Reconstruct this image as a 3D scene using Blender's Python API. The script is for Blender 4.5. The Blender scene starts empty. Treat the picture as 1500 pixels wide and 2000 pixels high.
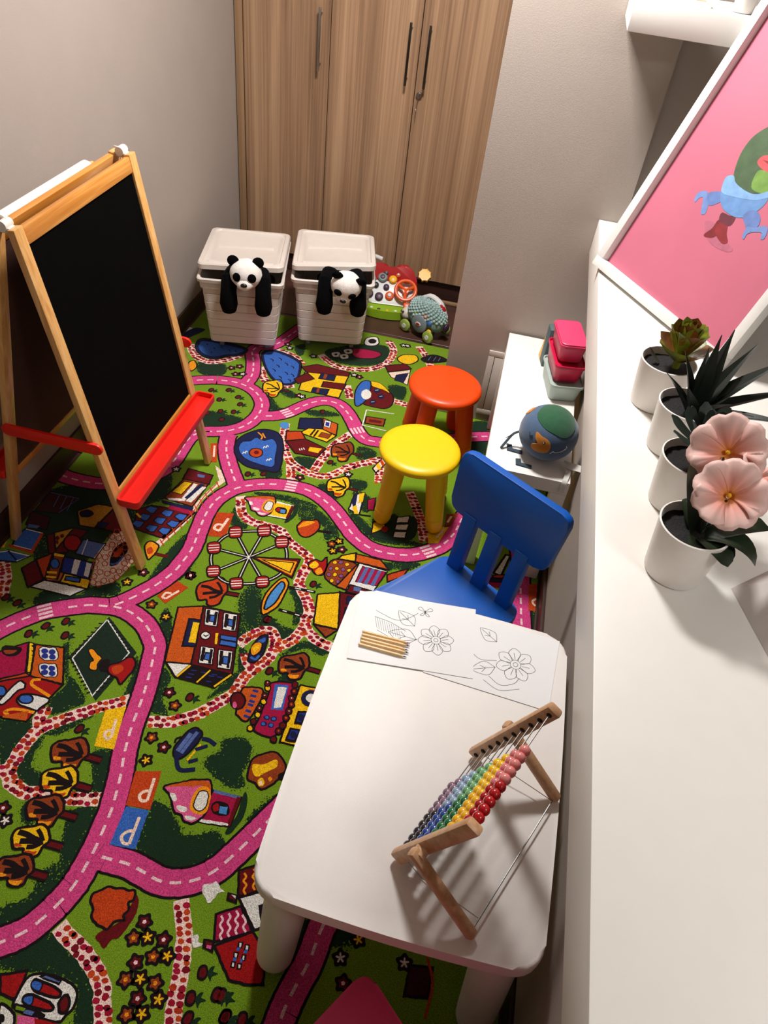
import bpy, bmesh, math, random
from mathutils import Vector, Matrix, Euler, noise, geometry

# ------------------------------------------------------------------ camera, light, exposure
scene = bpy.context.scene
C = scene.collection
PI = math.pi
cam_data = bpy.data.cameras.new('camera')
cam_data.sensor_fit = 'HORIZONTAL'
cam_data.sensor_width = 36.0
cam_data.lens = 36.0 * 1459.53 / 1500.0
cam_data.clip_start = 0.02
cam = bpy.data.objects.new('camera', cam_data)
cam.location = (-0.06606, -0.86506, 1.92444)
cam.rotation_euler = (0.818261, -0.101854, 0.217213)
C.objects.link(cam)
scene.camera = cam

world = bpy.data.worlds.new('world')
world.use_nodes = True
world.node_tree.nodes['Background'].inputs[0].default_value = (0.9, 0.93, 1.0, 1)
world.node_tree.nodes['Background'].inputs[1].default_value = 0.04
scene.world = world

scene.view_settings.view_transform = 'Standard'
scene.view_settings.look = 'None'
scene.view_settings.gamma = 1.0
scene.view_settings.use_curve_mapping = False
scene.view_settings.exposure = 0.55

LAMPS = [  # ceiling panel and added fill panel: centre, size, watts
    ((-0.44, 1.56, 2.585), 0.32, 46.0),
    ((1.30, -0.85, 2.585), 0.50, 11.0),  # added fill lamp, no source seen; brightens the near counter
]
for (lx, ly, lz), size, watts in LAMPS:
    ld = bpy.data.lights.new('ceiling_or_fill_lamp', 'AREA')
    ld.shape = 'SQUARE'
    ld.size = size
    ld.energy = watts
    ld.color = (1.0, 0.975, 0.95)
    lo = bpy.data.objects.new('ceiling_or_fill_lamp', ld)
    lo.location = (lx, ly, lz - 0.035)
    C.objects.link(lo)


# ------------------------------------------------------------------ helpers
def lin(c):
    c = c / 255.0
    return c / 12.92 if c <= 0.04045 else ((c + 0.055) / 1.055) ** 2.4


def rgb(r, g, b):
    return (lin(r), lin(g), lin(b), 1.0)


def scale_col(c, k):
    return (min(1, c[0] * k), min(1, c[1] * k), min(1, c[2] * k), 1.0)


def mat(name, col, rough=0.5, var=0.05, scale=30.0, bump=0.0, bscale=300.0, metal=0.0, spec=0.5, coat=0.0, sheen=0.0,
        stretch=(1, 1, 1), trans=0.0):
    m = bpy.data.materials.new(name)
    m.use_nodes = True
    nt = m.node_tree
    n = nt.nodes
    b = n['Principled BSDF']
    b.inputs['Roughness'].default_value = rough
    b.inputs['Metallic'].default_value = metal
    b.inputs['Specular IOR Level'].default_value = spec
    b.inputs['Coat Weight'].default_value = coat
    b.inputs['Sheen Weight'].default_value = sheen
    b.inputs['Transmission Weight'].default_value = trans
    tc = n.new('ShaderNodeTexCoord')
    mp = n.new('ShaderNodeMapping')
    mp.inputs['Scale'].default_value = stretch
    nt.links.new(tc.outputs['Object'], mp.inputs['Vector'])
    tx = n.new('ShaderNodeTexNoise')
    tx.inputs['Scale'].default_value = scale
    tx.inputs['Detail'].default_value = 4
    nt.links.new(mp.outputs[0], tx.inputs['Vector'])
    rp = n.new('ShaderNodeValToRGB')
    rp.color_ramp.elements[0].position = 0.3
    rp.color_ramp.elements[1].position = 0.7
    rp.color_ramp.elements[0].color = scale_col(col, 1 - var)
    rp.color_ramp.elements[1].color = scale_col(col, 1 + var)
    nt.links.new(tx.outputs['Fac'], rp.inputs['Fac'])
    nt.links.new(rp.outputs['Color'], b.inputs['Base Color'])
    if bump:
        t2 = n.new('ShaderNodeTexNoise')
        t2.inputs['Scale'].default_value = bscale
        t2.inputs['Detail'].default_value = 3
        nt.links.new(mp.outputs[0], t2.inputs['Vector'])
        bp = n.new('ShaderNodeBump')
        bp.inputs['Strength'].default_value = bump
        bp.inputs['Distance'].default_value = 0.002
        nt.links.new(t2.outputs['Fac'], bp.inputs['Height'])
        nt.links.new(bp.outputs[0], b.inputs['Normal'])
    return m


def wood(name, cols, s1=(14, 14, 0.5), s2=(110, 110, 1.2), rough=0.45, mixf=0.45, coat=0.0):
    """streaky wood grain running along the axis with the small scale"""
    m = bpy.data.materials.new(name)
    m.use_nodes = True
    nt = m.node_tree
    n = nt.nodes
    b = n['Principled BSDF']
    b.inputs['Roughness'].default_value = rough
    b.inputs['Coat Weight'].default_value = coat
    tc = n.new('ShaderNodeTexCoord')

    def layer(sc, cols):
        mp = n.new('ShaderNodeMapping')
        mp.inputs['Scale'].default_value = sc
        nt.links.new(tc.outputs['Object'], mp.inputs['Vector'])
        tx = n.new('ShaderNodeTexNoise')
        tx.inputs['Scale'].default_value = 1.0
        tx.inputs['Detail'].default_value = 5
        tx.inputs['Distortion'].default_value = 0.6
        nt.links.new(mp.outputs[0], tx.inputs['Vector'])
        rp = n.new('ShaderNodeValToRGB')
        e = rp.color_ramp.elements
        e[0].position, e[1].position = 0.32, 0.68
        e[0].color, e[1].color = cols[0], cols[-1]
        if len(cols) == 3:
            k = e.new(0.5)
            k.color = cols[1]
        nt.links.new(tx.outputs['Fac'], rp.inputs['Fac'])
        return rp, tx
    a, t1 = layer(s1, cols)
    c, t2 = layer(s2, [cols[0], cols[-1]])
    mx = n.new('ShaderNodeMix')
    mx.data_type = 'RGBA'
    mx.inputs[0].default_value = mixf
    nt.links.new(a.outputs[0], mx.inputs[6])
    nt.links.new(c.outputs[0], mx.inputs[7])
    nt.links.new(mx.outputs[2], b.inputs['Base Color'])
    bp = n.new('ShaderNodeBump')
    bp.inputs['Strength'].default_value = 0.12
    bp.inputs['Distance'].default_value = 0.001
    nt.links.new(t2.outputs['Fac'], bp.inputs['Height'])
    nt.links.new(bp.outputs[0], b.inputs['Normal'])
    return m


def rrect(w, h, r, n=5, bulge=0.0):
    """rounded rectangle outline, sides optionally bowed outwards"""
    pts = []
    hw, hh = w / 2 - r, h / 2 - r
    for cx, cy, a0 in ((hw, hh, 0), (-hw, hh, PI / 2), (-hw, -hh, PI), (hw, -hh, 1.5 * PI)):
        for i in range(n + 1):
            a = a0 + PI / 2 * i / n
            pts.append([cx + r * math.cos(a), cy + r * math.sin(a)])
    if bulge:
        out = []
        for i, q in enumerate(pts):
            out.append(q)
            nx = pts[(i + 1) % len(pts)]
            if math.hypot(nx[0] - q[0], nx[1] - q[1]) > r:
                for k in range(1, 8):
                    t = k / 8
                    x, y = q[0] + (nx[0] - q[0]) * t, q[1] + (nx[1] - q[1]) * t
                    s = bulge * math.sin(PI * t)
                    if abs(nx[0] - q[0]) > abs(nx[1] - q[1]):
                        y += s * (1 if y > 0 else -1)
                    else:
                        x += s * (1 if x > 0 else -1)
                    out.append([x, y])
        pts = out
    return [tuple(q) for q in pts]


class MB:
    """collects shapes into one bmesh, build() links them as ONE mesh object"""

    def __init__(self):
        self.bm = bmesh.new()

    def _t(self, verts, M):
        if M is not None:
            bmesh.ops.transform(self.bm, matrix=M, verts=verts)

    def box(self, c, s, bev=0.0, seg=2, M=None):
        before = set(self.bm.verts)
        r = bmesh.ops.create_cube(self.bm, size=1.0)
        vs = r['verts']
        bmesh.ops.scale(self.bm, vec=s, verts=vs)
        bmesh.ops.translate(self.bm, vec=c, verts=vs)
        if bev:
            es = list({e for v in vs for e in v.link_edges})
            bmesh.ops.bevel(self.bm, geom=es, offset=bev, segments=seg, profile=0.5, affect='EDGES')
            vs = [v for v in self.bm.verts if v not in before]
        self._t(vs, M)
        return self

    def ball(self, c, r, M=None, n=16, m=10):
        r3 = r if isinstance(r, (tuple, list)) else (r, r, r)
        q = bmesh.ops.create_uvsphere(self.bm, u_segments=n, v_segments=m, radius=1.0)
        bmesh.ops.scale(self.bm, vec=r3, verts=q['verts'])
        if M is not None:
            self._t(q['verts'], M)
        bmesh.ops.translate(self.bm, vec=c, verts=q['verts'])
        return self

    def loft(self, rings, cap0=True, cap1=True):
        """rings: lists of 3D points of equal length"""
        bm = self.bm
        vr = [[bm.verts.new(q) for q in ring] for ring in rings]
        n = len(vr[0])
        for a, b in zip(vr, vr[1:]):
            for i in range(n):
                j = (i + 1) % n
                bm.faces.new((a[i], a[j], b[j], b[i]))
        if cap0:
            bm.faces.new(list(reversed(vr[0])))
        if cap1:
            bm.faces.new(vr[-1])
        return self

    def lathe(self, prof, n=24, M=None, cap0=True, cap1=True):
        rings = []
        for r, z in prof:
            ring = [Vector((r * math.cos(2 * PI * i / n), r * math.sin(2 * PI * i / n), z)) for i in range(n)]
            rings.append([M @ q for q in ring] if M is not None else ring)
        return self.loft(rings, cap0, cap1)

    def tube(self, pts, r, n=8, cap=True, flat=1.0):
        pts = [Vector(q) for q in pts]
        rs = r if isinstance(r, (list, tuple)) else [r] * len(pts)
        rings = []
        up = None
        for i, q in enumerate(pts):
            d = (pts[min(i + 1, len(pts) - 1)] - pts[max(i - 1, 0)]).normalized()
            if up is None:
                up = Vector((0, 0, 1)) if abs(d.z) < 0.9 else Vector((0, 1, 0))
            a = d.cross(up).normalized()
            b = a.cross(d).normalized()
            up = b
            rings.append([q + (a * math.cos(2 * PI * k / n) + b * math.sin(2 * PI * k / n) * flat) * rs[i] for k in range(n)])
        return self.loft(rings, cap, cap)

    def bar(self, p0, p1, w, t, side, bev=0.0):
        """rectangular bar from p0 to p1, w along 'side', t across"""
        p0, p1 = Vector(p0), Vector(p1)
        d = (p1 - p0)
        L = d.length
        d.normalize()
        s = Vector(side)
        s = (s - d * s.dot(d)).normalized()
        u = d.cross(s)
        M = Matrix.Translation((p0 + p1) / 2) @ Matrix((s, u, d)).transposed().to_4x4()
        return self.box((0, 0, 0), (w, t, L), bev=bev, M=M)

    def prism(self, poly, z0, z1, bev=0.0, seg=3, M=None, bev_bottom=False):
        before = set(self.bm.verts)
        a = [self.bm.verts.new((x, y, z0)) for x, y in poly]
        b = [self.bm.verts.new((x, y, z1)) for x, y in poly]
        n = len(poly)
        top = self.bm.faces.new(b)
        bot = self.bm.faces.new(list(reversed(a)))
        for i in range(n):
            j = (i + 1) % n
            self.bm.faces.new((a[i], a[j], b[j], b[i]))
        if bev:
            es = list(top.edges) + (list(bot.edges) if bev_bottom else [])
            bmesh.ops.bevel(self.bm, geom=es, offset=bev, segments=seg, profile=0.5, affect='EDGES')
        self._t([v for v in self.bm.verts if v not in before], M)
        return self

    def raw(self, verts, faces):
        vs = [self.bm.verts.new(v) for v in verts]
        for f in faces:
            self.bm.faces.new([vs[i] for i in f])
        return self

    def mesh(self, name, material, ang=35):
        bmesh.ops.recalc_face_normals(self.bm, faces=self.bm.faces)
        me = bpy.data.meshes.new(name)
        self.bm.to_mesh(me)
        self.bm.free()
        for p in me.polygons:
            p.use_smooth = True
        me.set_sharp_from_angle(angle=math.radians(ang))
        if material:
            me.materials.append(material)
        return me

    def build(self, name, material, parent=None, ang=35):
        return link(name, self.mesh(name, material, ang), parent)


def link(name, me, parent=None):
    o = bpy.data.objects.new(name, me)
    C.objects.link(o)
    if parent is not None:
        o.parent = parent
    return o


def tag(o, label, cat, group=None):
    o['label'] = label
    o['category'] = cat
    if group:
        o['group'] = group
    return o


def thing(name, label, cat, loc=(0, 0, 0), rot=(0, 0, 0), group=None):
    o = bpy.data.objects.new(name, None)
    o.empty_display_size = 0.05
    C.objects.link(o)
    o.location = loc
    o.rotation_euler = rot
    return tag(o, label, cat, group)


def struct(name, mb, material, parent=None, ang=35):
    o = mb.build(name, material, parent, ang)
    if parent is None:
        o['kind'] = 'structure'
    return o


def RZ(a):
    return Matrix.Rotation(a, 4, 'Z')


def RX(a):
    return Matrix.Rotation(a, 4, 'X')


def RY(a):
    return Matrix.Rotation(a, 4, 'Y')


def T(x, y, z):
    return Matrix.Translation((x, y, z))


def spline(pts, k=6, closed=False):
    """Catmull-Rom through 2D/3D points"""
    P = [Vector(q) for q in pts]
    n = len(P)
    out = []
    rng = range(n) if closed else range(n - 1)
    for i in rng:
        p0 = P[(i - 1) % n] if closed or i > 0 else P[0] * 2 - P[1]
        p1, p2 = P[i], P[(i + 1) % n]
        p3 = P[(i + 2) % n] if closed or i + 2 < n else P[n - 1] * 2 - P[n - 2]
        for j in range(k):
            t = j / k
            out.append(0.5 * ((2 * p1) + (p2 - p0) * t + (2 * p0 - 5 * p1 + 4 * p2 - p3) * t * t + (3 * p1 - p0 - 3 * p2 + p3) * t ** 3))
    if not closed:
        out.append(P[-1].copy())
    return out


# ------------------------------------------------------------------ materials
WALL = mat('wall_paint', rgb(164, 152, 143), 0.85, 0.02, 6, 0.25, 350)
CEIL = mat('ceiling_paint', rgb(225, 222, 216), 0.9, 0.01)
TILE = mat('brown_floor_tile', rgb(74, 48, 40), 0.35, 0.25, 7, 0.1, 60)
GROUT = mat('dark_grout', rgb(84, 66, 58), 0.9, 0.1, 60)
SKIRT = mat('dark_skirting', rgb(58, 34, 28), 0.4, 0.12, 12)
OAK = wood('brown_oak_laminate', [rgb(112, 82, 60), rgb(146, 112, 84), rgb(180, 145, 112)], (16, 16, 0.45), (120, 120, 1.0), 0.5, 0.4)
OAKEDGE = wood('oak_edge', [rgb(140, 108, 78), rgb(165, 132, 98)], (30, 30, 0.8), (120, 120, 1.5), 0.5)
STEEL = mat('brushed_steel', rgb(150, 145, 140), 0.35, 0.05, 40, metal=1.0)
DARKSTEEL = mat('dark_steel', rgb(70, 66, 62), 0.35, 0.05, 40, metal=1.0)
WHITE = mat('white_laminate', rgb(232, 229, 222), 0.42, 0.01, 20)
LACQ = mat('white_lacquer', rgb(232, 228, 222), 0.4, 0.01, 20)
PLWHITE = mat('white_plastic', rgb(226, 218, 210), 0.45, 0.01, 20)
GAP = mat('dark_gap', rgb(16, 12, 10), 0.9, 0.0)


# ------------------------------------------------------------------ the room
XL, XR = -1.545, 0.30          # left wall face, low wall face
YP, YC, YB = 1.924, 2.965, -1.75  # pier face, wardrobe front, wall behind the camera
ZC = 2.62
XO, XF = 0.66, 2.9             # back face of the low wall, far wall of the next room
YR = 1.962                     # recess wall behind the counter
TS = 0.45
fl = struct('floor', MB().box((0.7, 0.65, -0.047), (4.6, 5.2, 0.07)), GROUT)
tile_me = MB().box((0, 0, 0), (TS - 0.005, TS - 0.005, 0.012), bev=0.0012, seg=1).mesh('tile', TILE)
for i in range(5):
    for j in range(12):
        x, y = -1.545 + TS / 2 + i * TS - 0.17, 3.4 - TS / 2 - j * TS
        if x - TS / 2 > XR or y < YB:
            continue
        t = link('tile', tile_me, fl)
        t.location = (x, y, -0.0125)
struct('ceiling', MB().box((0.7, 0.8, ZC + 0.05), (4.7, 5.3, 0.1)), CEIL)
struct('wall_left', MB().box((XL - 0.06, 0.75, ZC / 2), (0.12, 5.2, ZC)), WALL)
struct('wall_back', MB().box(((XR - 0.232) / 2, (YP + 3.4) / 2, ZC / 2), (XR + 0.232, 3.4 - YP, ZC)), WALL)
struct('wall_recess', MB().box(((XR + XF) / 2, YR + 0.06, ZC / 2), (XF - XR, 0.12, ZC)), WALL)
struct('wall_right', MB().box(((XR + XO) / 2, (YB + YP) / 2, 0.41), (XO - XR, YP - YB - 0.004, 0.82)), WALL)
struct('wall_far', MB().box((XF + 0.06, 0.3, ZC / 2), (0.12, 4.2, ZC)), WALL)
struct('wall_front', MB().box((0.7, YB - 0.06, ZC / 2), (4.4, 0.12, ZC)), WALL)
struct('wall_alcove', MB().box((-0.9, 3.46, ZC / 2), (1.3, 0.1, ZC)), WALL)
struct('baseboard_left', MB().box((XL + 0.006, 0.60, 0.036), (0.012, 4.68, 0.088), bev=0.002), SKIRT)
struct('baseboard_right', MB().box((XR - 0.006, (YB + YP) / 2, 0.0345), (0.012, YP - YB - 0.01, 0.081), bev=0.002), SKIRT)

# counter top slab on the low wall
ct = MB()
ct.box(((0.212 + 0.86) / 2, (YB + YP) / 2 + 0.002, 0.947 - 0.0625), (0.86 - 0.212, YP - YB - 0.008, 0.125), bev=0.0025, seg=2)
ct = ct.build('counter_top', WHITE)
tag(ct, 'long thick white laminate counter top running along the right edge', 'counter')

# wardrobe built into the alcove
wd = thing('wardrobe', 'tall built-in wardrobe with three brown wood-grain doors', 'wardrobe', (XL, YC, 0))
WX0, WX1, WH = 0.004, 1.309, 2.45
MB().box(((WX0 + WX1) / 2, 0.22, WH / 2 + 0.03), (WX1 - WX0 - 0.01, 0.38, WH - 0.06)).build('carcass', GAP, wd)
MB().box((0.0235, 0.011, 0.10 + (WH - 0.10) / 2), (0.037, 0.022, WH - 0.10), bev=0.001).build('filler_strip', OAKEDGE, wd)
MB().box(((WX0 + WX1) / 2, 0.035, 0.046), (WX1 - WX0, 0.02, 0.098)).build('plinth', SKIRT, wd)
MB().box((0.93, -0.022, 0.003), (0.70, 0.02, 0.016), bev=0.003).build('threshold_strip', OAKEDGE, wd)
edges = [0.045, 0.463, 0.877, 1.309]
for k in range(3):
    a, b = edges[k] + 0.002, edges[k + 1] - 0.002
    d = MB().box(((a + b) / 2, 0.010, 0.10 + (WH - 0.10) / 2), (b - a, 0.02, WH - 0.10), bev=0.001, seg=1).build('door', OAK, wd)
    hx = (b - 0.042, b - 0.042, a + 0.042)[k]
    h = MB()
    h.box((hx, -0.034, 1.145), (0.011, 0.009, 0.25), bev=0.002)
    for z in (1.045, 1.245):
        h.tube([(hx, 0.001, z), (hx, -0.031, z)], 0.004, 8)
    h.build('handle', STEEL if k == 0 else DARKSTEEL, d)
    if k == 2:
        lk = MB()
        lk.lathe([(0.014, 0), (0.014, 0.010), (0.011, 0.013)], 16, T(a + 0.022, 0.0, 0.985) @ RX(PI / 2))
        lk.box((a + 0.022, -0.016, 0.985), (0.0035, 0.014, 0.018), bev=0.001)
        lk.build('lock', STEEL, d)
        ky = MB()
        ky.tube([(a + 0.022, -0.022, 0.978), (a + 0.020, -0.024, 0.955), (a + 0.018, -0.022, 0.935)], 0.0016, 6)
        ky.lathe([(0.006, -0.001), (0.010, -0.001), (0.010, 0.001), (0.006, 0.001)], 14, T(a + 0.018, -0.022, 0.925) @ RY(PI / 2), cap0=False, cap1=False)
        ky.box((a + 0.018, -0.022, 0.902), (0.002, 0.003, 0.026), bev=0.0008)
        ky.build('key', STEEL, d)

# access panel low on the pier wall
ap = thing('access_panel', 'white inspection hatch with framed door low on the wall behind bench', 'hatch', (-0.064, YP, 0.035))
apm = mat('hatch_white', rgb(205, 196, 188), 0.5, 0.01)
fr = MB()
W_, H_ = 0.25, 0.315
for c, s in (((W_ / 2, -0.003, H_ - 0.0125), (W_, 0.006, 0.025)), ((W_ / 2, -0.003, 0.0125), (W_, 0.006, 0.025)),
             ((0.0125, -0.003, H_ / 2), (0.025, 0.006, H_ - 0.05)), ((W_ - 0.0125, -0.003, H_ / 2), (0.025, 0.006, H_ - 0.05))):
    fr.box(c, s, bev=0.0008)
fr.build('frame', apm, ap)
MB().box((W_ / 2, -0.0035, H_ / 2), (W_ - 0.055, 0.005, H_ - 0.055), bev=0.002).build('door', apm, ap)
MB().box((W_ / 2, -0.0015, H_ / 2), (W_ - 0.05, 0.002, H_ - 0.05)).build('joint', GAP, ap)

# ceiling lamp and added fill lamp (the area lights at the top sit just below their diffusers)
LAMPG = bpy.data.materials.new('lamp_diffuser')
LAMPG.use_nodes = True
LAMPG.node_tree.nodes['Principled BSDF'].inputs['Emission Color'].default_value = (1, 0.96, 0.9, 1)
LAMPG.node_tree.nodes['Principled BSDF'].inputs['Emission Strength'].default_value = 3.0
for k, ((lx, ly, lz), size, watts) in enumerate(LAMPS):
    L = thing('ceiling_or_fill_light', ('square white ceiling light above the play rug', 'added unseen fill light beyond the counter')[k], 'lamp', (lx, ly, ZC))
    MB().box((0, 0, -0.03), (size + 0.06, size + 0.06, 0.058), bev=0.006).build('housing', LACQ, L)
    MB().box((0, 0, -0.062), (size, size, 0.006), bev=0.002).build('diffuser', LAMPG, L)

# ------------------------------------------------------------------ low white bench
bn = thing('bench', 'narrow low white bench standing against the right wall', 'bench', (-0.002, 1.028, 0))
MB().box((0.138, 0.4425, 0.425), (0.276, 0.885, 0.05), bev=0.002).build('top', LACQ, bn)
for x in (0.025, 0.251):
    for y in (0.025, 0.86):
        MB().box((x, y, 0.2005), (0.05, 0.05, 0.399), bev=0.002).build('leg', LACQ, bn)

# ------------------------------------------------------------------ wall shelf upper right
sh = MB().box(((0.11 + 1.25) / 2, (1.664 + YP) / 2 - 0.001, 1.5875), (1.14, YP - 1.664 - 0.003, 0.073), bev=0.0015).build('wall_shelf', LACQ)
tag(sh, 'thick white floating shelf in the upper right corner', 'shelf')
pf = thing('photo_frame', 'small photo frame lying on the floating shelf', 'frame', (0.24, 1.77, 1.624), (0, 0, 0.1))
MB().prism(rrect(0.15, 0.11, 0.004, 2), 0, 0.012, bev=0.002).build('frame', LACQ, pf)
MB().prism(rrect(0.12, 0.08, 0.002, 1), 0.0115, 0.0135).build('photo', mat('photo_print', rgb(176, 140, 105), 0.5, 0.4, 25), pf)
vs = thing('vase', 'small white ribbed vase on the floating shelf', 'vase', (0.405, 1.735, 1.624))
MB().lathe([(0.02, 0), (0.026, 0.002), (0.034, 0.05), (0.034, 0.09), (0.026, 0.11), (0.030, 0.12), (0.026, 0.12), (0.022, 0.11)], 24).build('body', mat('vase_white', rgb(205, 200, 196), 0.3, 0.02), vs)
cb = thing('gift_box', 'white lidded box on the floating shelf behind picture frame', 'box', (0.53, 1.78, 1.624))
MB().box((0, 0, 0.04), (0.12, 0.12, 0.078), bev=0.003).build('body', LACQ, cb)
MB().box((0, 0, 0.088), (0.128, 0.128, 0.022), bev=0.003).build('lid', LACQ, cb)

# ------------------------------------------------------------------ children's table
TABW = mat('table_white', rgb(236, 231, 226), 0.5, 0.01, 30, 0.08, 500)
tb = thing('childrens_table', 'white plastic childrens table with rounded corners and fat legs', 'table', (0, 0.0, 0), (0, 0, -0.021))
MB().prism(rrect(0.548, 0.768, 0.055, 6, bulge=0.006), 0.438, 0.48, bev=0.008, seg=3, bev_bottom=True).build('tabletop', TABW, tb)
for sx in (-1, 1):
    for sy in (-1, 1):
        top = Vector((sx * 0.205, sy * 0.315, 0.444))
        bot = Vector((sx * 0.232, sy * 0.343, 0.0025))
        d = (bot - top)
        L = MB()
        pts = [top, top + d * 0.3, top + d * 0.85, top + d * 0.955, top + d * 0.985, bot]
        L.tube(pts, [0.047, 0.046, 0.043, 0.0415, 0.035, 0.026], 24)
        L.build('leg', TABW, tb)


# ------------------------------------------------------------------ stools and chairs
def make_stool(name, label, m, loc, rot):
    s = thing(name, label, 'stool', loc, (0, 0, rot), 'round plastic stools')
    prof = [(0.0, 0.262), (0.125, 0.262), (0.138, 0.266), (0.1455, 0.274), (0.1475, 0.283), (0.1445, 0.292), (0.136, 0.299), (0.115, 0.301), (0.0, 0.300)]
    MB().lathe([(max(r, 0.0008), z) for r, z in prof], 48).build('seat', m, s)
    for k in range(4):
        a = k * PI / 2
        u = Vector((math.cos(a), math.sin(a), 0))
        top, bot = u * 0.098 + Vector((0, 0, 0.264)), u * 0.142 + Vector((0, 0, 0.0025))
        d = bot - top
        MB().tube([top, top + d * 0.4, top + d * 0.755, top + d * 0.757, top + d * 0.772, top + d * 0.774, top + d * 0.9, top + d * 0.965, bot],
                  [0.036, 0.035, 0.0335, 0.0322, 0.0322, 0.0335, 0.0325, 0.028, 0.018], 20).build('leg', m, s)
    return s


YEL = mat('yellow_plastic', rgb(244, 198, 6), 0.38, 0.015, 40, 0.05, 700)
ORA = mat('orange_plastic', rgb(232, 70, 4), 0.38, 0.015, 40, 0.05, 700)
BLU = mat('blue_plastic', rgb(0, 84, 176), 0.42, 0.015, 40, 0.05, 700)
PNK = mat('pink_plastic', rgb(226, 62, 120), 0.42, 0.015, 40, 0.05, 700)
make_stool('stool', 'round yellow plastic stool with four fat legs', YEL, (-0.228, 1.247, 0), math.radians(49))
make_stool('stool', 'round orange plastic stool behind the yellow one', ORA, (-0.205, 1.684, 0), math.radians(65))


def make_chair(name, label, m, loc, rot):
    c = thing(name, label, 'chair', loc, (0, 0, rot), 'small plastic chairs')
    # seat: wider at the front, rounded corners
    corners = [(0.185, -0.165), (0.143, 0.165), (-0.143, 0.165), (-0.185, -0.165)]
    poly = []
    for i in range(4):
        p, a, b = Vector(corners[i]), Vector(corners[i - 1]), Vector(corners[(i + 1) % 4])
        p0, p1 = p + (a - p).normalized() * 0.035, p + (b - p).normalized() * 0.035
        for k in range(6):
            t = k / 5
            q = p0 * (1 - t) ** 2 + p * 2 * t * (1 - t) + p1 * t * t
            poly.append((q.x, q.y))
    poly = poly[::-1] if sum(poly[i - 1][0] * poly[i][1] - poly[i][0] * poly[i - 1][1] for i in range(len(poly))) < 0 else poly
    MB().prism(poly, 0.268, 0.30, bev=0.006, bev_bottom=True).build('seat', m, c)
    lean = math.radians(9)
    F = T(0, 0.128, 0.296) @ RX(-lean)
    for x in (-0.094, 0, 0.094):
        MB().box((x, 0.012, 0.100), (0.046, 0.030, 0.204), bev=0.003, M=F).build('slat', m, c)
    up = [(0.185, 0.378), (-0.185, 0.378), (-0.172, 0.185), (0.172, 0.185)]
    poly = []
    for i in range(4):
        p, a, b = Vector(up[i]), Vector(up[i - 1]), Vector(up[(i + 1) % 4])
        p0, p1 = p + (a - p).normalized() * 0.034, p + (b - p).normalized() * 0.034
        for k in range(6):
            t = k / 5
            q = p0 * (1 - t) ** 2 + p * 2 * t * (1 - t) + p1 * t * t
            poly.append((q.x, q.y))
    MB().prism(poly, -0.028, 0.0, bev=0.005, bev_bottom=True, M=F @ RX(PI / 2) @ T(0, 0, 0.0)).build('backrest', m, c)
    for sx in (-1, 1):
        for sy in (-1, 1):
            top = Vector((sx * (0.125 if sy < 0 else 0.10), sy * 0.115, 0.27))
            bot = Vector((sx * (0.155 if sy < 0 else 0.13), sy * 0.150, 0.0025))
            d = bot - top
            MB().tube([top, top + d * 0.75, top + d * 0.94, bot], [0.031, 0.029, 0.026, 0.017], 18).build('leg', m, c)
    return c


make_chair('chair', 'small blue plastic chair with slatted back pushed under white table', BLU, (-0.0235, 0.543, 0), math.radians(-33.4))
make_chair('chair', 'small pink plastic chair, seat corner showing under the table', PNK, (0.0026, -0.640, 0), math.radians(-123))

# ------------------------------------------------------------------ blackboard easel
PINE = wood('varnished_pine', [rgb(188, 128, 62), rgb(214, 160, 92), rgb(230, 184, 122)], (40, 40, 2.0), (160, 160, 3.0), 0.35, 0.4, coat=0.3)
PINEH = wood('varnished_pine_rail', [rgb(186, 112, 34), rgb(206, 132, 50), rgb(226, 164, 88)], (30, 3.0, 50), (120, 4, 160), 0.35, 0.35, coat=0.3)
BOARD = mat('blackboard', rgb(3, 3, 3), 0.8, 0.2, 8, spec=0.05)
BOARDW = mat('whiteboard', rgb(205, 200, 195), 0.35, 0.02)
RED = mat('red_plastic', rgb(226, 24, 10), 0.4, 0.03, 40)
BROWNB = mat('hardboard_brown', rgb(66, 34, 24), 0.85, 0.1, 60)
ea = thing('easel', 'pine A-frame childrens easel with blackboard and red trays', 'easel', (-1.240, 0.958, 0))
EH, EW = 1.125, 0.292     # height, half width
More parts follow.
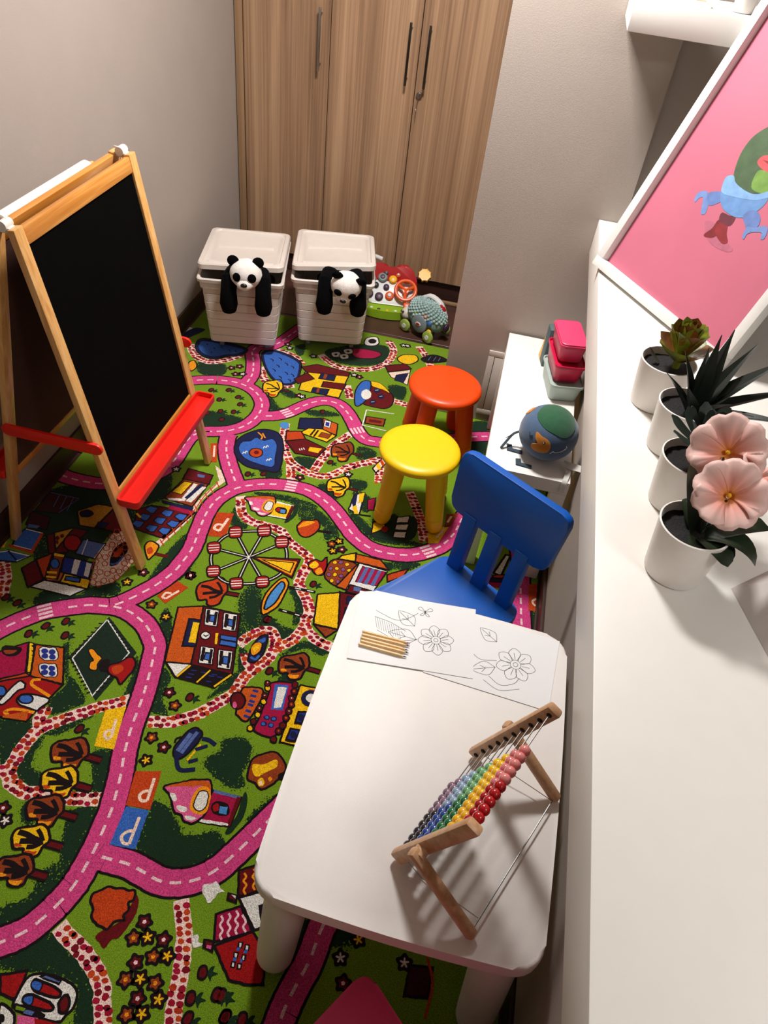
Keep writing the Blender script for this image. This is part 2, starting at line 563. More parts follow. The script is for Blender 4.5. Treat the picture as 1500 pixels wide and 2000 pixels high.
for side in (1, -1):      # front (blackboard) frame leans to the right, rear frame to the wall
    topx, botx = side * 0.023, (0.200 if side > 0 else -0.253)
    def ex(z, off=0.0):
        return topx + (botx - topx) * (1 - z / EH) + off * side
    for sy in (-1, 1):
        leg = MB().bar((botx, sy * EW, 0.004), (topx, sy * EW, EH), 0.020, 0.038, (1, 0, 0), bev=0.003)
        leg.build('leg', PINE, ea)
    tilt = math.atan2(botx - topx, EH)
    for name, z, h in (('top_rail', EH - 0.026, 0.044), ('bottom_rail', 0.308, 0.030)):
        MB().box((0, 0, 0), (0.018, 2 * EW - 0.038, h), bev=0.003, M=T(ex(z), 0, z) @ RY(-tilt)).build(name, PINEH, ea)
    zb = 0.5 * (0.322 + EH - 0.050)
    hb = (EH - 0.050 - 0.322) / math.cos(tilt)
    bd = MB().box((0, 0, 0), (0.006, 2 * EW - 0.040, hb), bev=0.0, M=T(ex(zb), 0, zb) @ RY(-tilt)).build('blackboard' if side > 0 else 'whiteboard', BOARD if side > 0 else BOARDW, ea)
    MB().box((0, 0, 0), (0.004, 2 * EW - 0.045, hb - 0.006), M=T(ex(zb) - side * 0.0055, 0, zb) @ RY(-tilt)).build('back_panel', BROWNB, bd)
    # red tray: shallow trough with rounded ends
    tr = MB()
    x0 = ex(0.30) + side * 0.012
    ring = rrect(0.072, 0.625, 0.014, 4)
    inn = rrect(0.060, 0.612, 0.010, 4)
    cx = x0 + side * 0.036
    tr.loft([[Vector((cx + x * 0.9, y * 0.99, 0.288)) for x, y in ring], [Vector((cx + x, y, 0.294)) for x, y in ring], [Vector((cx + x, y, 0.318)) for x, y in ring],
             [Vector((cx + x, y, 0.318)) for x, y in inn], [Vector((cx + x, y, 0.300)) for x, y in inn]])
    tr.build('tray', RED, ea)
for sy in (-1, 1):
    br = MB().prism(rrect(0.312, 0.036, 0.0175, 5), -0.005, 0.005, bev=0.002, bev_bottom=True, M=T(0.0, sy * (EW + 0.025), 0.508) @ RX(PI / 2))
    br.build('brace', RED, ea)
    hg = MB()
    hg.tube([(0, sy * (EW - 0.016), EH + 0.004), (0, sy * (EW + 0.016), EH + 0.004)], 0.013, 14)
    hg.box((0.0, sy * EW, EH - 0.006), (0.036, 0.026, 0.014), bev=0.003)
    hg.box((-0.026, sy * (EW + 0.0225), EH - 0.03), (0.020, 0.005, 0.07), bev=0.002)
    hg.build('hinge', PLWHITE, ea)
pr = thing('paper_roll', 'white drawing paper roll along the easel top', 'paper roll', (-1.304, 0.945, 1.094))
MB().lathe([(0.020, -0.215), (0.024, -0.212), (0.024, 0.212), (0.020, 0.215)], 28, RX(PI / 2)).build('roll', mat('drawing_paper', rgb(236, 232, 226), 0.8, 0.02), pr)
MB().lathe([(0.012, -0.245), (0.012, 0.245)], 14, RX(PI / 2)).build('rod', PINE, pr)

# ------------------------------------------------------------------ white storage boxes on castors
BOXM = mat('box_plastic', rgb(216, 205, 196), 0.42, 0.015, 25)
CAST = mat('grey_castor', rgb(120, 118, 116), 0.4, 0.05)


def make_box(label, loc, rot, lift_l, lift_r):
    b = thing('storage_box', label, 'storage box', loc, (0, 0, rot), 'white storage boxes on castors')
    # local: x along the front, y to the back, origin at the middle of the front face's foot
    W0, W1, D0, D1, Z0, Z1 = 0.298, 0.345, 0.40, 0.445, 0.055, 0.368

    def ring(z, off=0.0):
        t = (z - Z0) / (Z1 - Z0)
        w, d = W0 + (W1 - W0) * t + off * 2, D0 + (D1 - D0) * t + off * 2
        return [Vector((x, y + D0 / 2, z)) for x, y in rrect(w, d, 0.022, 4)]
    rings = [ring(Z0, -0.008), ring(Z0 + 0.006)]
    for k in range(1, 7):
        z = Z0 + (Z1 - 0.045 - Z0) * k / 6.4
        rings += [ring(z - 0.0024, 0.0008), ring(z - 0.0014, -0.0034), ring(z + 0.0012, -0.0034), ring(z + 0.0020, 0.0)]
    rings += [ring(Z1 - 0.036, 0.0), ring(Z1 - 0.034, 0.007), ring(Z1 - 0.006, 0.008)]
    # rim folded outwards, then down inside
    rings += [ring(Z1 - 0.002, 0.014), ring(Z1 + 0.012, 0.015), ring(Z1 + 0.016, 0.011), ring(Z1 + 0.014, 0.002), ring(Z1 - 0.02, -0.004), ring(Z0 + 0.01, -0.006)]
    body = MB().loft(rings, True, True).build('body', BOXM, b)
    for sx in (-1, 1):
        MB().box((sx * (W1 / 2 + 0.005), 0.10, Z1 - 0.035), (0.012, 0.05, 0.05), bev=0.004).build('latch', BOXM, body)
        for y in (0.07, 0.33):
            c = MB()
            c.lathe([(0.019, -0.010), (0.022, -0.006), (0.022, 0.006), (0.019, 0.010)], 16, T(sx * 0.105, y, 0.0225) @ RY(PI / 2))
            c.box((sx * 0.105, y, 0.046), (0.030, 0.030, 0.020), bev=0.003)
            c.build('castor', CAST, b)
    # lid: propped open at the front
    LW, LD = 0.372, 0.455
    hz = Z1 + 0.017
    f = lambda x, y, z: Vector((x, -0.012 + y, hz + z + (lift_l + (lift_r - lift_l) * (x / LW + 0.5)) * (1 - y / LD)))

    def lr(w, d, z, r=0.03):
        return [f(x, y + LD / 2, z) for x, y in rrect(w, d, r, 5)]
    lid = MB().loft([lr(LW - 0.012, LD - 0.012, 0.0), lr(LW, LD, 0.0), lr(LW, LD, 0.020), lr(LW - 0.008, LD - 0.008, 0.026), lr(LW - 0.040, LD - 0.040, 0.027),
                     lr(LW - 0.048, LD - 0.048, 0.020), lr(LW - 0.075, LD - 0.085, 0.019), lr(LW - 0.082, LD - 0.092, 0.0165)], True, True).build('lid', BOXM, b)
    rd = MB()
    for y, w in ((0.24, 0.25), (0.045, 0.28)):
        rd.loft([[f(x * w, y + dy, z) for x, dy, z in ((-0.5, -0.006, 0.0160), (0.5, -0.006, 0.0160), (0.5, 0.006, 0.0160), (-0.5, 0.006, 0.0160))],
                 [f(x * w, y + dy, z) for x, dy, z in ((-0.497, -0.002, 0.0250), (0.497, -0.002, 0.0250), (0.497, 0.002, 0.0250), (-0.497, 0.002, 0.0250))]])
    rd.build('ridge', BOXM, lid)
    return b


make_box('white storage box on castors in the left corner by wardrobe', (-1.190, 2.042, 0), math.radians(13.5), 0.030, 0.044)
make_box('white storage box on castors, right one beside toys', (-0.816, 2.205, 0), math.radians(13.5), 0.026, 0.056)

FURW = mat('white_plush', rgb(232, 226, 220), 0.95, 0.08, 60, 0.9, 260, sheen=0.4)
FURB = mat('black_plush', rgb(4, 4, 5), 0.98, 0.2, 80, 0.6, 300, spec=0.1)
NOSE = mat('black_nose', rgb(8, 8, 8), 0.4, 0.0)


def make_panda(label, loc, rotz, nod, roll, ho=(0, 0, 0)):
    p = thing('plush_panda', label, 'plush toy', loc, (0, 0, rotz), 'plush pandas in the storage boxes')
    # local: -y is where the panda looks, z up, origin on the rim of the box below the chin
    b = MB()
    b.tube([(0, 0.15, -0.14), (0, 0.115, -0.07), (0, 0.075, 0.0), (0, 0.045, 0.035)], [0.05, 0.058, 0.055, 0.035], 14)
    b.ball((0, 0.085, -0.022), (0.115, 0.052, 0.042), n=18, m=12)  # wide black ball added so the box opening looks deep in shade
    for s in (-1, 1):
        b.tube([(s * 0.03, 0.075, 0.0), (s * 0.062, 0.03, 0.026), (s * 0.072, -0.014, 0.020), (s * 0.074, -0.036, -0.03), (s * 0.075, -0.037, -0.085), (s * 0.074, -0.036, -0.118), (s * 0.074, -0.034, -0.130)],
               [0.034, 0.035, 0.034, 0.034, 0.039, 0.031, 0.012], 14)
    b.build('body', FURB, p)
    H = T(ho[0], -0.022 + ho[1], 0.052 + ho[2]) @ Euler((nod, roll, 0)).to_matrix().to_4x4()
    hd = MB()
    hd.ball((0, 0, 0), (0.068, 0.060, 0.064), n=24, m=16)
    hd.ball((0, -0.044, -0.022), (0.036, 0.030, 0.027), n=18, m=12)
    for v in hd.bm.verts:
        v.co += v.co.normalized() * 0.0025 * noise.noise(v.co * 55)
    for v in hd.bm.verts:
        v.co = H @ v.co
    head = hd.build('head', FURW, p, ang=80)
    for s in (-1, 1):
        e = MB().ball((0, 0, 0), (0.025, 0.012, 0.026), n=14, m=8)
        bmesh.ops.transform(e.bm, matrix=H @ T(s * 0.052, 0.004, 0.052) @ RY(s * 0.6), verts=e.bm.verts)
        e.build('ear', FURB, head)
        e = MB().ball((0, 0, 0), (0.018, 0.009, 0.022), n=14, m=8)
        bmesh.ops.transform(e.bm, matrix=H @ T(s * 0.032, -0.051, 0.010) @ RZ(s * 0.45) @ RY(-s * 0.5), verts=e.bm.verts)
        e.build('eye_patch', FURB, head)
    e = MB().ball((0, 0, 0), (0.0145, 0.008, 0.0095), n=12, m=8)
    bmesh.ops.transform(e.bm, matrix=H @ T(0, -0.072, -0.014), verts=e.bm.verts)
    e.build('nose', NOSE, head)
    return p


make_panda('plush panda looking out of the left white box', (-1.146, 1.997, 0.392), 0.22, 0.10, 0.0)
make_panda('plush panda with drooping head in the right white box', (-0.762, 2.155, 0.392), 0.26, 0.62, 0.22, (0.016, -0.030, -0.030))

# ------------------------------------------------------------------ baby toys by the wardrobe
TGREEN = mat('toy_lime', rgb(138, 176, 34), 0.35, 0.03)
TRED = mat('toy_red', rgb(168, 12, 14), 0.5, 0.04)
TWHITE = mat('toy_white', rgb(214, 214, 212), 0.35, 0.02)
TORANGE = mat('toy_orange', rgb(222, 84, 20), 0.35, 0.03)
TYELLOW = mat('toy_yellow', rgb(232, 172, 14), 0.35, 0.03)
TPURPLE = mat('toy_purple', rgb(62, 30, 62), 0.4, 0.05)
TBLUE = mat('toy_blue', rgb(50, 92, 160), 0.4, 0.05)
TGREY = mat('toy_grey', rgb(120, 128, 128), 0.45, 0.1)
ac = thing('activity_toy', 'colourful musical activity toy with red top and lime base', 'toy', (-0.632, 2.675, 0), (0, 0, math.radians(8)))
half = [(0.165 * math.cos(a), 0.06 - 0.10 * math.sin(a)) for a in [PI * i / 16 for i in range(17)]]
half = [(0.165, 0.10)] + half + [(-0.165, 0.10)]
base = MB().prism(half[::-1], 0.0, 0.045, bev=0.012)
base.build('base', TGREEN, ac)
for k in range(7):
    a = PI * (0.2 + 0.6 * k / 6)
    MB().ball((0.142 * math.cos(a), 0.055 - 0.080 * math.sin(a), 0.045), (0.009, 0.007, 0.005), n=10, m=6).build('button', (TWHITE, TORANGE, TWHITE, TYELLOW, TPURPLE, TWHITE, TRED)[k], ac)
SL = T(0, 0.035, 0.042) @ RX(math.radians(42))     # sloping play surface
plate = MB().prism(rrect(0.27, 0.17, 0.05, 6), -0.012, 0.012, bev=0.006, M=SL @ T(0, 0.085, 0))
plate.build('play_panel', TWHITE, ac)
hump = [(-0.155, -0.02), (-0.155, 0.03), (-0.12, 0.062), (-0.075, 0.082), (-0.035, 0.078), (0.0, 0.058), (0.035, 0.082), (0.075, 0.085), (0.115, 0.055), (0.14, 0.0), (0.135, -0.03)]
hump = [(v.x, v.y) for v in spline(hump, 4)]
MB().prism(hump[::-1], 0.0, 0.05, bev=0.012, M=T(0, 0.150, 0.128) @ RX(math.radians(66)) @ T(0, 0.0, -0.02)).build('hood', TRED, ac)
MB().tube(spline([(-0.15, 0.13, 0.15), (-0.150, 0.155, 0.20), (-0.11, 0.175, 0.235), (-0.06, 0.18, 0.225)], 5), 0.011, 10).build('handle', TWHITE, ac)
for x, y, r, m in ((-0.10, 0.125, 0.022, TGREY), (-0.045, 0.14, 0.026, TGREY), (0.01, 0.135, 0.022, TYELLOW), (-0.105, 0.045, 0.022, TPURPLE), (-0.052, 0.035, 0.022, TPURPLE), (0.002, 0.045, 0.023, TORANGE), (-0.12, 0.085, 0.012, TYELLOW), (-0.075, 0.095, 0.015, NOSE), (-0.02, 0.09, 0.016, TPURPLE), (-0.03, 0.168, 0.018, NOSE), (0.035, 0.16, 0.014, TORANGE)):
    q = MB().lathe([(r, 0.0), (r, 0.012), (r * 0.8, 0.018), (r * 0.3, 0.021)], 16, SL @ T(x, y, 0.011))
    q.build('knob', m, ac)
    if m is TORANGE or m is TGREY:
        MB().lathe([(r * 0.5, 0.0), (r * 0.4, 0.006), (0.001, 0.008)], 12, SL @ T(x, y, 0.031)).build('knob_cap', TPURPLE if m is TGREY else TWHITE, ac)
SW = SL @ T(0.083, 0.075, 0.045)
st = MB()
ringp = [SW @ Vector((0.052 * math.cos(a), 0.052 * math.sin(a), 0)) for a in [2 * PI * i / 24 for i in range(25)]]
st.tube(ringp, 0.010, 10)
for a in (0.5, 2.6, 4.7):
    st.tube([SW @ Vector((0, 0, 0)), SW @ Vector((0.05 * math.cos(a), 0.05 * math.sin(a), 0))], 0.009, 8)
st.tube([SW @ Vector((0, 0, -0.04)), SW @ Vector((0, 0, 0.006))], 0.017, 12)
st.build('steering_wheel', TORANGE, ac)
MB().box((0, 0, 0), (0.04, 0.03, 0.02), bev=0.006, M=SL @ T(0.10, 0.0, 0.03)).build('lever', TORANGE, ac)
gear = []
for i in range(32):
    r = 0.036 if (i // 2) % 2 else 0.027
    gear.append((r * math.cos(2 * PI * i / 32), r * math.sin(2 * PI * i / 32)))
MB().prism(gear, -0.010, 0.010, bev=0.003, M=SL @ T(0.172, 0.175, 0.03)).build('gear', TYELLOW, ac)
MB().tube([SL @ Vector((0.12, 0.16, 0.0)), SL @ Vector((0.172, 0.175, 0.02))], 0.008, 8).build('gear_arm', TPURPLE, ac)

hgm = mat('hedgehog_teal', rgb(132, 160, 160), 0.5, 0.25, 90)
hg = thing('hedgehog_toy', 'grey-green hedgehog push toy on lime wheels', 'toy', (-0.424, 2.572, 0), (0, 0, math.radians(-30)))
# local: x along the body (nose at -x), y to the back, wheels on the floor
bd = MB()
bd.ball((0.0, 0.02, 0.090), (0.118, 0.062, 0.088), n=28, m=18)
for v in bd.bm.verts:
    if v.co.z < 0.045:
        v.co.z = 0.045 + (v.co.z - 0.045) * 0.2
body = bd.build('body', hgm, hg)
sp = MB()
random.seed(3)
for i in range(13):
    for j in range(20):
        th, ph = PI * (0.06 + 0.40 * i / 12), 2 * PI * (j + 0.5 * (i % 2)) / 20
        n3 = Vector((math.sin(th) * math.cos(ph), math.sin(th) * math.sin(ph), math.cos(th)))
        if i < 2 and j % 3:
            continue
        c = Vector((n3.x * 0.118, 0.02 + n3.y * 0.062, 0.090 + n3.z * 0.088))
        if c.x < -0.088 or (c.y < -0.018 and c.z < 0.10):
            continue
        nn = Vector((n3.x / 0.118, n3.y / 0.062, n3.z / 0.088)).normalized()
        M = T(*c) @ nn.to_track_quat('Z', 'Y').to_matrix().to_4x4()
        sp.lathe([(0.0095, -0.003), (0.008, 0.004), (0.003, 0.009)], 6, M)
spo = sp.build('spines', mat('hedgehog_spines', rgb(158, 182, 180), 0.5, 0.3, 70), body)
spo['kind'] = 'stuff'
MB().ball((-0.112, 0.008, 0.062), (0.034, 0.036, 0.034), n=16, m=10).build('muzzle', mat('toy_cream', rgb(214, 206, 192), 0.5, 0.02), hg)
MB().ball((-0.143, 0.0, 0.062), 0.009, n=10, m=8).build('nose', NOSE, hg)
MB().ball((-0.118, -0.026, 0.078), 0.006, n=10, m=8).build('eye', NOSE, hg)
MB().lathe([(0.046, 0.0), (0.046, 0.006), (0.040, 0.010), (0.002, 0.011)], 24, T(0.008, -0.042, 0.072) @ RX(PI / 2)).build('side_disc', mat('disc_grey', rgb(122, 132, 140), 0.5, 0.06, 300), hg)
bg = MB().lathe([(0.017, 0.0), (0.016, 0.003)], 18, T(0.008, -0.053, 0.074) @ RX(PI / 2) @ Matrix.Scale(0.6, 4, (0, 1, 0))).build('badge', TWHITE, hg)
MB().lathe([(0.012, 0.0), (0.011, 0.002)], 18, T(0.008, -0.0558, 0.074) @ RX(PI / 2) @ Matrix.Scale(0.5, 4, (0, 1, 0))).build('badge_red', TRED, bg)
for x, z, m in ((-0.030, 0.112, TGREEN), (0.0, 0.122, TPURPLE), (0.032, 0.116, TORANGE), (0.066, 0.094, TBLUE), (0.072, 0.052, TYELLOW)):
    MB().ball((x, -0.040 + max(0, z - 0.09) * 0.35, z), (0.015, 0.010, 0.014), n=12, m=8).build('bead', m, hg)
for x in (-0.074, 0.078):
    for y in (-0.052, 0.088):
        w = MB().lathe([(0.022, -0.009), (0.030, -0.006), (0.031, 0.0), (0.030, 0.006), (0.022, 0.009)], 20, T(x, y, 0.031) @ RX(PI / 2)).build('wheel', mat('wheel_lime', rgb(150, 172, 78), 0.45, 0.05) if (x < 0 and y < 0) else bpy.data.materials['wheel_lime'], hg)
        MB().lathe([(0.012, -0.012), (0.014, 0.0), (0.012, 0.012)], 14, T(x, y, 0.031) @ RX(PI / 2)).build('hub', TWHITE, w)
hd = MB().tube(spline([(-0.04, 0.035, 0.172), (0.0, 0.04, 0.192), (0.06, 0.045, 0.172), (0.10, 0.045, 0.115)], 5), 0.016, 10, flat=0.7)
hd = hd.build('handle', TWHITE, hg)
MB().box((0.076, 0.040, 0.160), (0.040, 0.022, 0.016), bev=0.005, M=T(0.076, 0.04, 0.160) @ RY(0.75) @ T(-0.076, -0.04, -0.160)).build('handle_insert', TRED, hd)
MB().ball((0.125, 0.03, 0.075), (0.012, 0.02, 0.022), n=12, m=8).build('tail', TPURPLE, hg)

# ------------------------------------------------------------------ things on the bench
def tub(name, label, cat, m, loc, rot, w, d, h, lid=None):
    t = thing(name, label, cat, loc, (0, 0, rot), 'stacked plastic tubs')
    R = lambda k, z, off=0: [Vector((x, y, z)) for x, y in rrect(w * k + off, d * k + off, 0.018, 4)]
    MB().loft([R(0.84, 0.0, -0.004), R(0.85, 0.003), R(0.97, h - 0.010), R(1.0, h - 0.010, 0.004), R(1.0, h - 0.001, 0.004), R(0.98, h - 0.001), R(0.96, h - 0.008)]).build('tub', m, t)
    if lid:
        MB().loft([R(0.985, h - 0.0005), R(0.985, h + 0.004), R(0.95, h + 0.006), R(0.94, h + 0.0045)]).build('lid', lid, t)
    return t


GREYT = mat('mint_grey_plastic', rgb(168, 184, 176), 0.4, 0.02)
CRIMT = mat('crimson_plastic', rgb(196, 16, 66), 0.38, 0.03)
PINKT = mat('rose_plastic', rgb(214, 62, 104), 0.42, 0.03)
r10 = math.radians(11)
tub('tub', 'mint grey plastic tub at the bottom of the stack', 'tub', GREYT, (0.2115, 1.575, 0.4505), r10, 0.118, 0.205, 0.072)
tub('tub', 'crimson plastic tub in the middle of the stack', 'tub', CRIMT, (0.2055, 1.580, 0.523), r10, 0.106, 0.195, 0.072)
tub('tub', 'rose pink lidded tub on top of the stack', 'tub', PINKT, (0.200, 1.585, 0.596), r10, 0.094, 0.180, 0.070, PINKT)
tb2 = thing('toy_box', 'dark teal and black box behind pink tubs on bench', 'box', (0.185, 1.735, 0.4505), (0, 0, r10))
TEAL = mat('teal_card', rgb(74, 92, 94), 0.6, 0.05)
MB().box((0, 0, 0.0775), (0.105, 0.05, 0.153), bev=0.003).build('body', TEAL, tb2)
MB().box((0.012, 0, 0.164), (0.082, 0.052, 0.020), bev=0.003).build('lid', mat('black_card', rgb(18, 18, 20), 0.5, 0.05), tb2)
bk = thing('board_book', 'thin yellow board book leaning behind pink tubs', 'book', (0.134, 1.752, 0.4505), (0, 0, r10))
MB().box((0.0, 0.0, 0.041), (0.012, 0.06, 0.080), bev=0.001, M=RY(0.10)).build('cover', TYELLOW, bk)
MB().box((0.0005, 0.003, 0.041), (0.0085, 0.057, 0.0805), M=RY(0.10)).build('pages', TWHITE, bk)

GB = mat('globe_blue', rgb(72, 96, 126), 0.9, 0.06, 60, 0.4, 500, sheen=0.3)
GG = mat('globe_green', rgb(28, 84, 52), 0.9, 0.08, 60, 0.4, 500, sheen=0.3)
GO = mat('globe_orange', rgb(206, 126, 26), 0.9, 0.08, 60, 0.4, 500, sheen=0.3)
FELT = mat('felt_slate', rgb(52, 66, 78), 0.95, 0.05, 80)
GR = 0.094
gl = thing('plush_globe', 'round plush earth ball with sleepy face on bench', 'plush toy', (0.176, 1.152, 0.4505))
gb = MB().ball((0, 0, GR * 0.93), (GR, GR, GR * 0.93), n=36, m=24).build('ball', GB, gl)


def patch(dirs, off, m, name, parent, ctr=(0, 0, GR * 0.93), k=5, R=(GR, GR, GR * 0.93)):
    """soft appliqué following the ball: outline given as directions"""
    dv = [Vector(d).normalized() for d in dirs]
    ol = [v.normalized() for v in spline(dv, k, True)]
    c = Vector((0, 0, 0))
    for v in ol:
        c += v
    c.normalize()
    bm = MB()
    n = len(ol)
    P = lambda v, o: Vector((ctr[0] + v.x * (R[0] + o), ctr[1] + v.y * (R[1] + o), ctr[2] + v.z * (R[2] + o)))
    rings = []
    for t, o in ((1.0, -0.001), (1.0, off), (0.8, off + 0.0008), (0.55, off + 0.0008), (0.3, off + 0.0008), (0.05, off + 0.0008)):
        rings.append([P(c.lerp(v, t).normalized(), o) for v in ol])
    bm.loft(rings, False, True)
    return bm.build(name, m, parent)


# directions: camera side is (-.1,-.75,.65)
patch([(-0.55, -0.22, 0.80), (-0.30, -0.66, 0.68), (0.08, -0.80, 0.58), (0.46, -0.74, 0.46), (0.70, -0.40, 0.55), (0.66, 0.10, 0.72), (0.30, 0.45, 0.82), (-0.25, 0.35, 0.90)], 0.0015, GG, 'green_continent', gb)
patch([(-0.46, -0.74, 0.48), (-0.28, -0.86, 0.42), (-0.06, -0.93, 0.36), (0.08, -0.98, 0.16), (0.02, -0.99, -0.10), (-0.22, -0.95, -0.20), (-0.48, -0.86, -0.16), (-0.52, -0.84, 0.02), (-0.36, -0.92, 0.14), (-0.46, -0.84, 0.28)], 0.0015, GO, 'orange_continent', gb)
patch([(-0.80, 0.10, 0.60), (-0.62, 0.30, 0.72), (-0.75, 0.45, 0.48), (-0.88, 0.30, 0.35)], 0.0015, GO, 'orange_patch', gb)


def gpt(d, o=0.002):
    d = Vector(d).normalized()
    return Vector((d.x * (GR + o), d.y * (GR + o), GR * 0.93 + d.z * (GR * 0.93 + o)))


MB().tube([gpt(v) for v in spline([(-0.68, -0.66, 0.36), (-0.64, -0.74, 0.29), (-0.56, -0.78, 0.33)], 4)], 0.0016, 6).build('eye', FELT, gb)
MB().ball(gpt((-0.16, -0.96, 0.24), 0.002), (0.005, 0.003, 0.005), n=10, m=8).build('eye', NOSE, gb)
MB().ball(gpt((-0.165, -0.96, 0.245), 0.005), 0.0018, n=8, m=6).build('eye_glint', TWHITE, gb)
MB().tube([gpt(v) for v in spline([(0.12, -0.98, -0.12), (0.2, -0.97, -0.02), (0.26, -0.96, -0.06), (0.45, -0.88, -0.02), (0.60, -0.79, 0.1), (0.58, -0.80, 0.16)], 4)], 0.0012, 6).build('stitched_arm', TWHITE, gb)


def felt_strip(pts, w, name):
    pl = spline([Vector(q) for q in pts], 4)
    bm = MB()
    rings = []
    for i, q in enumerate(pl):
        d = (pl[min(i + 1, len(pl) - 1)] - pl[max(i - 1, 0)]).normalized()
        s = Vector((-d.y, d.x, 0)).normalized() * w
        u = Vector((0, 0, 0.0018))
        rings.append([q - s - u, q + s - u, q + s + u, q - s + u])
    return bm.loft(rings).build(name, FELT, gl)


felt_strip([(-0.078, 0.02, 0.060), (-0.105, 0.015, 0.045), (-0.125, -0.005, 0.018), (-0.135, -0.02, 0.004)], 0.004, 'arm')
felt_strip([(-0.112, 0.012, 0.040), (-0.124, 0.020, 0.020)], 0.005, 'thumb')
for o in ((0.010, 0.048), (0.045, -0.018)):
    MB().prism([(-0.075 + o[0], -0.075 + o[1]), (-0.125 + o[0], -0.070 + o[1]), (-0.128 + o[0], -0.040 + o[1]), (-0.112 + o[0], -0.036 + o[1]), (-0.108 + o[0], -0.056 + o[1]), (-0.075 + o[0], -0.058 + o[1])], 0.001, 0.0035).build('leg', FELT, gl)
tg = MB()
pl = spline([(0.062, -0.052, 0.022), (0.085, -0.075, 0.012), (0.080, -0.118, 0.004), (0.078, -0.128, -0.012), (0.078, -0.130, -0.038)], 5)
rings = [[q + Vector((-0.008, 0, 0)), q + Vector((0.008, 0, 0)), q + Vector((0.008, 0.0008, 0.0008)), q + Vector((-0.008, 0.0008, 0.0008))] for q in pl]
tg.loft(rings).build('care_label', mat('satin_white', rgb(216, 212, 206), 0.35, 0.05, 120), gl)
pl = spline([(0.070, -0.050, 0.020), (0.095, -0.060, 0.022), (0.125, -0.062, 0.020), (0.135, -0.070, 0.012)], 5)
rings = [[q + Vector((0, -0.016, -0.004)), q + Vector((0, 0.014, 0)), q + Vector((0, 0.014, 0.0008)), q + Vector((0, -0.016, -0.0032))] for q in pl]
MB().loft(rings).build('paper_tag', mat('tag_white', rgb(208, 204, 198), 0.6, 0.03), gl)

# ------------------------------------------------------------------ abacus on the table
BEECH = wood('beech', [rgb(176, 128, 88), rgb(200, 154, 112), rgb(214, 172, 132)], (30, 30, 30), (90, 90, 90), 0.45, 0.4)
WIRE = mat('steel_wire', rgb(150, 148, 146), 0.3, 0.02, metal=1.0)
AZ = 1.1393
rv = Vector((math.cos(AZ), math.sin(AZ), 0))
bv = Vector((math.sin(AZ), -math.cos(AZ), 0))
A0 = Vector((-0.0243, -0.2542, 0.4805))
ab = thing('abacus', 'beech wood tilted bead abacus standing on the white table', 'abacus', A0)
BL, BH = 0.112, 0.292
bdir = (bv * BL + Vector((0, 0, BH)))
blen = bdir.length
bdir.normalize()
pn = rv.cross(bdir)      # normal of the bead frame
off = Vector((0, 0, 0.010))
for k in (0, 1):
    o = off + rv * (0.276 * k)
    MB().bar(o, o + bdir * blen, 0.020, 0.030, rv, bev=0.006).build('side_bar', BEECH, ab)
    pv = o + bdir * blen * 0.40
    out = -1 if k == 0 else 1
    foot = bv * 0.186 + rv * (0.276 * k) + Vector((0, 0, 0.009))
    hinge = MB().tube([pv + rv * out * 0.004, pv + rv * out * 0.026], 0.013, 16).build('peg', BEECH, ab)
    top = pv + rv * out * 0.026
    ft = foot + rv * out * 0.026
    ext = (top - ft).normalized() * 0.016
    MB().bar(top + ext, ft, 0.022, 0.020, rv, bev=0.006).build('leg', BEECH, ab)
f0 = bv * 0.180 + Vector((0, 0, 0.014)) - rv * 0.026
MB().tube([f0, f0 + rv * (0.276 + 0.052)], 0.0016, 8).build('cross_wire', WIRE, ab)
MB().tube([off + bdir * 0.02, off + bdir * 0.02 + bv * 0.05 + Vector((0, 0, -0.026)), f0 + rv * 0.03], 0.0009, 6).build('stay_wire', WIRE, ab)
f1 = f0 + rv * (0.276 + 0.04)
MB().tube([off + rv * 0.276 + bdir * 0.02, f1], 0.0009, 6).build('stay_wire', WIRE, ab)
BR = 0.0098
prof = [(0.0026, -0.0085), (0.0064, -0.0080), (0.0095, -0.0050), (0.0107, 0.0), (0.0095, 0.0050), (0.0064, 0.0080), (0.0026, 0.0085)]
BC = [((22, 16, 30), (128, 98, 120)), ((22, 16, 30), (140, 108, 128)), ((26, 70, 150), (140, 164, 190)), ((26, 70, 150), (150, 176, 204)), ((20, 112, 62), (104, 166, 112)),
      ((20, 112, 62), (118, 178, 120)), ((244, 186, 12), (246, 196, 24)), ((244, 186, 12), (246, 196, 24)), ((176, 8, 18), (226, 128, 128)), ((176, 8, 18), (232, 136, 134))]
beadm = {}
rot = rv.to_track_quat('Z', 'Y').to_matrix().to_4x4()
holem = mat('hole_dark', rgb(20, 14, 10), 0.9, 0.0)
rod_me = MB().tube([(0, 0, 0), tuple(rv * 0.276)], 0.0013, 8).mesh('rod', WIRE)
for k in range(10):
    h = off + bdir * (0.020 + (blen - 0.034) * k / 9)
    o = link('rod', rod_me, ab)
    o.location = h
    for side in (0, 1):
        MB().lathe([(0.0055, 0), (0.0055, 0.0008)], 12, T(*(h + rv * (0.0102 if side == 0 else 0.2658 - 0.0008))) @ rot).build('socket', holem, ab)
    for j in range(10):
        cset = BC[k][0 if j < 5 else 1]
        if cset not in beadm:
            bmm = mat('bead_%d_%d_%d' % cset, rgb(*cset), 0.22, 0.0, coat=0.5)
            beadm[cset] = MB().lathe(prof, 14, rot).mesh('bead', bmm, ang=60)
        b = link('bead', beadm[cset], ab)
        b.location = h + rv * (0.0210 + j * 0.0170)
        b.scale = (1.0, 1.0, 1.0)

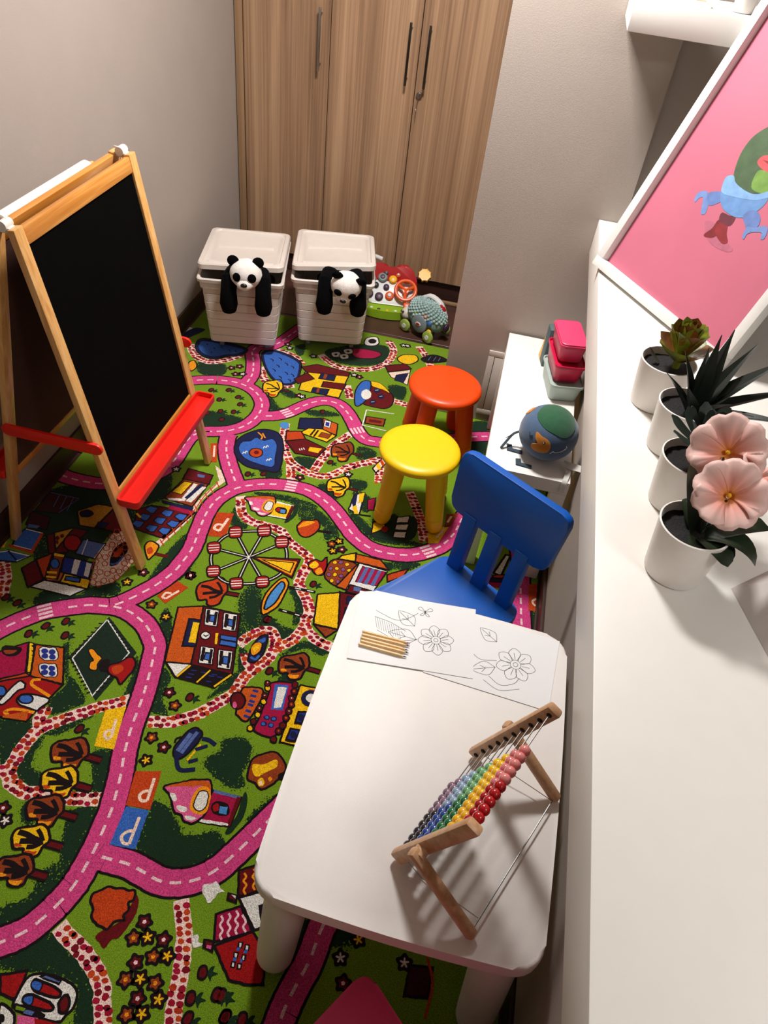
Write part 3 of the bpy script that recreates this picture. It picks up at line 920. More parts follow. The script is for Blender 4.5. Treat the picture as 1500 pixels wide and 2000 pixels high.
# ------------------------------------------------------------------ paper sheets and pencils on the table
PAPER = mat('white_paper', rgb(238, 238, 238), 0.8, 0.005)
INK = mat('black_ink', rgb(40, 40, 42), 0.8, 0.05)
INKG = mat('grey_ink', rgb(92, 92, 96), 0.8, 0.05)


def strokes(name, parent, polylines, w, z, m, close=()):
    bm = MB()
    for pi, pl in enumerate(polylines):
        q = spline([(x, y, z) for x, y in pl], 5)
        for a, b in zip(q, q[1:]):
            d = (b - a)
            if d.length < 1e-6:
                continue
            s = Vector((-d.y, d.x, 0)).normalized() * w / 2
            bm.raw([a - s, b - s, b + s, a + s], [(0, 1, 2, 3)])
    return bm.build(name, m, parent)


def flower_lines(cx, cy, r, n=6, rot=0.0):
    out = []
    for k in range(n):
        a = rot + 2 * PI * k / n
        p = lambda rr, da: (cx + rr * math.cos(a + da), cy + rr * math.sin(a + da))
        out.append([p(0.28 * r, -0.35), p(0.75 * r, -0.42), p(r, 0.0), p(0.75 * r, 0.42), p(0.28 * r, 0.35)])
        out.append([p(0.32 * r, 0), p(0.7 * r, 0.05)])
    out.append([(cx + 0.27 * r * math.cos(t), cy + 0.27 * r * math.sin(t)) for t in [2 * PI * i / 10 for i in range(11)]])
    out.append([(cx + 0.12 * r * math.cos(t), cy + 0.12 * r * math.sin(t)) for t in [2 * PI * i / 8 for i in range(9)]])
    return out


def leaf_lines(x, y, L, a, w=0.32):
    c, s = math.cos(a), math.sin(a)
    f = lambda u, v: (x + L * (u * c - v * s), y + L * (u * s + v * c))
    return [[f(0, 0), f(0.35, w), f(0.75, w * 0.6), f(1, 0)], [f(0, 0), f(0.35, -w), f(0.75, -w * 0.6), f(1, 0)], [f(0, 0), f(0.9, 0)], [f(0.4, 0), f(0.6, w * 0.5)], [f(0.4, 0), f(0.6, -w * 0.5)]]


s2 = thing('paper_sheet', 'white colouring sheet lying under the other by table edge', 'paper', (0.1045, 0.270, 0.4806), (0, 0, math.radians(-4.5)), 'colouring sheets')
MB().box((0, 0, 0.0006), (0.297, 0.21, 0.0012)).build('sheet', PAPER, s2)
L = flower_lines(0.055, -0.005, 0.048, 7) + leaf_lines(0.01, -0.03, 0.06, 3.6) + leaf_lines(0.0, 0.045, 0.055, 2.6) + [[(0.01, -0.01), (-0.03, -0.02), (-0.06, 0.0)], [(0.0, -0.06), (0.03, -0.075), (0.06, -0.06), (0.07, -0.04)], [(-0.01, -0.075), (0.03, -0.09), (0.075, -0.07)]]
strokes('line_drawing', s2, L, 0.0011, 0.00128, INK)['kind'] = 'stuff'
s1 = thing('paper_sheet', 'white colouring sheet with pencils on it', 'paper', (-0.0935, 0.282, 0.4820), (0, 0, math.radians(5.3)), 'colouring sheets')
MB().box((0, 0, 0.0006), (0.297, 0.21, 0.0012)).build('sheet', PAPER, s1)
L = flower_lines(0.055, -0.012, 0.044, 8, 0.2) + leaf_lines(0.008, -0.02, 0.07, 3.0) + leaf_lines(0.0, 0.02, 0.06, 2.4) + [[(0.01, -0.02), (-0.04, -0.03), (-0.09, -0.01)], [(-0.02, 0.0), (-0.06, 0.02), (-0.10, 0.03)], [(-0.10, 0.05), (-0.05, 0.03), (-0.02, 0.04), (0.005, 0.062)]]
bx, by = 0.022, 0.070      # small butterfly
L += [[(bx, by), (bx + 0.012, by + 0.014), (bx + 0.018, by + 0.006), (bx, by)], [(bx, by), (bx - 0.012, by + 0.014), (bx - 0.018, by + 0.006), (bx, by)], [(bx, by), (bx + 0.012, by - 0.012), (bx + 0.004, by - 0.012), (bx, by)], [(bx, by), (bx - 0.012, by - 0.012), (bx - 0.004, by - 0.012), (bx, by)], [(bx, by + 0.006), (bx, by - 0.008)]]
strokes('line_drawing', s1, L, 0.0011, 0.00128, INK)['kind'] = 'stuff'
strokes('shading', s1, [[(-0.10 + 0.006 * i, 0.03 - 0.002 * i), (-0.09 + 0.006 * i, -0.005 - 0.002 * i)] for i in range(11)], 0.0008, 0.00128, INKG)['kind'] = 'stuff'

PWOOD = wood('pencil_wood', [rgb(222, 182, 122), rgb(238, 206, 152)], (60, 60, 60), (200, 200, 200), 0.5)
tips = [(120, 30, 40), (70, 40, 90), (40, 40, 110), (30, 30, 60), (26, 26, 30)]
wheres = ['topmost of the row', 'second from top', 'middle of the row', 'fourth from top', 'lowest of the row']
for k in range(5):
    yy = 0.2465 - 0.0098 * k
    sx = (-0.213, -0.2125, -0.213, -0.211, -0.2135)[k]
    pc = thing('pencil', 'natural wood colouring pencil on paper sheet, ' + wheres[k], 'pencil', (sx, yy, 0.48325 + 0.0037), (0, 0, math.radians((-1.0, -0.4, -1.6, -0.8, -2.2)[k])), 'natural wood pencils')
    MB().tube([(0, 0, 0), (0.098, 0, 0), (0.110, 0, 0)], [0.0040, 0.0040, 0.0017], 6).build('shaft', PWOOD, pc)
    MB().tube([(0.1095, 0, 0), (0.117, 0, 0)], [0.00175, 0.0005], 8).build('lead_tip', mat('lead_%d' % k, rgb(*tips[k]), 0.5, 0.0), pc)
    MB().tube([(-0.0006, 0, 0), (0.0, 0, 0)], [0.0036, 0.0039], 6).build('end', mat('pencil_end_%d' % k, rgb(60, 40, 30), 0.5, 0.0), pc)

# ------------------------------------------------------------------ leaning picture frame on the counter
pf = thing('picture_frame', 'large white picture frame with pink poster leaning on the counter', 'picture', (0.1982, 1.5101, 0.9534))
FA, FT, FW, FHt = -0.9883, 0.3851, 0.612, 0.862
fe = Vector((math.cos(FA), math.sin(FA), 0))
fnb = Vector((-fe.y, fe.x, 0))
fu = Vector((0, 0, 1)) * math.cos(FT) + fnb * math.sin(FT)
fn = fe.cross(fu)        # towards the viewer
FM = Matrix((fe, fu, fn)).transposed().to_4x4()
FRM = mat('frame_white', rgb(216, 213, 208), 0.45, 0.015)
bw, dp = 0.030, 0.030
for c, s in (((FW / 2, bw / 2, 0), (FW, bw, dp)), ((FW / 2, FHt - bw / 2, 0), (FW, bw, dp)), ((bw / 2, FHt / 2, 0), (bw, FHt - 2 * bw, dp)), ((FW - bw / 2, FHt / 2, 0), (bw, FHt - 2 * bw, dp))):
    MB().box(c, s, bev=0.0012, M=FM).build('frame_bar', FRM, pf)
po = MB().box((FW / 2, FHt / 2, -0.010), (FW - 2 * bw + 0.006, FHt - 2 * bw + 0.006, 0.003), M=FM).build('poster', mat('pink_poster', rgb(184, 98, 118), 0.45, 0.04, 5), pf)
MB().box((FW / 2, FHt / 2, -0.0125), (FW - 0.02, FHt - 0.02, 0.002), M=FM).build('backing', SKIRT, pf)
FIG = [
 ('shadow', (168, 92, 112), [(.270, .268), (.300, .272), (.350, .252), (.400, .246), (.392, .232), (.340, .226), (.300, .236), (.272, .256)], 1),
 ('boot', (112, 26, 32), [(0.3018, 0.2844), (0.3265, 0.2893), (0.3333, 0.2746), (0.326, 0.2444), (0.3023, 0.2335), (0.2898, 0.237), (0.301, 0.2601)], 1),
 ('boot', (128, 30, 36), [(0.3119, 0.2829), (0.3344, 0.2898), (0.3544, 0.2664), (0.3738, 0.2516), (0.3629, 0.2417), (0.3297, 0.2491), (0.3099, 0.2641)], 1),
 ('shorts', (96, 34, 48), [(0.2971, 0.303), (0.3256, 0.3065), (0.3448, 0.3119), (0.3464, 0.2863), (0.3069, 0.2837)], 1),
 ('arm', (92, 118, 172), [(0.2567, 0.3447), (0.2199, 0.3299), (0.2205, 0.3123), (0.2449, 0.3016), (0.2649, 0.3159), (0.2706, 0.3271)], 1),
 ('hand', (104, 130, 182), [(0.2084, 0.3282), (0.1853, 0.3159), (0.1856, 0.298), (0.1944, 0.2896), (0.1984, 0.3033), (0.2089, 0.3106), (0.2232, 0.2925), (0.2374, 0.2745), (0.2498, 0.2798), (0.2418, 0.3003), (0.2214, 0.3157)], 1),
 ('torso', (94, 134, 184), [(0.2567, 0.3447), (0.2697, 0.3238), (0.2955, 0.3112), (0.3314, 0.309), (0.3638, 0.3173), (0.3903, 0.3457), (0.3986, 0.3716), (0.3894, 0.3844), (0.3475, 0.3645), (0.3056, 0.3501)], 1),
 ('head', (62, 86, 54), [(.2604, .5263), (.2342, .4908), (.2294, .4563), (.2365, .4254), (.2538, .3924), (.2765, .3785), (.3219, .3738), (.3616, .3815), (.3902, .3985), (.44, .43), (.455, .48), (.43, .54), (.37, .575), (.31, .568)], 1),
 ('chin', (104, 142, 58), [(.3152, .4269), (.3526, .4356), (.41, .452), (.43, .43), (.3902, .3985), (.3651, .3856), (.3279, .3875)], 1),
 ('lips', (214, 74, 80), [(.3187, .469), (.2982, .4589), (.2961, .4418), (.3244, .4332), (.3526, .4356), (.39, .452), (.392, .478), (.355, .482)], 1),
 ('lip_line', (130, 36, 44), [(.305, .452), (.33, .456), (.37, .466), (.37, .461), (.33, .449)], 0),
 ('collar', (118, 158, 202), [(0.2559, 0.3904), (0.237, 0.3803), (0.2418, 0.3591), (0.2588, 0.3427), (0.3056, 0.3501), (0.3627, 0.3651), (0.3914, 0.3825), (0.43, .41), (.41, .42), (0.3616, 0.3815), (0.3219, 0.3738), (0.2765, 0.3785)], 1),
 ('arm', (92, 116, 170), [(0.3625, 0.3224), (0.3718, 0.3407), (0.393, 0.3469), (0.417, 0.3347), (0.4222, 0.3144), (0.3979, 0.3035), (0.3775, 0.3117)], 1),
 ('hand', (104, 130, 182), [(0.3959, 0.3055), (0.4169, 0.312), (0.4395, 0.3278), (0.4552, 0.3235), (0.4631, 0.3046), (0.4546, 0.2978), (0.4454, 0.3106), (0.4249, 0.3042), (0.41, 0.2917), (0.412, 0.2781), (0.4015, 0.282)], 1),
]
for k, (nm, col, pts, sm) in enumerate(FIG):
    q = [(v.x, v.y) for v in spline(pts, 4, True)] if sm else pts
    MB().prism(q, -0.0083, -0.0080 + 0.00006 * k, M=FM).build('printed_' + nm, mat('poster_' + nm + str(k), rgb(*col), 0.5, 0.14, 45), po)

# ------------------------------------------------------------------ potted plants on the counter
POTM = mat('pot_white', rgb(232, 226, 220), 0.5, 0.02, 40)
SOIL = mat('black_soil', rgb(22, 20, 20), 0.9, 0.5, 220, 1.0, 260)
ZL = 0.9475


def make_pot(label, loc, rt=0.0645, rb=0.0535, h=0.118):
    p = thing('potted_plant', label, 'potted plant', (loc[0], loc[1], ZL), (0, 0, 0), 'potted plants on the counter')
    MB().lathe([(rb - 0.006, 0), (rb - 0.001, 0.002), (rb, 0.006), (rt - 0.001, h - 0.004), (rt, h), (rt - 0.003, h + 0.001), (rt - 0.005, h - 0.004), (rt - 0.007, h - 0.018)], 44, cap1=False).build('pot', POTM, p)
    so = MB()
    rr = [[Vector((rad * math.cos(2 * PI * i / 36), rad * math.sin(2 * PI * i / 36), h - 0.017 + 0.003 * noise.noise(Vector((rad * 90 * math.cos(2 * PI * i / 36), rad * 90 * math.sin(2 * PI * i / 36), loc[1] * 9))))) for i in range(36)] for rad in (rt - 0.0065, 0.045, 0.03, 0.015, 0.003)]
    so.loft(rr, False, True).build('soil', SOIL, p)
    return p


def leaf(mb, base, az, el, L, W, curl=0.0, thick=0.004, fold=0.25, n=8, tip=0.5, prof=None):
    """a leaf with thickness: base point, azimuth, elevation, length, half width; curl bends it down(+)"""
    base = Vector(base)
    rings = []
    pos = base.copy()
    e = el
    for i in range(n + 1):
        t = i / n
        d = Vector((math.cos(az) * math.cos(e), math.sin(az) * math.cos(e), math.sin(e)))
        s = Vector((-math.sin(az), math.cos(az), 0))
        u = s.cross(d) * -1
        if u.z < 0 and e < PI / 2:
            u = -u
        w = prof(t) if prof else math.sin(PI * min(1, 0.18 + 0.82 * t)) ** tip
        w = max(w, 0.04) * W
        th = thick * max(0.15, 1 - t)
        rings.append([pos - s * w + u * w * fold, pos - u * th, pos + s * w + u * w * fold, pos + u * th * 0.3])
        pos = pos + d * (L / n)
        e -= curl / n
    mb.loft(rings)
    return mb


def lm(name, a, rough=0.45, var=0.25):
    return mat(name, rgb(*a), rough, var, 60, 0.1, 200)


DKG = lm('leaf_dark_green', (26, 42, 22))
ALOE = lm('leaf_aloe_black_green', (14, 24, 14), 0.4)
SUCC = lm('leaf_grey_green', (40, 52, 44), 0.4)
ECHE = lm('leaf_olive', (116, 122, 34), 0.35, 0.35)
ECHR = lm('leaf_olive_red', (122, 76, 30), 0.35, 0.35)
PETM = bpy.data.materials.new('petal_pink')
PETM.use_nodes = True
nt = PETM.node_tree
b_ = nt.nodes['Principled BSDF']
b_.inputs['Roughness'].default_value = 0.6
b_.inputs['Subsurface Weight'].default_value = 0.0
at_ = nt.nodes.new('ShaderNodeAttribute')
at_.attribute_name = 'Col'
nt.links.new(at_.outputs['Color'], b_.inputs['Base Color'])

# 1: pink primrose, nearest
p1 = make_pot('white pot of pink artificial primroses, nearest on counter', (0.357, 0.200))
H0 = 0.10
for az, el, L, W, cu in ((2.45, 1.15, 0.125, 0.026, 0.2), (-0.35, 0.75, 0.115, 0.026, 2.0), (-1.0, 0.5, 0.075, 0.026, 1.2), (0.25, 0.75, 0.12, 0.030, 1.2), (0.9, 0.6, 0.10, 0.030, 1.0), (-1.9, 0.4, 0.045, 0.016, 0.8), (1.9, 0.7, 0.07, 0.022, 1.0), (-0.7, 0.25, 0.065, 0.030, 0.9)):
    leaf(MB(), (0.010 * math.cos(az) + 0.012, 0.010 * math.sin(az), H0), az, el, L, W, cu, 0.0012, 0.15, 10).build('leaf', DKG, p1)


def flower(parent, c, nrm, R, rotz):
    nrm = Vector(nrm).normalized()
    M = T(*c) @ nrm.to_track_quat('Z', 'Y').to_matrix().to_4x4() @ RZ(rotz)
    cols_in, cols_mid, cols_out = rgb(236, 150, 24), rgb(226, 150, 136), rgb(232, 194, 186)
    fo = None
    for k in range(5):
        a0 = 2 * PI * k / 5
        vs, fs, cl = [], [], []
        na, nr = 10, 8
        for j in range(nr + 1):
            t = j / nr
            for i in range(na + 1):
                s = i / na - 0.5
                wide = 0.50 + 0.36 * math.sin(PI * min(1, t * 1.05) * 0.62)
                a = a0 + s * 2 * PI / 5 * (1.0 + 0.38 * t)
                edge = 1 - 0.22 * (2 * abs(s)) ** 2.6 - 0.10 * math.exp(-(s / 0.07) ** 2)
                r = 0.004 + R * t * (edge * t + (1 - t))
                z = -0.020 + 0.034 * (t ** 0.8) - 0.014 * t ** 3 + 0.006 * t * math.sin(9 * s + k * 2) + 0.0016 * (1 if k % 2 else -1) * t
                z += 0.0012 * math.sin(s * 40) * t
                vs.append(M @ Vector((r * math.cos(a), r * math.sin(a), z)))
                if t < 0.30:
                    w = t / 0.30
                    cc = [cols_in[q] * (1 - w) + cols_mid[q] * w for q in range(3)]
                else:
                    w = min(1, (t - 0.30) / 0.5)
                    cc = [cols_mid[q] * (1 - w) + cols_out[q] * w for q in range(3)]
                v = 1 + 0.10 * math.sin(s * 26 + k)
                cl.append([min(1, q * v) for q in cc] + [1])
        for j in range(nr):
            for i in range(na):
                q = j * (na + 1) + i
                fs.append((q, q + 1, q + na + 2, q + na + 1))
        me = bpy.data.meshes.new('petal')
        me.from_pydata(vs, [], fs)
        ca = me.color_attributes.new('Col', 'FLOAT_COLOR', 'POINT')
        for i, c4 in enumerate(cl):
            ca.data[i].color = c4
        for pgn in me.polygons:
            pgn.use_smooth = True
        me.materials.append(PETM)
        o = link('petal', me, parent)
        sm = o.modifiers.new('thickness', 'SOLIDIFY')
        sm.thickness = 0.0008


for c, nrm, R, rz in (((0.028, 0.004, 0.196), (-0.20, -0.62, 0.75), 0.061, 0.3), ((0.020, 0.085, 0.226), (-0.45, -0.62, 0.62), 0.066, 0.95), ((0.090, 0.070, 0.205), (0.45, 0.05, 0.80), 0.052, 0.0)):
    fl_ = MB().tube(spline([(0.014, 0.0, 0.10), (c[0] * 0.5, c[1] * 0.5, 0.14), (c[0], c[1], c[2] - 0.014)], 5), 0.0022, 8).build('stem', DKG, p1)
    flower(p1, c, nrm, R, rz)
    MB().ball(Vector(c) - Vector(nrm).normalized() * 0.011, 0.0045, n=10, m=8).build('flower_eye', TYELLOW, p1)

# 2: grey-green rosette
p2 = make_pot('white pot with dark grey-green rosette succulent behind the primroses', (0.373, 0.405))
random.seed(11)
for ring, (n, el, L, W) in enumerate(((9, 0.35, 0.075, 0.017), (8, 0.75, 0.068, 0.016), (6, 1.1, 0.05, 0.013), (3, 1.4, 0.03, 0.010))):
    for k in range(n):
        az = 2 * PI * (k + 0.5 * (ring % 2)) / n + random.uniform(-0.1, 0.1)
        leaf(MB(), (0.008 * math.cos(az) + 0.010, 0.008 * math.sin(az) + 0.004, 0.142 + 0.010 * ring), az, el, L * 1.12, W * 1.05, -0.35, 0.008, 0.10, 7, prof=lambda t: (0.45 + 0.9 * t - 0.35 * t * t if t < 0.8 else 0.95 * max(0.05, (1 - t) / 0.2) ** 0.5)).build('leaf', SUCC, p2)

MB().tube([(0.010, 0.004, 0.096), (0.010, 0.004, 0.172)], 0.008, 10).build('stem', SUCC, p2)

# 3: spiky aloe
p3 = make_pot('white pot with tall spiky dark aloe', (0.377, 0.598))
for az, el, L, W, cu in ((1.9, 1.45, 0.145, 0.016, -0.1), (1.2, 1.30, 0.15, 0.015, 0.2), (0.3, 0.85, 0.165, 0.017, 0.15), (0.05, 0.55, 0.17, 0.014, 0.1), (-0.35, 0.40, 0.175, 0.012, 0.25), (0.75, 1.0, 0.15, 0.013, 0.2), (2.6, 1.2, 0.11, 0.013, 0.2), (-1.2, 0.9, 0.10, 0.014, 0.2), (-2.2, 0.95, 0.095, 0.013, 0.1), (3.1, 0.9, 0.09, 0.012, 0.2), (1.5, 0.8, 0.12, 0.013, 0.2), (-0.8, 0.7, 0.11, 0.013, 0.3)):
    leaf(MB(), (0.010 * math.cos(az) + 0.016, 0.010 * math.sin(az), 0.100), az, el, L * 1.22, W * 1.45, cu, 0.006, 0.45, 9, prof=lambda t: max(0.03, 1.0 - t ** 1.5) * (0.85 + 0.3 * math.sin(PI * t))).build('leaf', ALOE, p3)

# 4: olive echeveria, farthest
p4 = make_pot('white pot with olive green echeveria, farthest on counter', (0.346, 0.772), 0.065, 0.054, 0.118)
random.seed(4)
for ring, (n, el, L, W) in enumerate(((7, 0.55, 0.062, 0.024), (7, 0.95, 0.068, 0.024), (6, 1.2, 0.064, 0.022), (4, 1.42, 0.052, 0.018))):
    for k in range(n):
        az = 2 * PI * (k + 0.5 * (ring % 2)) / n + random.uniform(-0.12, 0.12)
        leaf(MB(), (0.006 * math.cos(az) + 0.020, 0.006 * math.sin(az) + 0.006, 0.122 + 0.012 * ring), az, el, L * 1.18, W * 1.12, -0.25, 0.005, 0.28, 7, prof=lambda t: (0.35 + 0.95 * t if t < 0.7 else max(0.06, 1.0 - ((t - 0.7) / 0.3) ** 2.2) * 1.015)).build('leaf', ECHR if (k + ring) % 3 == 0 else ECHE, p4)
MB().tube([(0.020, 0.006, 0.096), (0.020, 0.006, 0.150)], 0.009, 10).build('stem', ECHE, p4)
leaf(MB(), (-0.02, 0.005, 0.104), 2.7, 0.5, 0.045, 0.008, -0.5, 0.003, 0.2).build('leaf', DKG, p4)

# white tent card at the right edge of the counter
tc_ = thing('tent_card', 'plain white folded tent card at the right edge of counter', 'card', (0.465, 0.186, ZL))
a_, b_v = Vector((0, 0, 0)), Vector((0.062, -0.205, 0))
w_ = Vector((0.115, 0.105, 0))
rdg = Vector((0.075, -0.004, 0.055))
MB().raw([a_, b_v, a_ + w_, b_v + w_, rdg, rdg + b_v * 0.93], [(0, 4, 2), (1, 3, 5), (0, 1, 5, 4), (2, 4, 5, 3), (0, 2, 3, 1)]).build('card', mat('card_white', rgb(196, 188, 182), 0.6, 0.02), tc_, ang=10)
ROADS = [
 [(-1.374,.227),(-1.326,.307),(-1.302,.341),(-1.277,.372),(-1.239,.409),(-1.202,.432),(-1.166,.451),(-1.121,.472),(-1.079,.481),(-1.041,.488),(-.998,.484),(-.953,.466),(-.922,.448),(-.889,.418),(-.862,.384),(-.851,.349),(-.836,.292),(-.823,.231),(-.814,.177),(-.805,.108),(-.788,.034),(-.77,-.022),(-.758,-.069),(-.748,-.117),(-.743,-.17),(-.74,-.222),(-.742,-.278),(-.748,-.321),(-.761,-.359),(-.777,-.392),(-.8,-.427),(-.839,-.459),(-.89,-.495)],
 [(-1.065,.483),(-1.04,.504),(-1.017,.531),(-.992,.566),(-.967,.604),(-.945,.649),(-.93,.692),(-.924,.734),(-.919,.783),(-.921,.827),(-.929,.877),(-.935,.925),(-.94,.977),(-.935,1.051),(-.91,1.111),(-.877,1.153),(-.824,1.188),(-.766,1.211),(-.704,1.223),(-.63,1.223),(-.565,1.196),(-.504,1.15),(-.449,1.093),(-.396,1.037),(-.341,1.001),(-.293,.99),(-.233,.993),(-.176,1.009),(-.122,1.045),(-.077,1.093),(-.043,1.171),(-.027,1.252),(.008,1.336),(.074,1.374),(.145,1.321),(.192,1.192),(.216,1.064),(.224,.965),(.235,.85),(.243,.773),(.241,.655),(.224,.532),(.188,.429),(.191,.326),(.261,.217)],
 [(-.894,1.166),(-.931,1.22),(-.973,1.285),(-1.008,1.355),(-1.028,1.419),(-1.029,1.455)],
 [(-1.225,1.803),(-1.132,1.813),(-1.044,1.782),(-.98,1.706),(-.966,1.615),(-.99,1.529),(-1.04,1.473),(-1.108,1.44),(-1.18,1.421),(-1.25,1.425),(-1.327,1.461),(-1.384,1.537),(-1.396,1.634),(-1.363,1.719),(-1.304,1.768),(-1.225,1.803)],
 [(-1.092,1.446),(-1.139,1.425),(-1.17,1.378),(-1.173,1.299),(-1.171,1.211),(-1.191,1.136),(-1.257,1.056),(-1.354,1.01),(-1.425,.998),(-1.503,1.001),(-1.582,1.021)],
 [(-1.094,1.814),(-1.095,1.903),(-1.125,2.002),(-1.16,2.085),(-1.146,2.14),(-1.096,2.16),(-1.064,2.219),(-1.026,2.345),(-.98,2.497)],
 [(-.952,1.612),(-.892,1.639),(-.85,1.678),(-.812,1.737),(-.772,1.789),(-.724,1.82),(-.667,1.816),(-.619,1.777),(-.577,1.72),(-.538,1.657),(-.496,1.612),(-.446,1.608),(-.348,1.629),(-.186,1.717),(-.025,1.799),(.113,1.849)],
 [(-.735,-.231),(-.713,-.232),(-.692,-.232),(-.643,-.232),(-.597,-.241),(-.557,-.249),(-.513,-.242),(-.471,-.222),(-.438,-.192),(-.411,-.15),(-.386,-.104),(-.367,-.068),(-.344,-.023),(-.305,.047),(-.246,.139),(-.162,.276),(-.043,.366),(.09,.401),(.2,.459)],
 [(-.117,-.134),(-.141,-.213),(-.152,-.262),(-.159,-.325),(-.173,-.376),(-.183,-.419),(-.188,-.459),(-.194,-.526)],
]
CROSS = [
 (-1.239,.409),
 (-.699,1.221),
 (-.122,1.043),
 (-.853,1.673),
 (-.542,1.656),
]
PATHS = [
 [(-.856,1.108),(-.821,1.025),(-.77,.991),(-.714,.987),(-.657,.979),(-.613,.938),(-.557,.904),(-.518,.875),(-.519,.804),(-.518,.755),(-.477,.702),(-.452,.655),(-.448,.595),(-.401,.55),(-.331,.533),(-.27,.523)],
 [(-.447,.591),(-.467,.529),(-.499,.493),(-.511,.475)],
 [(-.624,.461),(-.595,.509),(-.551,.54),(-.519,.509),(-.515,.456),(-.535,.406),(-.566,.401),(-.588,.434)],
 [(-.535,.406),(-.544,.394),(-.564,.352),(-.57,.311),(-.58,.284),(-.603,.253),(-.633,.216),(-.668,.183),(-.71,.156),(-.77,.139)],
 [(-.85,.19),(-.88,.169),(-.921,.143),(-.967,.106),(-1.005,.073),(-1.034,.046),(-1.044,.027),(-1.051,-.013),(-1.051,-.059),(-1.049,-.09),(-1.03,-.115),(-.998,-.129),(-.972,-.133),(-.938,-.125),(-.87,-.12),(-.832,-.112),(-.783,-.099)],
 [(-1.037,.044),(-1.054,.064),(-1.056,.104)],
 [(-1.049,-.09),(-1.091,-.108)],
 [(-.733,-.397),(-.702,-.413),(-.658,-.431),(-.619,-.453),(-.588,-.479),(-.567,-.513),(-.551,-.541),(-.536,-.572)],
 [(-.491,-.275),(-.471,-.313),(-.452,-.347),(-.442,-.38),(-.429,-.419),(-.421,-.465),(-.408,-.51),(-.398,-.539)],
 [(-.838,1.6),(-.809,1.484),(-.753,1.377),(-.688,1.332),(-.625,1.318),(-.571,1.334),(-.514,1.407),(-.458,1.454),(-.398,1.503)],
 [(-.558,1.627),(-.601,1.537),(-.625,1.436),(-.637,1.344)],
 [(-.737,1.352),(-.704,1.255)],
 [(-1.45,2.036),(-1.416,1.981),(-1.368,1.938),(-1.305,1.93),(-1.242,1.974),(-1.197,2.04)],
 [(-1.078,1.974),(-1.031,1.883),(-.964,1.856),(-.891,1.884)],
 [(-1.06,2.145),(-.971,2.122),(-.909,2.069)],
 [(-.851,2.18),(-.767,2.116),(-.686,2.111),(-.594,2.147),(-.532,2.229),(-.523,2.343),(-.565,2.429)],
 [(-.414,2.439),(-.363,2.357),(-.323,2.274)],
 [(-.665,1.972),(-.625,1.874)],
 [(-.438,1.928),(-.372,1.919)],
 [(-.401,1.488),(-.376,1.356)],
 [(-.248,1.342),(-.183,1.211),(-.144,1.093)],
 [(-1.497,.588),(-1.458,.539),(-1.424,.491),(-1.393,.42)],
]
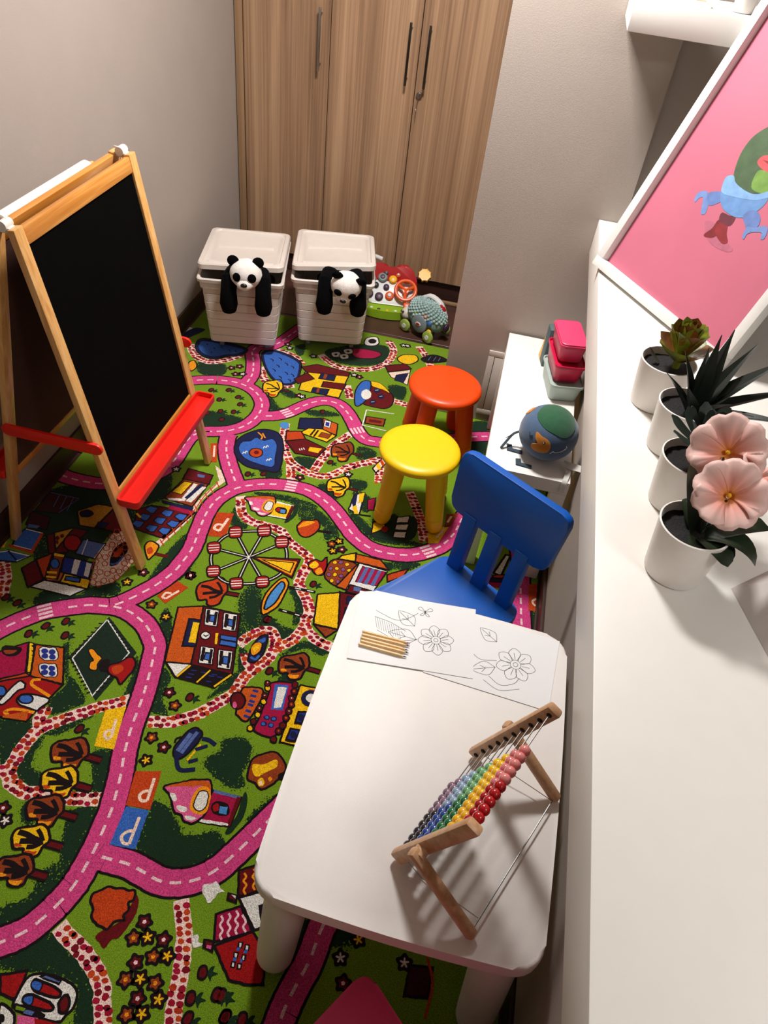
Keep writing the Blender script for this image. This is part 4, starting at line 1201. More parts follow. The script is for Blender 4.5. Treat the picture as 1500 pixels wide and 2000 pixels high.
BUSHES = [
 [(-.659,-.07),(-.618,-.074),(-.572,-.108),(-.546,-.132),(-.506,-.117),(-.475,-.101),(-.439,-.125),(-.454,-.162),(-.492,-.204),(-.536,-.223),(-.579,-.227),(-.618,-.206),(-.646,-.188),(-.654,-.146),(-.657,-.1)],
 [(-.553,.139),(-.5,.164),(-.468,.145),(-.458,.095),(-.464,.067),(-.446,.03),(-.481,.0159),(-.517,.027),(-.559,.049),(-.573,.063),(-.564,.091),(-.542,.111)],
 [(-.405,-.04),(-.352,.035),(-.338,.0021),(-.374,-.04),(-.4,-.066)],
 [(-.873,.0073),(-.827,.033),(-.802,-.04),(-.79,-.084),(-.863,-.098),(-.831,-.071),(-.845,-.034)],
 [(-.845,-.144),(-.776,-.122),(-.773,-.195),(-.779,-.258),(-.801,-.313),(-.824,-.319),(-.808,-.273),(-.828,-.22),(-.844,-.171)],
 [(-.836,-.298),(-.787,-.26),(-.761,-.282),(-.772,-.341),(-.81,-.385),(-.855,-.434),(-.88,-.396),(-.837,-.362),(-.831,-.329)],
 [(-.824,-.483),(-.736,-.411),(-.68,-.436),(-.636,-.457),(-.598,-.488),(-.561,-.55),(-.607,-.562),(-.634,-.497),(-.718,-.491),(-.809,-.507)],
 [(-1.158,.042),(-1.082,.051),(-1.071,.067),(-1.06,.035),(-1.062,-.021),(-1.058,-.065),(-1.079,-.083)],
 [(-1.055,.212),(-1.02,.203),(-.967,.152),(-.985,.124),(-1.03,.088),(-1.059,.116),(-1.055,.145),(-1.045,.186)],
 [(-1.04,-.052),(-1.032,.0004),(-1.013,.023),(-1.013,-.024),(-1,-.065),(-.953,-.08),(-.948,-.113),(-1,-.116),(-1.032,-.09)],
 [(-1.019,.034),(-.958,.091),(-.922,.115),(-.95,.075),(-.984,.035)],
 [(-1.118,.285),(-1.11,.319),(-1.061,.23),(-1.054,.203)],
 [(-.881,.264),(-.899,.335),(-.864,.289),(-.849,.215),(-.87,.19)],
 [(-1.297,.446),(-1.27,.502),(-1.183,.499),(-1.149,.559),(-1.086,.585),(-1.062,.537),(-1.145,.499),(-1.238,.447),(-1.279,.422)],
 [(-.998,.619),(-.995,.697),(-.987,.788),(-.961,.867),(-.939,.803),(-.944,.714),(-.969,.66)],
 [(-.896,.5),(-.887,.532),(-.841,.46),(-.831,.408),(-.868,.441)],
 [(-1.404,.624),(-1.409,.691),(-1.354,.614),(-1.377,.587)],
 [(-1.481,.695),(-1.505,.802),(-1.512,.923),(-1.382,1),(-1.223,1.006),(-1.187,1.101),(-1.155,1.155),(-1.107,1.022),(-1.181,.919),(-1.144,.821),(-1.203,.787),(-1.223,.643),(-1.234,.575),(-1.358,.613),(-1.397,.613)],  # dark print around the houses, easel shade painted in with it
 [(-.688,.645),(-.649,.695),(-.595,.62),(-.523,.572),(-.466,.564),(-.505,.518),(-.592,.534),(-.646,.551)],
 [(-.545,.728),(-.488,.727),(-.461,.626),(-.486,.583),(-.505,.666)],
 [(-.563,.338),(-.601,.292),(-.641,.256),(-.613,.323),(-.588,.371),(-.566,.357)],
 [(-.803,.317),(-.79,.242),(-.776,.175),(-.727,.175),(-.766,.225),(-.768,.287)],
 [(-.432,.534),(-.337,.53),(-.367,.494),(-.415,.507),(-.488,.458),(-.459,.504)],
 [(-.616,.446),(-.589,.444),(-.572,.375),(-.581,.352)],
 [(-.734,1.397),(-.645,1.415),(-.635,1.351),(-.692,1.344)],
 [(-.969,1.785),(-.893,1.698),(-.821,1.766),(-.855,1.696),(-.927,1.661)],
 [(-1.356,1.91),(-1.292,1.948),(-1.228,1.924),(-1.212,1.857),(-1.269,1.817),(-1.331,1.837)],
 [(-.99,1.846),(-.903,1.845),(-.854,1.812),(-.883,1.784)],
 [(-.454,1.173),(-.391,1.078),(-.303,1.035),(-.17,1.057),(-.155,1.078),(-.314,1.081),(-.379,1.128)],
 [(-.242,.964),(-.14,.976),(-.188,.919)],
 [(-.488,1.336),(-.423,1.346),(-.42,1.296),(-.456,1.277)],
 [(-.507,1.514),(-.436,1.546),(-.424,1.494),(-.488,1.471)],
 [(-.81,1.149),(-.686,1.167),(-.567,1.147),(-.601,1.1),(-.675,1.134),(-.788,1.132)],
 [(-.636,1.111),(-.617,1.154),(-.583,1.094),(-.606,1.063)],
 [(-.838,2.225),(-.703,2.341),(-.565,2.377),(-.534,2.238),(-.637,2.158),(-.765,2.146)],
 [(-.987,2.205),(-.947,2.242),(-.928,2.149),(-.956,2.138)],
 [(-.482,2.043),(-.406,2.054),(-.396,1.953),(-.456,1.965)],
 [(-.789,1.721),(-.668,1.75),(-.643,1.728),(-.743,1.69)],
 [(-.512,1.038),(-.475,1.073),(-.461,1.021),(-.489,.985)],
 [(-.35,1.155),(-.27,1.199),(-.259,1.116),(-.33,1.093)],
 [(-.507,1.549),(-.442,1.551),(-.422,1.494),(-.488,1.471)],
 [(-.084,1.887),(.0088,1.922),(.01,1.851),(-.067,1.811)],
 [(-.079,1.749),(.0176,1.784),(.029,1.687),(-.055,1.668)],
 [(.26,.865),(.298,.88),(.298,.797),(.268,.798)],
 [(-.234,-.261),(-.193,-.232),(-.186,-.315),(-.202,-.362)],
 [(-.27,-.149),(-.117,-.03),(.0159,-.149),(-.115,-.286)],
 [(-.683,.68),(-.645,.71),(-.607,.634),(-.593,.561),(-.553,.52),(-.602,.516),(-.647,.545),(-.663,.617)],
 [(-.857,1.014),(-.847,1.061),(-.814,.985),(-.775,.97),(-.793,.939),(-.839,.957)],
 [(-.651,1.127),(-.584,1.135),(-.514,1.1),(-.453,1.035),(-.464,1.004),(-.544,1.067),(-.61,1.091)],
 [(-.378,.951),(-.282,.941),(-.21,.956),(-.221,.919),(-.31,.901)],
 [(-.946,.632),(-.914,.682),(-.905,.754),(-.886,.736),(-.892,.673),(-.916,.625)],
 [(-.866,1.306),(-.799,1.296),(-.78,1.336),(-.747,1.266),(-.801,1.24)],
 [(-.613,1.067),(-.594,1.102),(-.563,1.078),(-.582,1.037)],
 [(-.67,.537),(-.658,.574),(-.614,.501),(-.62,.454),(-.645,.471)],
 [(-.921,.446),(-.905,.465),(-.866,.425),(-.825,.357),(-.823,.319),(-.857,.383)],
 [(-.963,-.176),(-.954,-.145),(-.918,-.17),(-.918,-.204),(-.949,-.199)],
 [(-.468,.367),(-.45,.41),(-.417,.382),(-.438,.347)],
 [(-1.198,1.567),(-1.028,1.572),(-.996,1.546),(-1.082,1.476),(-1.169,1.47)],
 [(-.598,1.253),(-.564,1.281),(-.502,1.239),(-.522,1.201)],
 [(-.458,1.27),(-.408,1.272),(-.357,1.227),(-.384,1.173),(-.422,1.205)],
]
FLOWERS = [
 (-.552,-.342,'r'),
 (-.561,-.379,'o'),
 (-.531,-.37,'y'),
 (-.494,-.366,'r'),
 (-.502,-.404,'o'),
 (-.472,-.395,'y'),
 (-.534,-.424,'r'),
 (-.54,-.46,'o'),
 (-.51,-.451,'y'),
 (-.475,-.451,'o'),
 (-.499,-.487,'r'),
 (-.455,-.478,'y'),
 (-.508,-.52,'o'),
 (-.478,-.511,'y'),
 (-.942,.53,'o'),
 (-.878,.497,'y'),
 (-.753,.243,'r'),
 (-.72,.207,'o'),
 (-.739,.096,'o'),
 (-.695,.078,'r'),
 (-.724,.03,'y'),
 (-1.057,.594,'y'),
 (-1.026,.648,'r'),
 (-.875,.684,'r'),
 (-1.006,-.184,'r'),
 (-.983,-.211,'w'),
 (-1.2,1.916,'r'),
 (-1.17,1.941,'r'),
 (-1.165,1.875,'r'),
 (-1.135,1.887,'w'),
 (-.655,2.067,'w'),
 (-.628,2.059,'r'),
 (-.846,1.815,'r'),
 (-.831,1.813,'w'),
 (-.879,2.153,'w'),
 (-1.025,2.21,'r'),
 (-1.005,2.181,'w'),
 (-.503,1.364,'w'),
 (-.677,1.283,'r'),
 (-.489,2.418,'w'),
 (-.469,2.421,'w'),
 (-1.141,1.173,'w'),
 (-.874,.681,'r'),
 (-.463,.972,'o'),
 (-.442,.993,'y'),
 (-.421,.956,'r'),
 (-.451,.94,'y'),
 (-.061,-.256,'y'),
 (-.092,-.303,'w'),
 (-.073,-.351,'r'),
 (.054,-.277,'w'),
]
TULIPS = [
 (-.375,-.405),
 (-.381,-.458),
 (-.319,-.439),
 (-.372,-.498),
 (-.295,-.476),
 (-.259,-.47),
 (-.682,.244),
 (-1.199,.356),
 (-1.231,.319),
 (-1.151,.391),
 (-1.126,.343),
 (-.929,.066),
 (-1.372,.422),
 (-1.328,.412),
 (-.564,.579),
 (-.492,.394),
 (-1.21,1.718),
 (-1.14,1.745),
 (-1.237,1.657),
 (-1.151,1.665),
 (-1.083,1.708),
 (-1.056,1.661),
 (-1.161,1.55),
 (-1.115,1.586),
 (-1.062,1.602),
 (-1.089,1.53),
 (-.866,1.237),
 (-.81,1.256),
 (-.583,1.41),
 (-.705,1.736),
 (-.464,.768),
 (-.559,.578),
 (-.329,-.44),
 (-.297,-.476),
]
MOTIFS = [
 ('town_hall',0,[('f','orange',[(-.858,.544),(-.783,.572),(-.732,.352),(-.81,.338)],0,.006),('f','maroon',[(-.783,.572),(-.659,.574),(-.602,.351),(-.732,.351)],0,.006),('f','navy',[(-.806,.511),(-.772,.516),(-.744,.416),(-.784,.406)],0,.006),('f','yellow',[(-.789,.502),(-.769,.504),(-.751,.428),(-.772,.425)],0,0),('f','white',[(-.773,.565),(-.729,.57),(-.711,.506),(-.752,.502)],0,.004),('f','black',[(-.767,.562),(-.756,.563),(-.742,.512),(-.752,.512)],0,0),('f','black',[(-.74,.561),(-.73,.563),(-.717,.51),(-.726,.508)],0,0),('f','blue',[(-.749,.544),(-.732,.546),(-.726,.52),(-.742,.52)],0,.004),('f','white',[(-.712,.566),(-.667,.571),(-.649,.505),(-.692,.501)],0,.004),('f','black',[(-.705,.563),(-.694,.564),(-.681,.511),(-.691,.512)],0,0),('f','black',[(-.678,.563),(-.668,.565),(-.655,.509),(-.664,.507)],0,0),('f','blue',[(-.687,.545),(-.671,.547),(-.664,.52),(-.682,.52)],0,.004),('f','white',[(-.731,.422),(-.688,.427),(-.671,.367),(-.712,.362)],0,.004),('f','black',[(-.724,.42),(-.714,.421),(-.702,.371),(-.712,.371)],0,0),('f','black',[(-.699,.42),(-.69,.421),(-.676,.37),(-.685,.368)],0,0),('f','blue',[(-.707,.403),(-.692,.405),(-.685,.38),(-.703,.379)],0,.004),('f','white',[(-.675,.426),(-.63,.431),(-.612,.366),(-.653,.361)],0,.004),('f','black',[(-.668,.423),(-.658,.424),(-.643,.371),(-.653,.371)],0,0),('f','black',[(-.641,.424),(-.632,.425),(-.618,.369),(-.627,.368)],0,0),('f','blue',[(-.651,.406),(-.634,.408),(-.627,.381),(-.644,.38)],0,.004),('f','white',[(-.717,.467),(-.717,.46),(-.72,.453),(-.726,.449),(-.734,.449),(-.741,.452),(-.746,.459),(-.747,.466),(-.744,.473),(-.738,.477),(-.73,.477),(-.722,.474)],0,.004),('s','black',[(-.739,.464),(-.73,.46),(-.723,.469)],.004,0),('f','yellow',[(-.706,.482),(-.698,.483),(-.686,.443),(-.693,.441)],0,0),('f','blue',[(-.689,.479),(-.637,.485),(-.632,.468),(-.684,.463)],0,.004),('f','blue',[(-.683,.46),(-.631,.466),(-.626,.447),(-.678,.443)],0,.004),('f','white',[(-.806,.337),(-.732,.351),(-.757,.295)],0,.006),('f','black',[(-.731,.349),(-.602,.351),(-.635,.294),(-.753,.296)],0,.006),('s','yellow',[(-.732,.347),(-.754,.298)],.006,0),('s','yellow',[(-.669,.347),(-.691,.295)],.005,0),('s','yellow',[(-.604,.35),(-.637,.296)],.006,0),('s','dkblue',[(-.723,.331),(-.707,.333)],.003,0),('s','dkblue',[(-.726,.317),(-.709,.319)],.003,0),('s','dkblue',[(-.729,.304),(-.712,.306)],.003,0),('s','dkblue',[(-.693,.332),(-.677,.334)],.003,0),('s','dkblue',[(-.666,.327),(-.649,.329)],.003,0),('s','dkblue',[(-.66,.334),(-.643,.336)],.003,0),('s','dkblue',[(-.666,.307),(-.65,.309)],.003,0),('s','dkblue',[(-.641,.33),(-.625,.332)],.003,0)]),
 ('palace',0,[('f','yellow',[(-.396,.374),(-.283,.38),(-.29,.269),(-.297,.182),(-.396,.178),(-.398,.261)],0,.006),('f','orange',[(-.373,.368),(-.291,.378),(-.294,.357),(-.364,.366)],0,0),('f','orange',[(-.557,.31),(-.537,.325),(-.497,.327),(-.492,.281),(-.506,.216),(-.538,.225),(-.548,.241)],1,.006),('f','maroon',[(-.534,.278),(-.531,.264),(-.535,.252),(-.544,.245),(-.556,.246),(-.567,.253),(-.575,.266),(-.577,.28),(-.574,.292),(-.564,.299),(-.553,.298),(-.541,.29)],0,.006),('f','pink',[(-.552,.257),(-.551,.252),(-.552,.248),(-.554,.245),(-.558,.246),(-.561,.249),(-.564,.254),(-.565,.259),(-.565,.264),(-.562,.266),(-.559,.265),(-.555,.262)],0,0),('s','dkblue',[(-.525,.317),(-.508,.316)],.008,1),('s','dkblue',[(-.526,.299),(-.508,.299)],.008,1),('s','dkblue',[(-.523,.281),(-.506,.28)],.008,1),('s','dkblue',[(-.523,.269),(-.506,.268)],.008,1),('s','dkblue',[(-.522,.248),(-.505,.247)],.008,1),('s','dkblue',[(-.521,.23),(-.504,.229)],.008,1),('f','crimson',[(-.48,.357),(-.422,.374),(-.411,.352),(-.406,.258),(-.416,.192),(-.454,.186),(-.478,.197),(-.477,.238),(-.477,.323)],1,.006),('f','blue',[(-.469,.355),(-.429,.363),(-.42,.278),(-.453,.27)],0,0),('f','white',[(-.458,.348),(-.432,.354),(-.427,.285),(-.447,.277)],0,0),('f','navy',[(-.447,.244),(-.446,.24),(-.449,.236),(-.453,.234),(-.458,.234),(-.462,.235),(-.464,.239),(-.465,.243),(-.462,.247),(-.458,.25),(-.453,.25),(-.449,.248)],0,0),('f','navy',[(-.426,.245),(-.426,.241),(-.429,.237),(-.433,.235),(-.438,.235),(-.442,.237),(-.444,.24),(-.445,.245),(-.442,.248),(-.438,.251),(-.433,.251),(-.429,.249)],0,0),('f','navy',[(-.449,.223),(-.449,.219),(-.452,.215),(-.456,.212),(-.46,.212),(-.465,.214),(-.467,.218),(-.467,.222),(-.465,.226),(-.461,.228),(-.456,.228),(-.452,.227)],0,0),('f','navy',[(-.428,.225),(-.427,.22),(-.43,.216),(-.434,.214),(-.439,.214),(-.443,.216),(-.445,.22),(-.446,.224),(-.443,.228),(-.439,.23),(-.434,.23),(-.43,.228)],0,0),('f','blue',[(-.45,.243),(-.45,.241),(-.451,.238),(-.454,.237),(-.457,.237),(-.459,.238),(-.461,.24),(-.461,.243),(-.46,.245),(-.457,.247),(-.454,.247),(-.452,.246)],0,0),('f','blue',[(-.43,.244),(-.43,.242),(-.431,.239),(-.434,.238),(-.437,.238),(-.439,.239),(-.441,.241),(-.441,.244),(-.44,.246),(-.437,.248),(-.434,.248),(-.431,.247)],0,0),('f','blue',[(-.453,.222),(-.453,.219),(-.454,.217),(-.457,.215),(-.46,.215),(-.462,.216),(-.464,.219),(-.464,.221),(-.463,.224),(-.46,.225),(-.457,.225),(-.454,.224)],0,0),('f','blue',[(-.431,.224),(-.431,.221),(-.432,.218),(-.435,.217),(-.438,.217),(-.441,.218),(-.442,.22),(-.442,.223),(-.441,.226),(-.438,.227),(-.435,.227),(-.432,.226)],0,0),('f','yellow',[(-.477,.338),(-.476,.333),(-.478,.328),(-.482,.326),(-.487,.326),(-.491,.329),(-.494,.333),(-.494,.338),(-.493,.343),(-.489,.345),(-.484,.345),(-.48,.343)],0,.004),('f','yellow',[(-.473,.29),(-.473,.285),(-.475,.281),(-.478,.279),(-.483,.279),(-.487,.281),(-.49,.286),(-.491,.291),(-.489,.295),(-.485,.298),(-.48,.298),(-.476,.295)],0,.004),('f','yellow',[(-.475,.245),(-.475,.24),(-.476,.236),(-.48,.234),(-.485,.234),(-.489,.236),(-.492,.241),(-.492,.246),(-.49,.25),(-.487,.252),(-.482,.252),(-.478,.25)],0,.004),('f','yellow',[(-.481,.198),(-.48,.193),(-.482,.189),(-.486,.187),(-.49,.187),(-.494,.189),(-.497,.194),(-.498,.198),(-.496,.202),(-.492,.205),(-.488,.205),(-.484,.202)],0,.004),('f','maroon',[(-.482,.354),(-.482,.348),(-.484,.344),(-.487,.341),(-.492,.341),(-.497,.344),(-.499,.349),(-.5,.354),(-.498,.359),(-.494,.361),(-.49,.361),(-.485,.358)],0,.004),('f','maroon',[(-.476,.311),(-.476,.306),(-.478,.302),(-.481,.299),(-.486,.299),(-.49,.302),(-.493,.306),(-.494,.312),(-.492,.316),(-.488,.319),(-.483,.319),(-.479,.316)],0,.004),('f','maroon',[(-.477,.266),(-.477,.261),(-.479,.256),(-.482,.254),(-.487,.254),(-.491,.257),(-.494,.261),(-.494,.266),(-.493,.27),(-.489,.273),(-.484,.273),(-.48,.27)],0,.004),('f','maroon',[(-.48,.221),(-.48,.216),(-.481,.212),(-.485,.209),(-.489,.21),(-.494,.212),(-.496,.216),(-.497,.221),(-.495,.225),(-.491,.228),(-.487,.228),(-.483,.225)],0,.004),('f','maroon',[(-.402,.372),(-.402,.366),(-.404,.361),(-.408,.359),(-.413,.359),(-.418,.362),(-.421,.367),(-.422,.373),(-.419,.378),(-.415,.381),(-.41,.38),(-.405,.377)],0,.004),('f','maroon',[(-.397,.349),(-.397,.343),(-.399,.338),(-.403,.336),(-.408,.336),(-.413,.339),(-.416,.344),(-.416,.349),(-.414,.354),(-.41,.357),(-.405,.357),(-.4,.354)],0,.004),('f','maroon',[(-.398,.324),(-.398,.319),(-.4,.314),(-.404,.311),(-.409,.311),(-.413,.314),(-.416,.319),(-.417,.325),(-.415,.33),(-.411,.332),(-.406,.332),(-.401,.329)],0,.004),('f','maroon',[(-.392,.305),(-.391,.299),(-.394,.294),(-.398,.291),(-.403,.292),(-.407,.294),(-.41,.299),(-.411,.305),(-.408,.31),(-.404,.312),(-.399,.312),(-.395,.309)],0,.004),('f','maroon',[(-.393,.281),(-.392,.275),(-.394,.271),(-.398,.268),(-.403,.268),(-.408,.271),(-.411,.276),(-.411,.281),(-.409,.286),(-.405,.288),(-.4,.288),(-.396,.286)],0,.004),('f','maroon',[(-.393,.257),(-.393,.252),(-.395,.247),(-.399,.245),(-.404,.245),(-.408,.247),(-.411,.252),(-.412,.258),(-.41,.262),(-.406,.265),(-.401,.265),(-.396,.262)],0,.004),('f','maroon',[(-.395,.232),(-.395,.226),(-.397,.222),(-.401,.219),(-.406,.219),(-.41,.222),(-.413,.226),(-.414,.232),(-.411,.236),(-.407,.239),(-.403,.239),(-.398,.236)],0,.004),('f','maroon',[(-.401,.212),(-.401,.207),(-.403,.202),(-.407,.2),(-.411,.2),(-.416,.202),(-.419,.207),(-.419,.212),(-.417,.217),(-.413,.219),(-.408,.219),(-.404,.216)],0,.004),('f','maroon',[(-.406,.184),(-.406,.179),(-.407,.174),(-.411,.172),(-.416,.172),(-.421,.174),(-.423,.179),(-.424,.184),(-.422,.188),(-.418,.191),(-.413,.191),(-.409,.188)],0,.004),('f','orange',[(-.404,.347),(-.403,.345),(-.404,.344),(-.405,.343),(-.407,.343),(-.409,.344),(-.41,.345),(-.41,.347),(-.409,.349),(-.408,.35),(-.406,.35),(-.405,.349)],0,0),('f','orange',[(-.398,.303),(-.398,.301),(-.399,.299),(-.4,.298),(-.402,.298),(-.403,.299),(-.404,.301),(-.404,.303),(-.404,.305),(-.402,.305),(-.4,.305),(-.399,.304)],0,0),('f','orange',[(-.399,.256),(-.399,.254),(-.4,.252),(-.401,.251),(-.403,.251),(-.404,.252),(-.405,.254),(-.406,.256),(-.405,.257),(-.404,.258),(-.402,.258),(-.4,.257)],0,0),('f','orange',[(-.407,.21),(-.407,.208),(-.407,.207),(-.409,.206),(-.41,.206),(-.412,.207),(-.413,.208),(-.413,.21),(-.412,.212),(-.411,.213),(-.409,.213),(-.408,.212)],0,0),('f','white',[(-.49,.354),(-.49,.353),(-.49,.352),(-.491,.351),(-.492,.351),(-.493,.352),(-.494,.353),(-.494,.354),(-.493,.355),(-.492,.356),(-.491,.356),(-.49,.355)],0,0),('f','white',[(-.483,.309),(-.483,.308),(-.483,.307),(-.484,.307),(-.485,.307),(-.486,.307),(-.487,.308),(-.487,.309),(-.486,.31),(-.485,.311),(-.484,.311),(-.483,.31)],0,0),('f','white',[(-.484,.264),(-.484,.263),(-.484,.262),(-.485,.261),(-.486,.261),(-.487,.262),(-.487,.263),(-.488,.264),(-.487,.265),(-.486,.266),(-.485,.265),(-.484,.265)],0,0),('f','white',[(-.405,.322),(-.405,.321),(-.406,.32),(-.406,.32),(-.408,.32),(-.409,.32),(-.409,.321),(-.409,.322),(-.409,.323),(-.408,.324),(-.407,.324),(-.406,.323)],0,0),('f','white',[(-.4,.279),(-.4,.278),(-.4,.277),(-.401,.276),(-.402,.276),(-.403,.277),(-.404,.278),(-.404,.279),(-.403,.28),(-.402,.28),(-.401,.28),(-.4,.28)],0,0),('f','navy',[(-.33,.344),(-.329,.33),(-.336,.318),(-.347,.31),(-.361,.31),(-.373,.317),(-.381,.33),(-.381,.344),(-.375,.356),(-.363,.364),(-.349,.364),(-.337,.357)],0,0),('f','white',[(-.34,.342),(-.339,.334),(-.343,.327),(-.349,.323),(-.357,.323),(-.363,.327),(-.367,.333),(-.367,.341),(-.364,.348),(-.358,.352),(-.35,.352),(-.343,.348)],0,0),('f','dkblue',[(-.374,.284),(-.349,.289),(-.354,.25),(-.373,.247)],0,.006),('f','dkblue',[(-.379,.225),(-.351,.228),(-.356,.191),(-.381,.189)],0,.006),('f','navy',[(-.352,.27),(-.352,.264),(-.354,.259),(-.358,.256),(-.363,.257),(-.367,.26),(-.37,.265),(-.371,.271),(-.369,.276),(-.365,.279),(-.36,.278),(-.355,.275)],0,0),('f','navy',[(-.357,.211),(-.357,.205),(-.358,.2),(-.362,.197),(-.367,.197),(-.372,.201),(-.375,.206),(-.376,.212),(-.374,.217),(-.37,.22),(-.365,.22),(-.36,.216)],0,0)]),
 ('bench',0,[('f','navy',[(-.651,.143),(-.633,.157),(-.61,.141),(-.619,.096),(-.639,.058),(-.66,.063),(-.667,.091)],1,.006),('s','slate',[(-.641,.137),(-.655,.077)],.012,1),('s','slate',[(-.626,.146),(-.643,.074)],.01,1),('s','yellow',[(-.603,.113),(-.619,.058)],.006,1),('s','navy',[(-.652,.061),(-.628,.029),(-.588,.04)],.012,1),('s','navy',[(-.606,.13),(-.586,.131),(-.563,.122)],.012,1),('s','navy',[(-.614,.055),(-.593,.069)],.01,1),('s','navy',[(-.611,.094),(-.583,.114)],.01,1),('s','black',[(-.672,.098),(-.673,.11),(-.662,.12)],.006,1)]),
 ('ice_cream_kiosk',0,[('f','dkgreen',[(-.437,.0156),(-.424,-.0052),(-.42,-.052),(-.437,-.099),(-.45,-.095),(-.437,-.049),(-.441,-.0059)],1,0),('f','crimson',[(-.521,-.0034),(-.443,-.0022),(-.444,-.082),(-.524,-.09)],0,.006),('f','slate',[(-.519,.0005),(-.445,.0002),(-.445,-.0071),(-.517,-.0085)],0,0),('f','white',[(-.524,-.083),(-.448,-.075),(-.45,-.082),(-.523,-.091)],0,0),('f','maroon',[(-.454,-.0033),(-.443,-.0022),(-.444,-.082),(-.452,-.076)],0,0),('f','pink',[(-.647,-.028),(-.629,-.0144),(-.603,-.0009),(-.583,.0107),(-.562,.0167),(-.539,.021),(-.525,-.0002),(-.521,-.024),(-.516,-.066),(-.526,-.088),(-.54,-.1),(-.561,-.098),(-.574,-.086),(-.594,-.083),(-.606,-.067),(-.624,-.044)],1,.006),('f','orange',[(-.64,-.025),(-.615,-.0086),(-.582,.008),(-.546,.0169),(-.53,.0067),(-.53,-.0059),(-.555,.0017),(-.576,-.008),(-.598,-.012)],1,0),('f','white',[(-.624,-.04),(-.612,-.038),(-.601,-.05),(-.606,-.057),(-.614,-.053)],1,0),('f','white',[(-.594,-.066),(-.576,-.063),(-.564,-.067),(-.57,-.077),(-.585,-.077)],1,0),('f','white',[(-.564,-.085),(-.548,-.083),(-.532,-.084),(-.543,-.093),(-.557,-.093)],1,0),('f','amber',[(-.556,-.0025),(-.535,.001),(-.521,-.0155),(-.516,-.042),(-.516,-.064),(-.532,-.074),(-.554,-.069),(-.563,-.055),(-.565,-.024)],1,0),('f','white',[(-.551,-.0136),(-.537,-.0097),(-.526,-.021),(-.522,-.04),(-.524,-.056),(-.534,-.065),(-.548,-.061),(-.554,-.051),(-.555,-.027)],1,.003),('f','black',[(-.509,-.044),(-.5,-.028),(-.468,-.029),(-.458,-.054),(-.479,-.062),(-.5,-.058)],1,0),('f','red',[(-.505,-.045),(-.499,-.034),(-.491,-.036),(-.487,-.05),(-.497,-.055)],1,0),('f','sky',[(-.487,-.038),(-.467,-.036),(-.463,-.056),(-.483,-.057)],0,0)]),
 ('ice_cream_kiosk',0,[('f','dkgreen',[(-.642,1.135),(-.631,1.115),(-.629,1.07),(-.647,1.026),(-.659,1.03),(-.645,1.074),(-.647,1.115)],1,0),('f','yellow',[(-.721,1.12),(-.648,1.118),(-.652,1.042),(-.727,1.038)],0,.006),('f','white',[(-.719,1.124),(-.651,1.121),(-.651,1.114),(-.718,1.115)],0,0),('f','white',[(-.728,1.044),(-.656,1.049),(-.658,1.043),(-.727,1.037)],0,0),('f','maroon',[(-.659,1.118),(-.648,1.118),(-.652,1.042),(-.66,1.048)],0,0),('f','pink',[(-.838,1.103),(-.82,1.115),(-.795,1.126),(-.777,1.136),(-.757,1.141),(-.736,1.144),(-.724,1.124),(-.722,1.101),(-.719,1.06),(-.729,1.04),(-.743,1.029),(-.762,1.032),(-.774,1.044),(-.792,1.047),(-.802,1.063),(-.818,1.086)],1,.006),('f','orange',[(-.832,1.105),(-.808,1.119),(-.776,1.134),(-.742,1.141),(-.728,1.13),(-.729,1.119),(-.752,1.127),(-.771,1.118),(-.792,1.115)],1,0),('f','white',[(-.817,1.09),(-.806,1.091),(-.797,1.08),(-.802,1.073),(-.809,1.077)],1,0),('f','white',[(-.791,1.064),(-.774,1.066),(-.764,1.061),(-.769,1.052),(-.784,1.053)],1,0),('f','white',[(-.765,1.044),(-.749,1.046),(-.734,1.044),(-.746,1.036),(-.758,1.036)],1,0),('f','amber',[(-.752,1.123),(-.733,1.125),(-.721,1.109),(-.718,1.083),(-.719,1.062),(-.734,1.053),(-.754,1.06),(-.762,1.073),(-.762,1.103)],1,0),('f','white',[(-.749,1.112),(-.735,1.115),(-.726,1.104),(-.724,1.085),(-.726,1.07),(-.735,1.062),(-.749,1.067),(-.754,1.077),(-.753,1.099)],1,.003),('f','black',[(-.711,1.081),(-.702,1.096),(-.672,1.094),(-.665,1.069),(-.684,1.063),(-.703,1.068)],1,0),('f','red',[(-.707,1.08),(-.702,1.091),(-.694,1.089),(-.691,1.074),(-.701,1.07)],1,0),('f','sky',[(-.691,1.086),(-.672,1.087),(-.67,1.068),(-.688,1.067)],0,0)]),
 ('tree',0,[('f','brown',[(-.451,.075),(-.451,.11),(-.43,.131),(-.401,.146),(-.372,.132),(-.355,.106),(-.365,.073),(-.387,.042),(-.404,.033),(-.42,.045),(-.444,.051)],1,.006),('f','yellow',[(-.445,.094),(-.416,.104),(-.39,.125),(-.38,.108),(-.401,.085),(-.422,.064),(-.438,.074)],1,0),('f','yellow',[(-.398,.055),(-.397,.048),(-.399,.043),(-.403,.04),(-.408,.04),(-.412,.044),(-.416,.05),(-.417,.056),(-.415,.062),(-.411,.065),(-.406,.064),(-.402,.06)],0,0),('f','cream',[(-.403,.051),(-.402,.047),(-.403,.044),(-.405,.043),(-.407,.043),(-.409,.045),(-.411,.049),(-.412,.052),(-.411,.055),(-.409,.057),(-.407,.056),(-.404,.054)],0,0),('f','amber',[(-.382,.068),(-.382,.065),(-.383,.062),(-.385,.061),(-.388,.061),(-.39,.063),(-.392,.066),(-.392,.069),(-.391,.072),(-.389,.073),(-.387,.073),(-.384,.071)],0,0),('f','black',[(-.369,.085),(-.355,.099),(-.342,.088),(-.352,.072),(-.365,.073)],1,0)]),
